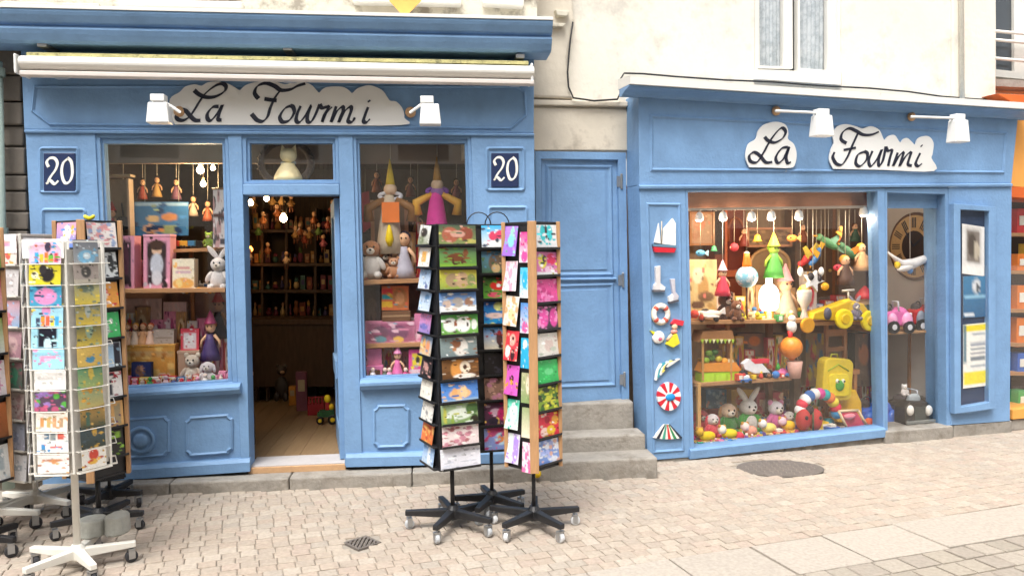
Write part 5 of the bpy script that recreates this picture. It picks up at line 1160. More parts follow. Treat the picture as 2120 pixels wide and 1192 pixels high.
t = carton(L, -.58, 278, 418, 390, 488, '2c6ca8/3878b8|.35,.5,.12,.1,c8b890|.65,.45,.15,.12,c08858|.3,.8,.15,.12,d8b898|.65,.82,.2,.14,90a880|#.5,.06,.5,.05,88b0d8|~183c70,6,.07', 3, 'blue printed toy pack hanging in the left window', '2c5c98', 6, 'toy_pack'); t.t['category'] = 'toy pack'
t.tube('string', [(300, 418), (300, 340)], .6, 'a0a098'); t.tube('string', [(370, 418), (370, 340)], .6, 'a0a098')
t = Toy(L, -.5, 245, 490, 'glass_cabinet', 'narrow beige glass cabinet behind the card racks in the left window', 'cabinet')
t.box('back', 222, 368, 272, 490, 2, 'b09c84', d=-14); t.box('side', 219, 366, 223, 596, 26, 'a89880'); t.box('side', 270, 366, 275, 596, 26, 'c0ac94'); t.box('top', 219, 362, 275, 367, 28, 'b8a890')
t.box('lower_panel', 222, 492, 272, 596, 2, '6a5444', d=-12)
doll(L, -.5, 232, 488, 62, 'c83038', '401c18', 'little red doll in the narrow glass cabinet', hat='c02830')
t = Toy(L, -.5, 255, 488, 'round_pan', 'dark round toy pan leaning in the narrow glass cabinet', 'toy'); t.cyl('pan', 255, 462, 15, 5, '403c3c'); t.tube('handle', [(255, 447), (252, 420)], 2, '302c2c')
t = Toy(L, -.6, 342, 318, 'hanging_basket', 'black wire basket lantern hanging at the top of the left window', 'lantern')
for a_ in range(8):
    q = a_*math.pi/4; t.tube('wire', [(342, 296), (342+12*math.cos(q), 306, 12*math.sin(q)), (342+26*math.cos(q), 324, 26*math.sin(q))], 1.3, '1c1814', n=5)
t.ring('rim', 342, 324, 26, 6, 2, '1c1814')
t = Toy(L, -.30, 455, 505, 'fabric_banner', 'white patterned fabric banner hanging at the right edge of the left window', 'banner')
t.pr('cloth', 441, 392, 470, 512, 'e4dcdc|~484048,8,.1|#.5,.45,.5,.04,583838|#.5,.9,.5,.05,383848|~c8a0a0,8,.1', 3, seed=8, ny=20); t.tube('rod', [(439, 391), (472, 391)], 2, '806040')
plush(L, -.26, 452, 600, 75, 'f0e8e4', 'f4ece8', 'long', 'fluffy white long eared plush on the end of the long shelf in the left window')
t = Toy(L, -.22, 430, 600, 'bead_garland', 'yellow and white bead garland along the edge of the long shelf', 'garland')
for i in range(12): t.ell('bead', 372+i*8, 601+3*math.sin(i), 3.6, 4.2, ['f0c038', 'f4ecd8', 'e8a030'][i % 3], d=3)
plush(L, -.40, 432, 512, 34, '88b038', '98c040', 'round', 'small green plush on the short upper shelf')
t = Toy(L, -.42, 380, 512, 'toy_train', 'small coloured wooden train on the short upper shelf', 'toy train')
for i, hx in enumerate(['c84838', 'e0b040', '4888b8', '282828']): t.box('wagon', 356+i*17, 498, 370+i*17, 510, 10, hx); t.cyl('wheel', 360+i*17, 511, 3, 3, '282420', d=5); t.cyl('wheel', 366+i*17, 511, 3, 3, '282420', d=5)
# lower half
carton(L, -.66, 238, 606, 474, 802, 'b08878/a07868|~b89484,8,.12', 3, 'large dusky board closing the back of the left window below its shelf', 'a07868', 15, 'cardboard_backdrop', cat='panel')
carton(L, -.66, 752, 588, 984, 784, '8a5c50/946858|~a87868,8,.1', 3, 'large dusky board closing the back of the puppet window below its shelf', '84584c', 16, 'cardboard_backdrop', cat='panel')
carton(L, -.46, 256, 618, 335, 800, 'd8b4a8/c8a094|#.5,.5,.45,.01,886858|.7,.2,.06,.05,d8c0b8', 6, 'tall pinkish cardboard panel at the back of the left window', 'a08070', 9, 'cardboard_backdrop', cat='panel')
carton(L, -.45, 338, 625, 386, 800, 'd8b4ac/d0aca0|.85,.3,.1,.1,d8c8c0|#.5,.6,.48,.02,8a6c60', 6, 'short pinkish cardboard panel beside the wooden post in the left window', 'a08070', 10, 'cardboard_backdrop', cat='panel')
carton(L, -.32, 252, 716, 362, 804, 'd89c48/c88838|~e8c070,10,.07|#.5,.18,.46,.06,c8a068|.2,.2,.05,.06,b87838|.4,.2,.05,.06,b87838|.6,.2,.05,.06,b87838|.8,.2,.05,.06,b87838|.8,.75,.14,.12,e0c8b0', 30, 'orange display crate at the bottom of the left window', 'c08438', 11, 'display_crate', lid='d8a050', nx=22)
carton(L, -.24, 272, 750, 313, 790, '202c60|.45,.45,.25,.3,7a5848|.55,.3,.12,.15,b88868|.3,.7,.1,.1,485888', 14, 'dark navy box in front of the orange display crate', '182048', 12)
for i, x in enumerate((262, 278, 294, 310)):
    doll(L, -.36, x+2, 716, 52, ['e8c0a0', 'f0d8c0', 'e0a878', 'f0c8b0'][i], ['c86838', 'e0a040', 'd87040', 'c85838'][i], ['peach figurine at the left end of the row on the orange crate', 'cream figurine second in the row on the orange crate', 'tan figurine third in the row on the orange crate', 'pink figurine at the right end of the row on the orange crate'][i], group='figurines on the orange crate')
carton(L, -.34, 318, 682, 360, 716, 'b8a89c|#.5,.5,.4,.05,988878', 20, 'grey box beside the figurines on the orange crate', 'a89888', 13)
carton(L, -.36, 374, 680, 412, 726, 'd84858|#.5,.55,.34,.36,e8dce0|.5,.5,.2,.2,f4f0f0', 10, 'red framed white card box above the plush bears', 'c84050', 14)
t = Toy(L, -.38, 393, 803, 'display_block', 'pale block under the red framed card box in the left window', 'block'); t.box('block', 372, 727, 414, 803, 22, 'b89880'); t.box('cap', 370, 724, 416, 730, 24, 'c8a890')
plush(L, -.26, 398, 796, 70, 'dccab8', 'e0d0bc', 'round', 'cream teddy bear at the bottom of the left window', belly='e8dccc')
plush(L, -.22, 430, 800, 58, 'e8e0e0', 'f0e8e8', 'drop', 'white floppy eared plush beside the cream teddy bear')
doll(L, -.34, 436, 745, 90, '48386c', 'c87838', 'jester doll in dark colours standing at the right of the left window', hat='a83868')
doll(L, -.45, 452, 700, 90, '302830', '181010', 'dark hanging doll with red details in the left window', skin='a87858', hat='c02828', string=340)
for i in range(13):
    x = 262+i*16.3; hx = ['d83848', 'e8a0b8', 'f0ece8', '48a050', 'd85868', 'e8c8d0', '4868b0', 'e84858'][i % 8]
    t = Toy(L, -.15, x, 806-i*.6, 'tiny_toy', '%s toy, %s from the racks in the front row of the left window' % ({'d83848': 'tiny red', 'e8a0b8': 'tiny pink', 'f0ece8': 'tiny white', '48a050': 'tiny green', 'd85868': 'tiny coral', 'e8c8d0': 'tiny pale pink', '4868b0': 'tiny blue', 'e84858': 'tiny scarlet'}[hx], ['first', 'second', 'third', 'fourth', 'fifth', 'sixth', 'seventh', 'eighth', 'ninth', 'tenth', 'eleventh', 'twelfth', 'thirteenth'][i]), 'toy', 'tiny toys in the front row of the left window')
    b0 = 805-i*.9; h_ = 14+(i*7) % 12
    t.lathe('body', x, b0, [(6.5, 0), (7, h_*.3), (4, h_*.6)], hx); t.ell('head', x, b0-h_*.78, 4.5, 4.8, ['f0d8c8', hx][i % 2])

# ------------------------------------------------------------------ window beside the door
plank(L, 748, 580, 984, 573, 9, -.16, -.62, 'wooden shelf with plush animals in the window beside the door')
plank(L, 752, 713, 986, 706, 8, -.16, -.62, 'lower wooden shelf in the window beside the door')
def cone_puppet(px, ytip, yb, hat, coll, body, side, label, face='e8c8a8', o=-.3):
    t_ = Toy(L, o, px, yb, 'hanging_marionette', label, 'puppet'); h_ = yb-ytip
    t_.tube('string', [(px, ytip), (px, 300)], .7, 'c8c0b0'); t_.lathe('hat', px, ytip+h_*.24, [(h_*.045, 0), (h_*.03, h_*.1), (1, h_*.24)], hat)
    t_.ell('head', px, ytip+h_*.27, h_*.06, h_*.06, face); t_.ring('collar', px, ytip+h_*.33, h_*.10, h_*.03, 4, coll)
    t_.lathe('robe', px, ytip+h_*.85, [(h_*.11, 0), (h_*.115, h_*.12), (h_*.09, h_*.3), (h_*.07, h_*.42), (h_*.04, h_*.53)], body, rough=.8)
    for sx in (-1, 1): t_.tube('sleeve', [(px+sx*h_*.05, ytip+h_*.36), (px+sx*h_*.2, ytip+h_*.44), (px+sx*h_*.19, ytip+h_*.56)], [h_*.03, h_*.045, h_*.05], side)
    return t_
t = cone_puppet(808, 330, 560, 'e8cc30', 'e8e8f0', 'c8b8a0', '8a5c28', 'hanging puppet with a tall yellow pointed hat and orange bib')
t.box('bib', 792, 420, 828, 462, 2, 'e87828', d=25); t.lathe('bird', 808, 510, [(4, 0), (9, 14), (6, 30), (2, 44)], 'f0d020', d=26)
t = cone_puppet(905, 325, 540, 'b88838', '7838a0', 'd02c90', 'd8a030', 'hanging puppet with a gold pointed hat and a magenta robe')
t.ell('hair', 905, 398, 15, 17, '9868b0', d=-4)
t = Toy(L, -.5, 785, 578, 'framed_board', 'pale wooden frame standing behind the yellow hatted puppet', 'frame'); t.box('left_bar', 768, 414, 776, 577, 5, 'd8a880'); t.box('right_bar', 838, 414, 846, 577, 5, 'd8a880'); t.box('top_bar', 776, 414, 838, 422, 5, 'd8a880'); t.box('bottom_bar', 776, 569, 838, 577, 5, 'd8a880'); t.box('backing', 776, 422, 838, 569, 2, 'a88c70', d=-2)
plush(L, -.25, 768, 577, 88, 'e8e0d8', 'b87848', 'drop', 'white and brown plush dog at the left end of the puppet window shelf', earcol='8a5028')
plush(L, -.30, 799, 576, 66, '6a4030', '7a4c34', 'round', 'dark brown plush bear beside the plush dog', belly='a87850')
plush(L, -.24, 815, 576, 48, 'c89068', 'd8a078', 'round', 'small tan plush in the middle of the puppet window shelf')
doll(L, -.28, 836, 575, 105, 'b8b4c0', '383038', 'slim grey doll standing at the end of the puppet window shelf')
t = Toy(L, -.5, 758, 470, 'red_cloth', 'red cloth hanging at the left edge of the puppet window', 'cloth'); t.poly('drape', [(746, 400), (764, 396), (768, 470), (752, 482)], 5, 'b83848'); t.tube('hook', [(756, 398), (756, 345)], .8, '807868')
carton(L, -.30, 752, 592, 788, 712, '3c2c28|.5,.4,.3,.2,584438', 26, 'dark brown box under the puppet window shelf', '302420', 21)
carton(L, -.26, 790, 592, 846, 642, 'd87848|#.2,.2,.2,.1,e84848|#.2,.45,.2,.1,38a0a8|#.2,.75,.2,.12,e8b838|.68,.5,.26,.42,b87848|.68,.5,.16,.26,d89868', 24, 'striped rainbow box under the puppet window shelf', 'c87040', 22)
t = Toy(L, -.28, 818, 656, 'box_stack', 'plain brown box holding up the rainbow box', 'box'); t.box('carton', 792, 643, 850, 664, 22, '7a5840'); t.box('tape', 792, 651, 850, 655, .6, 'a88868', d=11.4)
carton(L, -.24, 756, 665, 862, 712, 'd88aa8|#.5,.5,.46,.4,a86080|.3,.5,.16,.3,785068|.65,.5,.2,.32,805070|.3,.8,.12,.14,68a0b0|.65,.8,.1,.14,e8c058|~f0c8d8,6,.07', 26, 'wide pink boxed doll set on the lower shelf of the puppet window', 'd08098', 23, nx=20)
carton(L, -.24, 858, 650, 905, 712, 'e088b0|.5,.5,.3,.35,b85888|~f0c8d8,5,.09', 22, 'pink carton on the lower shelf next to the black rack', 'd87898', 24)
t = Toy(L, -.22, 775, 782, 'doll_chair', 'pink doll chair at the bottom of the puppet window', 'toy chair'); t.box('back', 760, 722, 790, 760, 4, 'f098c0', d=-8); t.box('seat', 758, 756, 794, 764, 20, 'e880b0')
for x in (760, 788): t.box('leg', x, 764, x+4, 783, 4, 'e880b0', d=8); t.box('leg', x, 764, x+4, 783, 4, 'e880b0', d=-8)
doll(L, -.2, 823, 783, 62, 'e870b0', 'e888b8', 'pink doll at the bottom of the puppet window', hat='f098c8')
carton(L, -.2, 846, 724, 884, 782, 'e84898|#.5,.35,.3,.22,f0d830|.5,.35,.12,.12,383028|#.5,.8,.36,.12,f0d8e8', 18, 'magenta and yellow toy box at the bottom of the puppet window', 'd84088', 25)
for i, (x, hx, nm) in enumerate(((772, 'f0e8ec', 'white'), (797, '586050', 'olive'), (806, 'f0a0c8', 'pale pink'), (840, 'e85898', 'hot pink'))):
    t = Toy(L, -.13, x, 783, 'tiny_toy', 'tiny %s toy standing at the bottom edge of the puppet window' % nm, 'toy', 'tiny toys in the puppet window'); t.lathe('body', x, 783, [(6, 0), (7, 6), (4, 13)], hx); t.ell('head', x, 765, 4.5, 5, 'f0d0c0')
carton(L, -.24, 892, 716, 950, 778, 'e8a8c8|~d05890,8,.09|#.5,.5,.3,.1,f0e8ec', 20, 'pale pink box behind the black racks in the puppet window', 'd890b0', 26)

# ------------------------------------------------------------------ inside the toy window
room2 = thing('window_room', 'brown lined display space behind the toy window', 'room', R.at(2, -.8, .3), kind='structure')
RU0, RU1 = R.uz(1412, 600, -.1)[0], R.uz(1966, 600, -.12)[0]; UM = R.uz(1832, 600, -.1)[0]
DZ = R.uz(1450, 924, -.12)[1]; RC = R.uz(1600, 392, -.1)[1]+.03; BK = -1.35
def rbx(u0, u1, o0, o1, z0, z1, name, m, par=room2, bev=0):
    return MB().box(R.at((u0+u1)/2, (o0+o1)/2, (z0+z1)/2), R.U*(u1-u0)/2, R.N*(o1-o0)/2, V((0, 0, (z1-z0)/2))).build(name, m, par, bev=bev)
rbx(RU0, UM, BK, -.145, DZ-.04, DZ, 'window_deck', cm('b09a80', .7)); rbx(UM, RU1, BK, -.145, DZ-.08, DZ-.035, 'window_deck', cm('38423c', .7))
BROWN = mat('brown_backdrop', (.46, .32, .21), .8, .2, 4, stretch=(6, 6, 1))
rbx(RU0, UM+.1, BK-.05, BK, DZ, RC+.1, 'back_wall', BROWN); rbx(UM+.101, RU1, BK-.05, BK, DZ-.08, RC+.1, 'back_wall', TANWALL)
rbx(RU0-.05, RU0, BK, -.15, DZ-.1, RC, 'side_wall', BROWN); rbx(RU1, RU1+.05, BK, -.15, DZ-.1, RC, 'side_wall', GREYWALL)
rbx(RU0, RU1, BK, -.15, RC, RC+.05, 'ceiling', cm('8a6850', .8))
rect(R, 1422, 380, 1834, 430, -.22, -.25).build('red_brown_header', REDWOOD, room2)
# track lights
trk = slab(R, [(1425, 431), (1825, 425), (1825, 430), (1425, 436)], -.15, -.18).build('light_track', cm('c8b8a8', .5), None, label='long pale lighting track across the top of the toy window', cat='track')
for i, (x, y) in enumerate(((1448, 450), (1497, 449), (1556, 449), (1597, 448), (1654, 447), (1788, 440))):
    t = Toy(R, -.165, x, y+8, 'spotlight', 'small white spotlight, %s from the left on the toy window track' % ['first', 'second', 'third', 'fourth', 'fifth', 'sixth'][i], 'spotlight', 'spotlights in the toy window')
    t.tube('stem', [(x, y-7), (x, 434-i*.9)], 1.2, 'd0c8c0'); t.lathe('head', x, y+6, [(7.5, 0), (8, 3), (6, 12), (3, 15)], PLASTICW); t.ell('lamp', x, y+5.5, 6, 2.8, emit('spot_glow_%d' % i, 'ffeedd', 14), rd=6)
    li = bpy.data.lights.new('spot_light', 'POINT'); li.energy = 4.2; li.color = (1, .80, .58); li.shadow_soft_size = .03
    lo_ = bpy.data.objects.new('spot_light', li); COL.objects.link(lo_); lo_.parent = t.t; lo_.location = t.P(x, y+14)-WL[t.t.name]
t = Toy(R, -.34, 1592, 664, 'table_lamp', 'bright white lit table lamp on the upper shelf of the toy window', 'lamp')
GLOW = emit('lamp_shade_glow', 'fff4e0', 3.5)
t.lathe('shade', 1592, 642, [(12, 0), (16.5, 6), (18, 20), (17, 34), (12, 43), (6, 47), (5.5, 60), (3, 64)], GLOW); t.lathe('foot', 1592, 665, [(11, 0), (11, 3), (4, 6), (4, 23)], 'd8c8a8')
li = bpy.data.lights.new('lamp_light', 'POINT'); li.energy = 2.5; li.color = (1, .84, .62); li.shadow_soft_size = .06
lo_ = bpy.data.objects.new('lamp_light', li); COL.objects.link(lo_); lo_.parent = t.t; lo_.location = t.P(1592, 610, 32)-WL[t.t.name]
# shelves
plank(R, 1426, 664, 1680, 660, 8, -.215, -.62, 'long wooden upper shelf on the left of the toy window')
plank(R, 1683, 666, 1822, 662, 8, -.215, -.62, 'short wooden upper shelf on the right of the toy window')
plank(R, 1440, 793, 1640, 779, 8, -.215, -.60, 'sloping wooden middle shelf under the toy market stall')
plank(R, 1560, 832, 1672, 826, 7, -.75, -1.1, 'low dark shelf far back in the toy window', DARKWOOD)
def rpost(x, y0, y1, o, label, w=6, m='b07840'):
    t_ = Toy(R, o, x, y1, 'shelf_post', label, 'post'); t_.box('post', x-w/2, y0, x+w/2, y1, w, m); t_.box('foot', x-w*.8, y1-6, x+w*.8, y1+1, w*1.6, m)
rpost(1446, 798, 900, -.22, 'short bamboo post under the left end of the middle shelf', 7, 'd8a868'); rpost(1506, 668, 786, -.55, 'wooden post behind the toy market stall'); rpost(1592, 668, 880, -.60, 'dark wooden post behind the orange balloon', 10, '7a4c28'); rpost(1646, 668, 890, -.62, 'grey brown post in the middle of the toy window', 14, '6a5444'); rpost(1884, 690, 860, -.6, 'slim wooden post under the pedal cars', 6, 'a86c38')
# furniture and pictures at the back
def back_panel(x0, y0, x1, y1, spec, label, name='framed_picture', o=-1.0, fr='b07848', seed=0, cat='picture'):
    t_ = Toy(R, o, (x0+x1)/2, y1, name, label, cat); t_.pr('picture', x0, y0, x1, y1, spec, 2, 0, 'a08060', 14, 14, seed)
    for (a0, b0, a1, b1) in ((x0-3, y0-3, x1+3, y0+1), (x0-3, y1-1, x1+3, y1+3), (x0-3, y0, x0+1, y1), (x1-1, y0, x1+3, y1)): t_.box('frame_bar', a0, b0, a1, b1, 5, fr)
    t_.tube('wire', [((x0+x1)/2, y0), ((x0+x1)/2, 425)], .6, '605040')
    return t_
back_panel(1430, 442, 1476, 505, 'c8a884/b89478|.4,.35,.25,.2,d89070|~b88868,6,.1', 'beige framed picture at the top left of the toy window', seed=31)
t = Toy(R, -1.05, 1520, 665, 'wardrobe', 'red brown wardrobe with an arched door at the back of the toy window', 'wardrobe')
t.box('body', 1482, 436, 1545, 664, 30, '7a3a24', d=-18); t.box('dark_bay', 1480, 440, 1500, 520, 2, '2c1c14', d=-1); t.box('stile', 1500, 436, 1505, 560, 4, 'c86838'); t.tube('arch', [(1508, 500), (1508, 470), (1514, 456), (1524, 450), (1534, 456), (1540, 470), (1540, 500)], 3, '94502c', d=-1); t.box('door', 1508, 470, 1540, 560, 3, '6a2818', d=-2); t.box('rail', 1482, 560, 1545, 572, 4, 'b86038')
back_panel(1549, 474, 1636, 508, '8a7058/98785c|~6a5444,12,.09|~b0906c,8,.07', 'long brown map in a thin frame at the back of the toy window', 'framed_map', -.95, 'c08868', 32, 'picture')
t = Toy(R, -.98, 1592, 662, 'arched_mirror', 'arched pale mirror frame behind the green frog puppet', 'mirror'); t.poly('plate', [(1552, 662)]+[(1592-40*math.cos(q), 545-30*math.sin(q)) for q in [math.pi*k_/12 for k_ in range(13)]]+[(1632, 662)], 4, '987c5c'); t.tube('frame_bar', [(1552, 662), (1552, 545)]+[(1592-40*math.cos(q), 545-30*math.sin(q)) for q in [math.pi*k_/12 for k_ in range(1, 12)]]+[(1632, 545), (1632, 662)], 3, 'c09868', d=3)
t = Toy(R, -1.1, 1720, 665, 'tall_cabinet', 'dark grey brown cabinet behind the mobile in the toy window', 'cabinet'); t.box('body', 1650, 432, 1800, 668, 30, '7a5e48', d=-18); t.box('door', 1668, 440, 1722, 660, 3, '6a5240'); t.box('door', 1728, 440, 1796, 660, 3, '6e5542'); t.box('middle_stile', 1722, 436, 1728, 664, 4, '8a5c3c'); t.ell('knob', 1716, 560, 3, 3, 'c0a060', d=3); t.ell('knob', 1734, 560, 3, 3, 'c0a060', d=3)
# upper shelf toys
carton(R, -.45, 1428, 537, 1484, 648, 'f0d8a0/e8c888|.5,.55,.2,.25,c8a060|.3,.3,.2,.15,f8ecc8|.6,.7,.3,.1,806040|.3,.85,.25,.08,705038|.5,.2,.06,.05,d87868', 6, 'cream wooden picture board at the left end of the upper shelf', 'd8b078', 33, 'picture_board', cat='board', ny=20)
t = Toy(R, -.26, 1462, 664, 'toy_aeroplane', 'white toy aeroplane with a red nose on the upper shelf', 'toy aeroplane'); t.ell('fuselage', 1465, 650, 30, 8, 'e8d8c8'); t.ell('nose', 1438, 650, 8, 8, 'e05040'); t.box('wing', 1450, 652, 1475, 655, 50, 'f0e4d4'); t.poly('tail', [(1485, 648), (1500, 636), (1502, 650)], 3, 'f0e8e0'); t.cyl('wheel', 1448, 660, 5, 4, '302824', d=8); t.cyl('wheel', 1478, 660, 5, 4, '302824', d=8); t.ell('cockpit', 1460, 644, 9, 5, '403830')
doll(R, -.30, 1496, 612, 62, 'd83850', '803028', 'red and pink clown hanging on the left side of the toy window', hat='f0b0c0', string=440)
plush(R, -.34, 1503, 664, 62, '5a3828', '6a4430', 'round', 'large dark brown bear on the upper shelf', belly='8a6040'); plush(R, -.24, 1524, 664, 46, '7a4a2c', '8a5634', 'round', 'smaller brown bear in front on the upper shelf')
t = Toy(R, -.28, 1546, 664, 'globe', 'pale blue and white globe with an orange cap on a slim stand', 'globe')
t.ell('ball', 1546, 573, 20, 20, mat('globe_map', '88c4dc', .35, .05, 10, patch='e8ecec', pscale=18, pthr=.52, psoft=.04)); t.lathe('cap', 1546, 558, [(9, 0), (8, 10), (6, 22), (5, 30)], 'e07828'); t.lathe('knob', 1546, 530, [(5, 0), (5, 6), (2, 8)], 'f0ece4'); t.tube('pole', [(1546, 592), (1546, 660)], 2, '6a4c38'); t.lathe('foot', 1546, 664, [(12, 0), (11, 3), (3, 6)], '7a5438'); t.tube('cord', [(1546, 524), (1546, 440)], .5, '908070')
for i, (x, hx, nm) in enumerate(((1538, 'e8d030', 'yellow'), (1556, 'f0c890', 'peach'), (1571, 'e8c830', 'golden'), (1612, '8a6040', 'brown'), (1624, 'c8a878', 'tan'))):
    t = Toy(R, -.24, x, 664, 'tiny_animal', 'tiny %s animal at the front of the upper toy window shelf' % nm, 'toy', 'tiny animals on the upper shelf'); t.ell('body', x, 657, 7, 5.5, hx); t.ell('head', x-4, 650, 4.5, 4.5, hx, d=2); t.ell('foot', x-3, 662, 2, 2.4, hx, d=2); t.ell('foot', x+4, 662, 2, 2.4, hx, d=2)
t = doll(R, -.30, 1602, 575, 78, '58a848', '88b838', 'green and yellow frog puppet hanging above the lit lamp', skin='a8c848', hat='e8d048', string=438)
doll(R, -.42, 1626, 664, 98, 'b0a088', 'a88868', 'pale doll in a long white dress beside the lit lamp', hat='e0a0a0')
t = Toy(R, -.26, 1665, 664, 'egg_cup_bird', 'white cup shaped bird figure with a yellow beak on the upper shelf', 'figure'); t.lathe('cup', 1665, 660, [(8, 0), (7, 4), (4, 14), (5, 20), (12, 32), (13.5, 46), (12, 52)], 'b4aca4'); t.ell('head', 1665, 600, 9, 10, 'e8b878'); t.lathe('beak', 1656, 600, [(4, 0), (2, 3), (.5, 6)], 'e8c030'); t.ell('foot', 1660, 661, 7, 3.5, 'e08848'); t.ell('foot', 1672, 661, 7, 3.5, 'e08848')
t = Toy(R, -.24, 1683, 600, 'star_plush', 'white star shaped plush with dark patches hanging in the toy window', 'plush toy')
st_ = [(1683+(22 if i % 2 == 0 else 9)*math.sin(i*math.pi/5+.3), 582-(24 if i % 2 == 0 else 9)*math.cos(i*math.pi/5+.3)) for i in range(10)]
t.poly('star', st_, 8, 'f0eeec', bev=.004); t.ell('patch', 1676, 572, 6, 7, '302c30', d=3); t.ell('patch', 1694, 576, 5, 6, '343034', d=3); t.tube('string', [(1683, 560), (1683, 434)], .6, 'c0b8a8')
for sx, x in ((-1, 1657), (1, 1700)): t.ell('paw', x, 562, 5, 8, 'f4f2f0'); t.tube('cord', [(x, 556), (x, 434)], .4, '807868')
def bird(px, py, L_, body, wing, label, rot=0, o=-.35, beak='e8a030', name='toy_bird'):
    t_ = Toy(R, o, px, py, name, label, 'toy bird', 'bird mobile'); a_ = math.radians(rot); ca, sa = math.cos(a_), math.sin(a_)
    def q(x, y): return (px+x*ca-y*sa, py+x*sa+y*ca)
    t_.ell('body', px, py, L_*.5, L_*.17, body, rot=rot); t_.ell('head', *q(-L_*.5, -L_*.05), L_*.14, L_*.14, body); t_.tube('beak', [q(-L_*.6, -L_*.04), q(-L_*.78, L_*.02)], [L_*.06, .4], beak)
    t_.poly('wing', [q(-L_*.15, 0), q(L_*.15, -L_*.55), q(L_*.32, -L_*.5), q(L_*.2, 0)], 3, wing, d=5); t_.poly('tail', [q(L_*.4, -2), q(L_*.85, -L_*.14), q(L_*.85, L_*.1), q(L_*.4, 3)], 3, wing)
    t_.tube('string', [(px, py), (px, 434)], .5, '989080'); return t_
bird(1672, 532, 40, 'b83838', 'c8b048', 'red and yellow parrot of the hanging mobile', -50); bird(1690, 530, 36, '4878b0', 'd8a838', 'blue and yellow parrot of the hanging mobile', -62, -.33); bird(1715, 503, 44, '68a070', '88b898', 'green bird of the hanging mobile', 28, -.36); bird(1758, 522, 42, '5c9068', 'e08838', 'long green bird at the right of the mobile', 35, -.36); bird(1738, 487, 22, 'e07830', 'e8b040', 'small orange bird at the top of the mobile', -80, -.34)
doll(R, -.32, 1750, 590, 66, '503428', 'e0a030', 'dark marionette with yellow buttons hanging near the mullion', string=436); doll(R, -.33, 1784, 560, 60, 'e8b888', 'e8d848', 'peach doll with yellow hair hanging near the mullion', string=436)
# yellow ride-on toy
t = Toy(R, -.24, 1735, 664, 'ride_on_toy', 'yellow ride-on toy with big round wheels on the right shelf', 'ride-on toy')
t.poly('body', [(1672, 660), (1676, 646), (1720, 632), (1752, 620), (1778, 628), (1794, 650), (1790, 664), (1740, 664)], 26, 'd8b020', bev=.012); t.ell('seat', 1755, 628, 16, 8, 'f0d028', rd=14)
t.cyl('wheel', 1731, 658, 17, 8, 'f0d820', d=20); t.cyl('hub_cap', 1731, 658, 9, 10, 'e0b818', d=21); t.cyl('wheel', 1786, 662, 18, 8, 'e8d020', d=18); t.cyl('hub_cap', 1786, 662, 9, 10, 'd8b018', d=19); t.cyl('wheel', 1661, 672, 13, 6, 'd89828', d=14)
t.tube('steering_column', [(1757, 622), (1756, 604)], 1.8, 'd8d0c0'); t.tube('handle_bar', [(1744, 602), (1768, 600)], 2, 'd0c8c0'); t.ell('mudguard', 1702, 648, 7, 11, '484858', d=14)
plush(R, -.19, 1770, 662, 40, '807888', '888090', 'long', 'small grey cat plush leaning on the yellow ride-on toy')
t = Toy(R, -.34, 1790, 662, 'garden_gnome', 'toy gnome with a red cap beside the mullion', 'gnome'); t.lathe('cap', 1790, 618, [(16, 0), (15, 6), (9, 14), (2, 22)], 'd83038'); t.ell('head', 1790, 626, 11, 11, 'd8b898'); t.lathe('body', 1790, 662, [(15, 0), (16, 14), (10, 28)], '485040')
# middle shelf toys
t = Toy(R, -.30, 1482, 792, 'toy_market_stall', 'toy market stall with a green fringed roof on the middle shelf', 'toy stall')
t.poly('roof', [(1438, 706), (1446, 684), (1506, 682), (1510, 702)], 34, 'a07048'); 
for i in range(9): t.poly('fringe', [(1440+i*7.8, 700), (1447+i*7.8, 700), (1443.5+i*7.8, 709)], 2, ['a8c840', 'e8e8b0'][i % 2], d=18)
for x in (1446, 1504): t.box('pole', x, 704, x+4, 780, 3, 'c89858', d=12)
t.poly('counter', [(1444, 768), (1452, 750), (1516, 748), (1528, 766)], 26, 'e09030'); t.box('front', 1446, 769, 1524, 791, 24, 'a8d028'); 
for i in range(3): t.box('front_panel', 1450+i*25, 773, 1470+i*25, 788, 1, 'b8e038', d=12.6)
for i, (x, y, hx) in enumerate(((1458, 745, '88a830'), (1470, 740, '50702c'), (1484, 742, 'c8b030'), (1496, 746, 'e8a030'), (1508, 748, 'd8c8a0'), (1476, 728, '385c28'), (1464, 730, '6a8a30'))): t.ell('goods', x, y, 7, 6, hx, d=6)
t = Toy(R, -.24, 1562, 784, 'toy_motorbike', 'white and red toy motorbike on the middle shelf', 'toy motorbike'); t.poly('fairing', [(1535, 752), (1548, 742), (1572, 748), (1592, 770), (1560, 772), (1540, 764)], 10, 'e8e8ec', bev=.004); t.poly('stripe', [(1550, 744), (1590, 742), (1588, 750), (1560, 752)], 11, 'd83048'); t.cyl('wheel', 1538, 775, 9, 6, '24242c'); t.cyl('wheel', 1590, 774, 9, 6, '24242c'); t.cyl('rim', 1538, 775, 4, 7, 'c83038'); t.cyl('rim', 1590, 774, 4, 7, 'c0c0c8'); t.box('seat', 1556, 748, 1578, 754, 9, '28243c')
t = Toy(R, -.30, 1617, 780, 'toy_mushroom', 'pink toy mushroom with a green tip at the end of the middle shelf', 'toy'); t.lathe('cap', 1617, 776, [(14, 0), (13, 5), (7, 12)], 'e070a8'); t.lathe('tip', 1611, 765, [(5, 0), (3, 8), (1, 12)], '50b848'); t.lathe('foot', 1617, 781, [(7, 0), (6, 5)], 'f0d8e0')
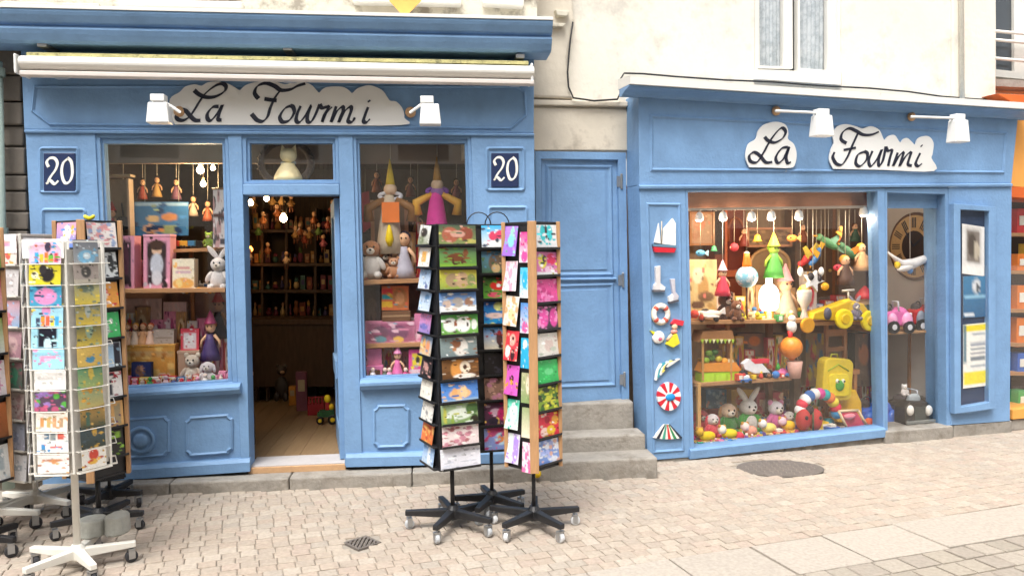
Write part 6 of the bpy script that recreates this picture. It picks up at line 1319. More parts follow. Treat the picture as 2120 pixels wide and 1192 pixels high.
t = Toy(R, -.20, 1638, 768, 'toy_balloon', 'orange toy hot air balloon with a pale basket hanging in the toy window', 'toy balloon'); t.ell('envelope', 1638, 719, 20, 20, 'f09030', rough=.35); t.lathe('neck', 1638, 745, [(5, 0), (11, 10), (14, 14)], 'd87828'); t.lathe('basket', 1645, 782, [(10, 0), (12, 14), (14, 30)], 'd8a898'); t.tube('rope', [(1638, 700), (1636, 668)], 2.4, 'd03030')
for x in (1630, 1650): t.tube('basket_rope', [(x, 738), (x+5, 754)], .7, 'c8b8a0')
t = Toy(R, -.19, 1640, 668, 'santa_doll', 'little red and white figure hanging from the upper shelf edge', 'doll'); t.ell('body', 1639, 676, 9, 12, 'f0ece8'); t.lathe('leg', 1636, 708, [(3, 0), (5, 20)], 'c82828'); t.ell('head', 1640, 660, 7, 7, 'e8d8c8')
# wooden chair, rucksacks
t = Toy(R, -.50, 1738, 845, 'wooden_chair', 'small wooden chair behind the yellow rucksack', 'chair')
for x in (1718, 1756): t.box('leg', x, 684, x+6, 850, 6, 'b87c48', d=-14); t.box('leg', x, 770, x+6, 850, 6, 'b87c48', d=12)
t.box('seat', 1714, 764, 1766, 772, 34, 'b07440'); t.box('back_rail', 1718, 684, 1762, 696, 5, 'b87c48', d=-14); t.box('back_rail', 1718, 720, 1762, 728, 5, 'b87c48', d=-14)
def rucksack(px, y0, y1, w, col, label, o, rot=0, frog=True):
    t_ = Toy(R, o, px, y1, 'rucksack', label, 'rucksack', 'yellow children rucksacks'); h_ = y1-y0
    pts = roundrect(px-w/2, y0, px+w/2, y1, w*.22)
    if rot: 
        a_ = math.radians(rot); cy = (y0+y1)/2; pts = [(px+(x-px)*math.cos(a_)-(y-cy)*math.sin(a_), cy+(x-px)*math.sin(a_)+(y-cy)*math.cos(a_)) for x, y in pts]
    t_.poly('bag', pts, w*.35, col, bev=.012, rough=.6); cy = (y0+y1)/2
    t_.poly('pocket', roundrect(px-w*.34, y0+h_*.36, px+w*.34, y1-h_*.1, w*.15), 5, 'e8d030', d=w*.19, bev=.006)
    if frog: t_.ell('frog_face', px, y0+h_*.64, w*.15, h_*.11, '48a040', rd=3, d=w*.25); t_.ell('frog_eye', px-w*.10, y0+h_*.53, w*.05, h_*.045, 'f0f4e8', rd=3, d=w*.26); t_.ell('frog_eye', px+w*.10, y0+h_*.53, w*.05, h_*.045, 'f0f4e8', rd=3, d=w*.26); t_.ell('pupil', px-w*.10, y0+h_*.53, w*.022, h_*.02, '202020', rd=2, d=w*.32); t_.ell('pupil', px+w*.10, y0+h_*.53, w*.022, h_*.02, '202020', rd=2, d=w*.32)
    t_.tube('handle', [(px-8, y0+2), (px-6, y0-7), (px+6, y0-7), (px+8, y0+2)], 1.6, 'c8c838'); t_.tube('zip', [(px-w*.36, y0+h_*.3), (px, y0+h_*.14), (px+w*.36, y0+h_*.3)], 1.2, 'a8b830', d=w*.18)
    return t_
rucksack(1727, 740, 826, 60, 'e0c430', 'yellow rucksack with a green frog face in the toy window', -.34, 4)
t = Toy(R, -.42, 1752, 873, 'yellow_bag', 'plain yellow bag slumped below the frog rucksack', 'bag'); t.poly('bag', [(1726, 872), (1730, 828), (1744, 806), (1764, 804), (1776, 830), (1778, 874)], 20, 'e8b828', bev=.014, rough=.7); t.tube('strap', [(1744, 808), (1738, 790), (1760, 790), (1764, 806)], 2, 'd0a020')
t = Toy(R, -.24, 1686, 886, 'caterpillar_arch', 'striped cloth caterpillar arching over the red ladybird', 'plush toy')
cols = ['2c7c40', 'f0f0ec', 'd83048', 'f0f0ec', '3868a8', 'e8e0d8', 'd04890', '28a0a0', 'e87830', 'e0c838', 'd83048', '3890c0']
for i in range(12):
    a_ = math.pi*1.02-math.pi*1.0*i/11; t.ell('segment', 1694+38*math.cos(a_), 858-44*math.sin(a_), 10, 10, cols[i], rd=11, rot=0)
t = Toy(R, -.20, 1675, 890, 'ladybird_plush', 'red ladybird plush with a split back on the window floor', 'plush toy'); t.ell('wing', 1663, 868, 13, 20, 'b83030', rd=14); t.ell('wing', 1687, 868, 13, 20, 'b83030', rd=14); t.ell('head', 1675, 848, 9, 8, '282024'); t.tube('seam', [(1675, 850), (1675, 888)], 1.5, '385030', d=11)
for sx in (-1, 1): t.tube('feeler', [(1675+sx*4, 843), (1675+sx*10, 834)], 1, '282024'); t.ell('spot', 1675+sx*14, 862, 3.4, 4, '282024', d=12, rd=3)
t = Toy(R, -.20, 1762, 890, 'doll_deckchair', 'pink doll cradle with a pale wooden frame on the window floor', 'toy cradle'); t.poly('cloth', [(1740, 854), (1772, 852), (1792, 886), (1758, 892)], 5, 'd84868', rough=.8); t.tube('frame', [(1734, 850), (1756, 894)], 2.2, 'e0c8a0', d=3); t.tube('frame', [(1774, 848), (1796, 886)], 2.2, 'e0c8a0', d=3); t.tube('cross_bar', [(1734, 850), (1774, 848)], 2.2, 'e0c8a0', d=3); t.ell('pillow', 1755, 860, 12, 5, 'e88898', d=5)
# window floor toys, standing on the deck
def do(px, py): return R.off_z(px, py, DZ)
carton(R, do(1482, 886), 1462, 806, 1504, 846, '4888b8|~88b8d8,10,.09|~e0b098,5,.06', 20, 'blue spotted box standing on a red box in the toy window', '3c78a8', 41)
t = Toy(R, do(1482, 886), 1482, 886, 'red_box', 'red carton under the blue spotted box', 'box'); t.box('carton', 1460, 847, 1506, 888, 22, 'c03840'); t.box('band', 1460, 862, 1506, 868, .6, 'e8a0a0', d=11.4)
plush(R, do(1452, 900), 1452, 900, 56, 'd82038', 'e0485c', 'drop', 'bright red floppy eared plush in the corner of the window floor', earcol='d84058'); plush(R, do(1478, 908), 1475, 906, 54, 'e84858', 'f0e4e4', 'drop', 'white headed red floppy plush next to the corner', earcol='e03850')
plush(R, do(1512, 900), 1507, 899, 70, '2c8030', 'e8c8a8', 'drop', 'green clothed plush dog with tan ears on the window floor', earcol='b88858'); plush(R, do(1550, 896), 1549, 896, 76, '38a038', 'f0ece4', 'long', 'white rabbit plush in a green jacket with big white ears', belly='e8e0d8', earcol='f4f0e8', muzzle='f4e8e0')
t = Toy(R, do(1560, 880), 1562, 880, 'toy_drum', 'bright green toy drum between the rabbit and the mouse', 'toy drum'); t.lathe('shell', 1562, 880, [(20, 0), (20, 22)], '38a048'); t.lathe('top_hoop', 1562, 860, [(21.5, 0), (21.5, 4)], 'd8d8a0'); t.lathe('bottom_hoop', 1562, 880, [(21.5, 0), (21.5, 4)], 'd8d8a0')
plush(R, do(1604, 892), 1606, 891, 66, 'e070a8', 'f0e8ec', 'round', 'pink and white mouse plush on the window floor', earcol='e088b0'); plush(R, do(1635, 890), 1634, 892, 44, 'f0e8e0', 'f4ece4', 'drop', 'small white plush dog near the ladybird')
for i, (x, y, w, nm, lab) in enumerate(((1462, 919, 40, 'lion', 'largest yellow wheeled toy, nearest the window corner'), (1508, 914, 38, 'dog', 'yellow wheeled toy second from the window corner'), (1552, 908, 30, 'duck', 'cream and pink wheeled toy third from the window corner'), (1590, 902, 34, 'cow', 'yellow and white wheeled toy fourth from the window corner'), (1630, 897, 32, 'hen', 'small yellow wheeled toy nearest the ladybird'))):
    w *= 1.25; hx = ['f0c818', 'f0d020', 'e89880', 'f0dc70', 'f0c020'][i]; t = Toy(R, do(x, y), x, y, 'pull_along_toy', lab, 'pull-along toy', 'pull-along toys in the front row')
    t.box('platform', x-w/2, y-8, x+w/2, y-5, 14, 'e0c060'); t.ell('body', x+2, y-17, w*.34, 9, hx); t.ell('head', x-w*.3, y-26, 8, 8, ['e8b020', 'f4ecd8', 'f0d8d0', 'f4f0e8', 'e8c0c8'][i], d=2); t.ell('ear', x-w*.3-5, y-32, 3, 4, 'c89030', d=2); t.ell('ear', x-w*.3+5, y-32, 3, 4, 'c89030', d=2)
    for sx in (-.36, .36): t.cyl('wheel', x+w*sx, y-5, 5, 4, ['d84838', '3868b0', 'd86898', '684890', 'c84870'][i], d=8)
t = Toy(R, do(1665, 897), 1668, 896, 'yellow_plate', 'flat yellow toy dish in front of the ladybird', 'toy dish'); t.lathe('dish', 1672, 897, [(28, 0), (34, 5), (32, 6), (26, 2)], 'f0c828', n=24); t.lathe('ring_foot', 1672, 898, [(18, -1), (18, 1)], 'd8b020')
# pedal cars
def pedal_car(px, py, w, h, col, col2, label, o, lights='e8e8e8'):
    t_ = Toy(R, o, px, py, 'pedal_car', label, 'pedal car', 'pedal cars in the narrow window'); x0, x1 = px-w/2, px+w/2
    t_.poly('body', [(x0, py-h*.2), (x0+w*.02, py-h*.62), (px-w*.1, py-h*.72), (px+w*.28, py-h*.66), (x1, py-h*.5), (x1, py-h*.2)], w*.5, col, bev=.02, rough=.25)
    t_.ell('bonnet', px+w*.18, py-h*.52, w*.34, h*.24, col, rd=w*.26, rough=.25); t_.ell('mudguard', px+w*.28, py-h*.36, w*.2, h*.24, col2, rd=w*.12, d=w*.26, rough=.25); t_.ell('mudguard', px-w*.28, py-h*.36, w*.18, h*.22, col2, rd=w*.12, d=w*.26, rough=.25)
    t_.cyl('wheel', px+w*.28, py-h*.17, h*.17, w*.09, '1c1c1e', d=w*.34); t_.cyl('wheel', px-w*.3, py-h*.17, h*.17, w*.09, '1c1c1e', d=w*.34); t_.cyl('hub_cap', px+w*.28, py-h*.17, h*.08, w*.1, 'd8d8dc', d=w*.345); t_.cyl('hub_cap', px-w*.3, py-h*.17, h*.08, w*.1, 'd8d8dc', d=w*.345)
    t_.box('grille', x1-w*.04, py-h*.58, x1+w*.03, py-h*.25, w*.3, 'b8bcc4', d=w*.05); t_.box('bumper', x1-w*.12, py-h*.24, x1+w*.06, py-h*.17, w*.56, 'c8ccd0'); t_.ell('headlight', x1-w*.08, py-h*.56, w*.07, w*.07, lights, d=w*.22, rough=.2); t_.ell('headlight', x1+w*.02, py-h*.56, w*.07, w*.07, lights, d=-w*.05, rough=.2)
    t_.tube('windscreen', [(px-w*.02, py-h*.68), (px-w*.05, py-h*.98), (px-w*.05, py-h*.98, w*.24), (px-w*.02, py-h*.68, w*.24)], 1.5, 'c0c4cc'); t_.ring('steering_wheel', px-w*.16, py-h*.8, w*.09, h*.08, 1.4, '282428'); t_.ell('seat', px-w*.26, py-h*.7, w*.12, h*.12, '302428', rd=w*.18)
    return t_
plank(R, 1836, 688, 1948, 682, 5, -.28, -.95, 'wooden shelf under the pink and red pedal cars in the narrow window', WOOD)
pedal_car(1850, 686, 54, 64, 'e070b0', 'f0a8d0', 'pink pedal car on the shelf in the narrow window', -.36); pedal_car(1908, 684, 50, 68, 'c02028', '8890a0', 'dark red pedal car on the shelf beside the pink one', -.42)
pedal_car(1808, 900, 84, 90, '3060c0', '3870d0', 'blue pedal car partly hidden by the mullion', -.50); pedal_car(1884, 884, 78, 82, '20221f', '283028', 'black pedal car with white headlights on the narrow window floor', -.40, 'f8f4ec')
t = Toy(R, -.22, 1890, 886, 'toy_jeep', 'black toy jeep facing the street with round white headlights', 'toy car'); t.poly('body', [(1862, 882), (1862, 842), (1874, 828), (1908, 828), (1920, 842), (1920, 882)], 26, '1e201e', bev=.012, rough=.3); t.box('grille', 1880, 842, 1902, 868, 2, '3c4440', d=14)
for x in (1872, 1910): t.ell('headlight', x, 846, 7, 9, 'f4f0e8', rd=5, d=13, rough=.25); t.cyl('wheel', x, 876, 11, 12, '121212', d=10)
t.box('bumper', 1862, 866, 1920, 871, 4, '8a8c88', d=16); t.ell('windscreen', 1891, 826, 15, 10, 'a8b0b4', rd=4)
plush(R, -.22, 1872, 818, 24, 'e8e0dc', 'f0ece8', 'round', 'tiny white plush sitting on the black pedal car')
t = Toy(R, -.9, 1866, 872, 'dark_hood', 'dark folded pram hood behind the black pedal car', 'pram hood'); t.ell('hood', 1862, 828, 26, 30, '2c3440', rd=20); t.box('chassis', 1842, 846, 1886, 872, 22, '22262c')
# clock on the pale side wall, hammock mobile
W = Pl(tuple(R.at(RU1-.006, 0, 0))[:2], YR-math.pi/2)
cc = W.p(1896, 510, 0); kz = (cc-EYE).length/FPX
t = thing('wall_clock', 'large round wall clock with dark numerals on the side wall of the narrow window', 'clock', cc)
RR = 62*kz
MB().lathe([(RR, 0), (RR, .02), (RR*.94, .03), (RR*.92, .02)], cc, W.N, 40).build('rim', cm('6a4a30', .5), t); MB().lathe([(RR*.92, 0), (RR*.92, .024)], cc, W.N, 40).build('face', cm('c8a878', .6), t); MB().lathe([(RR*.46, .0), (RR*.46, .027)], cc, W.N, 32).build('centre_disc', cm('3a2c28', .6), t)
for i in range(12):
    a_ = i*math.pi/6; rd_ = W.U*math.sin(a_)+V((0, 0, 1))*math.cos(a_); tn = W.U*math.cos(a_)-V((0, 0, 1))*math.sin(a_)
    for s_ in (-1, 0, 1): MB().box(cc+W.N*.026+rd_*RR*.70+tn*s_*RR*.06, rd_*RR*.15, tn*RR*.014, W.N*.002).build('numeral', INK, t)
for a_, l_ in ((.9, .4), (-.6, .6)):
    rd_ = W.U*math.sin(a_)+V((0, 0, 1))*math.cos(a_); tn = rd_.cross(W.N); MB().box(cc+W.N*.031+rd_*RR*l_*.5, rd_*RR*l_*.5, tn*RR*.02, W.N*.0015).build('hand', INK, t)
t = Toy(R, -.30, 1890, 548, 'goose_mobile', 'white flying goose mobile hanging in front of the wall clock', 'mobile'); t.tube('wing', [(1838, 522), (1850, 532), (1866, 545), (1890, 546), (1915, 536), (1938, 522)], [1.5, 3, 6, 9, 7, 2], 'f0eeee'); t.ell('body', 1878, 552, 22, 7, 'f4f2f0', rot=-12); t.lathe('beak', 1862, 552, [(3, 0), (1, 8)], 'e8b830'); t.ell('wing_tip', 1936, 523, 8, 4, '78b8d0', rot=-20); t.ell('float', 1858, 548, 5, 7, 'e8c838'); t.ell('float', 1884, 560, 5, 6, '3878b8'); t.tube('string', [(1884, 540), (1884, 432)], .6, 'c8c0b8')

# ------------------------------------------------------------------ painted cut-outs on the pilaster of the toy window
def cut(name, label, cat, px, py): return Toy(R, .012, px, py, name, label, cat, 'cut-outs on the pilaster')
t = cut('sailing_boat', 'white sailed wooden boat cut-out with a red hull on the blue pilaster', 'cut-out', 1375, 522)
t.poly('hull', [(1351, 511), (1398, 514), (1394, 523), (1354, 522)], 8, 'd02838'); t.poly('deck', [(1350, 505), (1399, 508), (1398, 513), (1351, 510)], 7, '6888a0'); t.poly('sail', [(1354, 502), (1363, 462), (1367, 504)], 4, 'f0efe9'); t.poly('sail', [(1370, 505), (1373, 474), (1392, 452), (1398, 462), (1398, 508)], 4, 'f2f0ea'); t.tube('mast', [(1368, 508), (1369, 458)], 1, 'c8b8a0', d=2)
t = cut('boot', 'tall grey white boot cut-out below the boat', 'cut-out', 1362, 600); t.poly('shaft', [(1356, 552), (1366, 550), (1366, 586), (1376, 594), (1374, 600), (1352, 600), (1353, 590), (1357, 586)], 7, 'd8d4d4', bev=.003); t.poly('sole', [(1351, 600), (1375, 600), (1374, 604), (1351, 604)], 9, '686870'); t.poly('toe_cap', [(1366, 591), (1376, 594), (1374, 600), (1366, 600)], 8, 'f0eeea')
t = cut('boot', 'short grey white boot cut-out beside the tall one', 'cut-out', 1394, 622); t.poly('shaft', [(1387, 578), (1396, 577), (1397, 604), (1404, 612), (1402, 620), (1384, 624), (1384, 614), (1392, 608)], 7, 'c8c4cc', bev=.003); t.poly('sole', [(1383, 624), (1403, 620), (1403, 624), (1384, 628)], 9, '585860'); t.poly('toe_cap', [(1383, 614), (1392, 611), (1392, 622), (1384, 624)], 8, 'e8e6e4')
t = cut('life_ring', 'white life ring cut-out in the middle of the blue pilaster', 'cut-out', 1368, 670); t.ring('ring', 1368, 650, 14, 17, 5, 'f0ece4'); t.ring('rope', 1368, 650, 19, 22, 1.2, 'd8c8a8')
for a_ in (.8, 2.36, 3.9, 5.5): t.ell('band', 1368+14*math.cos(a_), 650+17*math.sin(a_), 5.5, 5.5, 'c85848', rd=6)
t = cut('chick', 'white chick cut-out with a yellow beak and pink spot on the blue pilaster', 'cut-out', 1362, 710); t.ell('body', 1363, 698, 13, 12, 'f2eeea', rd=4); t.poly('beak', [(1352, 692), (1345, 684), (1355, 686)], 5, 'f0e030'); t.ell('spot', 1365, 701, 4, 4, 'e06880', rd=5, d=2)
t = cut('puppet_figure', 'little figure cut-out with a red cap and yellow skirt on the blue pilaster', 'cut-out', 1393, 718); t.poly('skirt', [(1388, 694), (1400, 690), (1406, 710), (1392, 719), (1378, 712)], 8, 'e8d838', bev=.003); t.ell('face', 1396, 676, 6, 6, 'e8c0a0', rd=4, d=1); t.poly('cap', [(1388, 670), (1396, 660), (1415, 664), (1412, 674), (1400, 672)], 6, 'd83848'); t.tube('arm', [(1390, 692), (1380, 704)], 3, 'e0b898', d=2); t.ell('collar', 1395, 686, 7, 4, 'e89888', rd=4, d=1)
t = cut('kite', 'striped fan kite cut-out above the beach ball disc', 'cut-out', 1360, 788)
for i, hx in enumerate(['f0ece4', '48a0b0', 'f0ece4', 'e8d868', '405060', 'e8e4dc']): t.poly('stripe', [(1355+i*4.5, 786-i*5.5), (1358+i*5, 768-i*3.5), (1366+i*7.5, 752-i*2), (1370+i*7.5, 752-i*2), (1364+i*5.5, 770-i*3.4), (1358.5+i*4.5, 787-i*5.5)], 4+.4*i, hx)
t = cut('beach_disc', 'red and white segmented disc with a blue fish on the blue pilaster', 'cut-out', 1384, 849)
for i in range(16):
    a0, a1 = i*math.pi/8, (i+1)*math.pi/8; t.poly('segment', [(1384+8*math.cos(a0), 820+9*math.sin(a0)), (1384+24*math.cos(a0), 820+29*math.sin(a0)), (1384+24*math.cos((a0+a1)/2), 820+29*math.sin((a0+a1)/2)), (1384+24*math.cos(a1), 820+29*math.sin(a1)), (1384+8*math.cos(a1), 820+9*math.sin(a1))], 6, 'f0ece8' if i % 2 else 'd02838')
t.poly('centre', [(1384+8*math.cos(i*math.pi/8), 820+9*math.sin(i*math.pi/8)) for i in range(16)], 6.5, 'f0ece8'); t.ell('fish', 1386, 821, 10, 7, '2890d8', rd=3, d=4)
t = cut('paper_fan', 'white folded fan cut-out with coloured ribs at the foot of the blue pilaster', 'cut-out', 1380, 908)
for i, hx in enumerate(['f0ece4', '303848', 'f0ece4', '48a088', 'f0ece4', 'd03838', 'f0ece4', '388858', 'f0ece4', '303848']): t.poly('rib', [(1352+i*6, 908-.6*(i-5)**2*.2), (1358+i*6, 908-.6*(i-4)**2*.2), (1381+(i-4.5)*1.2, 878), (1379+(i-4.5)*1.2, 878)], 4+(i % 2), hx)

# ------------------------------------------------------------------ more small toys crowding the toy window
def small(kind, x, y, s_, hx, label, o, hx2='f0e8d8', hang=False):
    t_ = Toy(R, o, x, y, {'ball': 'toy_ball', 'block': 'toy_block', 'skittle': 'skittle', 'car': 'toy_car', 'top': 'spinning_top', 'fish': 'toy_fish', 'ring': 'ring_toy', 'bell': 'toy_bell'}[kind], label, 'toy')
    if kind == 'ball': t_.ell('ball', x, y-s_, s_, s_, hx); t_.ring('band', x, y-s_, s_*1.0, s_*.25, s_*.12, hx2)
    if kind == 'block': t_.box('block', x-s_, y-2*s_, x+s_, y, 2*s_, hx); t_.box('letter_panel', x-s_*.6, y-1.6*s_, x+s_*.6, y-.4*s_, .6, hx2, d=s_+.3)
    if kind == 'skittle': t_.lathe('body', x, y, [(s_*.7, 0), (s_, s_), (s_*.4, s_*2.2), (s_*.35, s_*2.4)], hx); t_.ell('head', x, y-s_*2.9, s_*.6, s_*.6, hx2)
    if kind == 'car':
        t_.box('body', x-s_*1.4, y-s_*1.0, x+s_*1.4, y-s_*.3, s_*1.4, hx); t_.box('cabin', x-s_*.7, y-s_*1.6, x+s_*.6, y-s_*1.0, s_*1.2, hx2)
        for sx in (-.9, .9): t_.cyl('wheel', x+sx*s_, y-s_*.35, s_*.38, s_*.3, '24201c', d=s_*.75)
    if kind == 'top': t_.lathe('top', x, y, [(.4, 0), (s_, s_*.9), (s_*.9, s_*1.2), (s_*.2, s_*1.4), (s_*.15, s_*2.2)], hx); t_.ring('stripe', x, y-s_*.95, s_, s_*.25, s_*.12, hx2)
    if kind == 'fish': t_.ell('body', x, y-s_*.6, s_, s_*.6, hx, rd=s_*.4); t_.poly('tail', [(x+s_*.8, y-s_*.6), (x+s_*1.6, y-s_*1.2), (x+s_*1.6, y)], 3, hx2); t_.ell('eye', x-s_*.5, y-s_*.75, s_*.14, s_*.14, '181818', d=s_*.35)
    if kind == 'ring':
        for i, h2 in enumerate((hx, hx2, 'e8c838', '3880c0')): t_.lathe('ring', x, y-i*s_*.55, [(s_*(1-.15*i), 0), (s_*(1.05-.15*i), s_*.25), (s_*(1-.15*i), s_*.5)], h2)
        t_.ell('knob', x, y-s_*2.5, s_*.3, s_*.3, 'd83838')
    if kind == 'bell': t_.lathe('bell', x, y, [(s_, 0), (s_*.7, s_*.4), (s_*.55, s_*1.2), (s_*.1, s_*1.5)], hx); t_.ell('clapper', x, y+s_*.1, s_*.2, s_*.2, hx2)
    if hang: t_.tube('string', [(x, y-s_*1.4), (x, 433)], .5, 'a89880')
for a_ in (('block', 1530, 786, 6, 'd84838', 'red alphabet block in front of the toy motorbike', -.19), ('ball', 1606, 782, 7, '3878c0', 'blue banded ball at the end of the middle shelf', -.21), ('skittle', 1452, 662, 5, 'c84830', 'red skittle beside the white toy aeroplane', -.18, 'f0d8b0'),
           ('ring', 1575, 664, 9, 'd84030', 'stacked ring toy beside the lit table lamp', -.40), ('bell', 1568, 500, 9, 'd8a838', 'gold bell hanging beside the globe', -.35, '8a6020', True), ('fish', 1640, 500, 11, 'e88838', 'orange fish hanging in front of the long map', -.32, 'f0c060', True),
           ('ball', 1520, 520, 8, 'c84048', 'red ball hanging in front of the wardrobe', -.36, 'f0e0c0', True), ('bell', 1478, 520, 7, '48a068', 'green bell hanging by the beige picture', -.36, '306040', True), ('fish', 1450, 530, 10, '58a0c8', 'blue fish hanging in front of the cream board', -.30, 'a0d0e0', True),
           ('top', 1718, 664, 7, '4878c0', 'blue spinning top behind the ride-on toy', -.50), ('car', 1542, 792, 8, '3870b8', 'small blue car at the edge of the middle shelf', -.18, 'c8d8e8'), ('block', 1612, 664, 6, '48a058', 'green alphabet block right of the lit table lamp', -.22),
           ('skittle', 1638, 664, 6, 'e0b838', 'yellow skittle near the bird figure', -.30, 'f0d8b0'), ('fish', 1735, 560, 10, 'd84858', 'red fish hanging in front of the tall cabinet', -.34, 'f09888', True), ('ball', 1708, 600, 7, 'e8b030', 'yellow ball hanging beside the star plush', -.33, 'f0f0e0', True)):
    small(*a_[:5], a_[5], a_[6], *(a_[7:]))
for a_ in (('block', 1490, 906, 8, '3880c0', 'blue alphabet block between the yellow wheeled toys'), ('ball', 1530, 912, 9, 'd83848', 'red banded ball in the front row of the window floor'), ('ring', 1580, 884, 10, 'd04888', 'stacked pink ring toy behind the wheeled cow'), ('car', 1612, 902, 9, 'd84038', 'little red car in the front row of the window floor'),
           ('top', 1650, 893, 9, '8848a8', 'purple spinning top left of the ladybird'), ('skittle', 1530, 886, 8, '3c8848', 'green skittle between plush dog and rabbit'), ('block', 1702, 889, 8, 'e8c030', 'yellow alphabet block right of the ladybird'), ('ball', 1716, 886, 10, '38a0b0', 'teal ball under the caterpillar arch'),
           ('skittle', 1588, 872, 8, 'e08838', 'orange skittle behind the pink mouse'), ('car', 1722, 892, 9, '3858a8', 'dark blue car at the foot of the pink cradle'), ('block', 1440, 916, 7, 'd84898', 'magenta alphabet block in the very corner of the window floor'), ('ball', 1800, 884, 9, 'e86838', 'orange ball beside the pink cradle')):
    small(*a_[:5], a_[5], do(a_[1], a_[2]))
carton(R, -.62, 1514, 806, 1560, 870, 'd8b048|.5,.4,.3,.25,c84838|#.5,.8,.4,.1,f0e8d0', 26, 'yellow game box standing behind the plush dog', 'b89038', 51); carton(R, -.62, 1566, 812, 1622, 868, 'c85060|.5,.5,.3,.3,f0d8c0|~e8c0a0,6,.08', 26, 'red game box behind the pink mouse', 'a84050', 52); carton(R, -.70, 1600, 690, 1634, 776, '8c7460|.5,.5,.3,.3,786050', 20, 'brown upright box behind the toy mushroom', '483830', 53)
carton(R, -.62, 1526, 690, 1586, 742, '8a6c58|.6,.3,.2,.2,d88038|.3,.6,.2,.2,605048', 26, 'dark game box behind the toy motorbike', '3c3028', 54); carton(R, -.72, 1668, 690, 1712, 800, 'b89868|~d04848,7,.1|~4888b0,6,.1|~e8c848,5,.1', 18, 'patterned fabric roll standing behind the wooden chair', 'a08858', 55); carton(R, -.75, 1770, 690, 1806, 800, '7c6454|.5,.4,.3,.2,c87848', 18, 'tall dark box beside the wooden chair', '302824', 56)

# crowded rows of little things
CN = {'d84838': 'red', 'e8c030': 'yellow', '3c78b8': 'blue', 'f0e8dc': 'white', '48a058': 'green', 'e888b0': 'pink', 'e08838': 'orange', '8858a0': 'purple', '7a5034': 'brown', 'c8a878': 'tan'}
KN = {'ball': 'ball', 'block': 'block', 'skittle': 'skittle', 'car': 'car', 'top': 'spinning top', 'fish': 'fish', 'ring': 'ring stack', 'bell': 'bell'}
def row(pl, x0, x1, y0, y1, o, n, where, seed, lo=3.2, hi=5.6, pal=None, kinds=('ball', 'block', 'skittle', 'car', 'top', 'ring', 'skittle', 'block'), floor=None):
    r_ = random.Random(seed); global R; keep = R
    for i in range(n):
        f_ = (i+.5)/n; x = x0+(x1-x0)*f_+r_.uniform(-2, 2); y = y0+(y1-y0)*f_+r_.uniform(-1, 1)*(2 if floor is not None else 0)
        hx = r_.choice(pal or list(CN)); kd = r_.choice(kinds); oo = o if floor is None else pl.off_z(x, y, floor)
        R = pl; small(kd, x, y, r_.uniform(lo, hi), hx, 'tiny %s %s, %s from left %s' % (CN[hx], KN[kd], NTH[i], where), oo, r_.choice(['f0e8d8', 'e8c838', 'd86048', '4880b8', 'f0b8c8'])); R = keep
row(R, 1440, 1640, 910, 888, None, 16, 'in the middle row of the window floor', 61, 5, 8.5, floor=DZ)
row(R, 1450, 1790, 880, 858, None, 20, 'in the back row of the window floor', 62, 6, 11, floor=DZ)
row(R, 1444, 1636, 925, 903, None, 18, 'along the front edge of the window floor', 63, 3, 5.5, floor=DZ)
row(R, 1432, 1676, 663, 660, -.50, 18, 'at the back of the long upper shelf', 64, 5, 9)
row(R, 1690, 1816, 664, 662, -.54, 9, 'at the back of the short upper shelf', 65, 6, 9)
row(R, 1446, 1636, 792, 779, -.52, 15, 'at the back of the middle toy shelf', 66, 5, 9)
row(R, 1526, 1640, 786, 779, -.22, 8, 'at the front of the middle toy shelf', 67, 3, 5)
PK = ['e888b0', 'f0e8dc', 'd84838', 'c8a878', 'e08838', '8858a0', 'e8c030']
row(L, 245, 464, 598, 596, -.52, 15, 'at the back of the pink doll box shelf', 71, 5, 8, PK)
row(L, 360, 470, 800, 795, -.36, 9, 'behind the teddy bear in the left window', 72, 5, 9, PK)
row(L, 252, 362, 714, 714, -.46, 9, 'behind the figurines on the orange crate', 73, 5, 8, PK)
row(L, 752, 880, 579, 575, -.50, 10, 'at the back of the upper puppet window shelf', 74, 5, 9, PK)
row(L, 756, 885, 712, 708, -.46, 10, 'at the back of the lower puppet window shelf', 75, 5, 9, PK)
row(L, 756, 885, 783, 777, -.40, 10, 'at the back of the puppet window floor', 76, 6, 11, PK)
for i, (x, y, hx, nm) in enumerate(((1540, 488, '8a3c30', 'red'), (1662, 480, '7a4430', 'rust'), (1770, 478, '3c5c48', 'green'))):
    doll(R, -.80-.03*(i % 3), x, y+22, 40, hx, '6a4028', 'small %s marionette hanging under the toy window track' % nm, string=434, name='marionette')
for i, (x, y, hx, nm) in enumerate(((255, 395, 'b87858', 'tan'), (295, 385, 'a04838', 'red'), (325, 380, 'c8a060', 'gold'), (365, 385, '785068', 'plum'), (400, 420, 'c0b0a0', 'pale'), (430, 430, 'a85838', 'rust'), (780, 370, 'a86848', 'tan'), (850, 380, '8a4838', 'brown'), (865, 450, 'c89858', 'gold'), (945, 385, 'a05868', 'rose'))):
    doll(L, -.75, x, y+28, 46, hx, '4a3020', 'small %s marionette hanging far back in the %s window' % (nm, 'left' if x < 600 else 'puppet'), string=300, name='marionette')

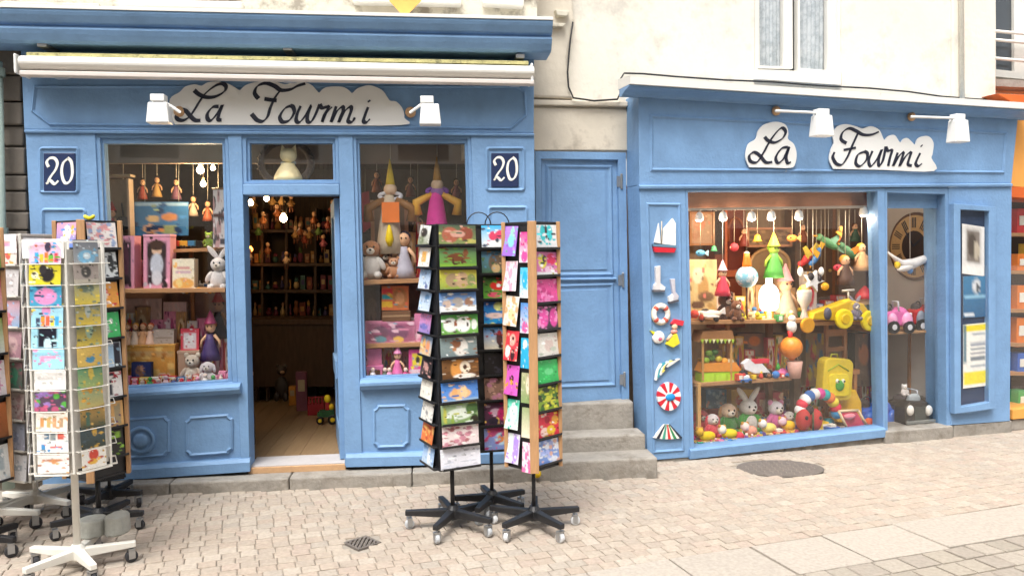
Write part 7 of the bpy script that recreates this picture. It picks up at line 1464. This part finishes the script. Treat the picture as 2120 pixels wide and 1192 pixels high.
# printed cartons crowding the back of each window
BOXP = [('pink', 'e890b0', '|.4,.5,.25,.3,f4dce4|.7,.4,.15,.2,b84878|#.5,.88,.4,.08,f0e8ec|~804060,5,.06'), ('white', 'ece6e0', '|.5,.45,.3,.3,d84858|.3,.6,.15,.2,4880b8|#.5,.88,.4,.06,c83848|~e8b838,5,.06'), ('red', 'c83840', '|.5,.5,.28,.3,f0e0d0|.5,.45,.15,.15,7a4830|#.5,.12,.4,.07,f4ece0|~f0c040,5,.05'),
        ('yellow', 'e0b840', '|.5,.5,.3,.28,c84838|.35,.6,.14,.2,3868a8|#.5,.12,.4,.07,fff4d0|~48883c,5,.06'), ('blue', '4878b0', '|.5,.5,.28,.3,e8e0c8|.6,.6,.15,.2,d87838|#.5,.12,.4,.07,f0f0f4|~183060,5,.06'), ('tan', 'b89068', '|.5,.5,.3,.3,e0c8a0|.4,.5,.14,.2,6a4428|#.5,.88,.4,.06,7a5030|~d8a860,5,.06'), ('green', '6a9a50', '|.5,.5,.28,.3,ece4c0|.5,.5,.14,.18,d85840|#.5,.12,.4,.07,f4f0d8|~305828,5,.06')]
def boxes(pl, x0, x1, ybase, slope, o, hlo, hhi, wlo, whi, where, seed, pick, floor=None):
    r_ = random.Random(seed); x = x0; i = 0
    while x < x1 and i < 20:
        w = r_.uniform(wlo, whi); h = r_.uniform(hlo, hhi); nm, bg, sp_ = BOXP[r_.choice(pick)]; y = ybase+slope*(x-x0)
        oo = o if floor is None else pl.off_z(x+w/2, y, floor)
        carton(pl, oo, x, y-h, x+w-1.5, y, bg+sp_, 14, '%s printed carton, %s from left %s' % (nm, NTH[i], where), bg, seed*31+i, 'toy_carton', nx=12, ny=12, group='printed cartons %d' % seed); x += w; i += 1
boxes(L, 246, 395, 597, -.01, -.46, 40, 78, 18, 30, 'behind the pink doll boxes', 81, (0, 1, 2, 5, 0))
boxes(L, 258, 395, 716, 0, -.44, 48, 88, 20, 32, 'behind the figurine row', 82, (0, 5, 1, 0))
boxes(L, 408, 472, 800, -.05, -.46, 90, 150, 16, 24, 'beside the post in the left window', 83, (0, 2, 1, 6))
boxes(L, 250, 470, 804, -.05, -.20, 16, 26, 14, 22, 'low along the left window glass', 84, (0, 1, 2, 4, 3))
boxes(L, 842, 984, 577, -.02, -.46, 60, 120, 18, 28, 'at the back of the puppet shelf', 85, (5, 2, 0, 5))
boxes(L, 850, 984, 709, -.03, -.40, 50, 90, 18, 28, 'behind the wide pink doll set', 86, (0, 2, 1, 3))
boxes(L, 756, 984, 783, -.03, -.44, 40, 66, 16, 26, 'at the back of the puppet window floor', 87, (0, 0, 1, 3))
boxes(R, 1452, 1640, 790, -.06, -.56, 36, 92, 16, 28, 'at the back of the middle shelf', 88, (5, 3, 2, 6, 4))
boxes(R, 1440, 1690, 884, -.10, None, 44, 78, 18, 30, 'at the back of the window floor', 89, (2, 3, 5, 4, 6, 1), floor=DZ)
boxes(R, 1436, 1672, 663, -.012, -.60, 40, 100, 16, 28, 'at the back of the upper shelf', 90, (5, 5, 2, 3, 1))
boxes(R, 1690, 1816, 664, -.01, -.60, 30, 60, 16, 26, 'behind the ride-on toy', 91, (5, 2, 4))
boxes(R, 1780, 1826, 846, -.10, None, 50, 90, 16, 24, 'behind the mullion of the toy window', 92, (4, 6, 2), floor=DZ)
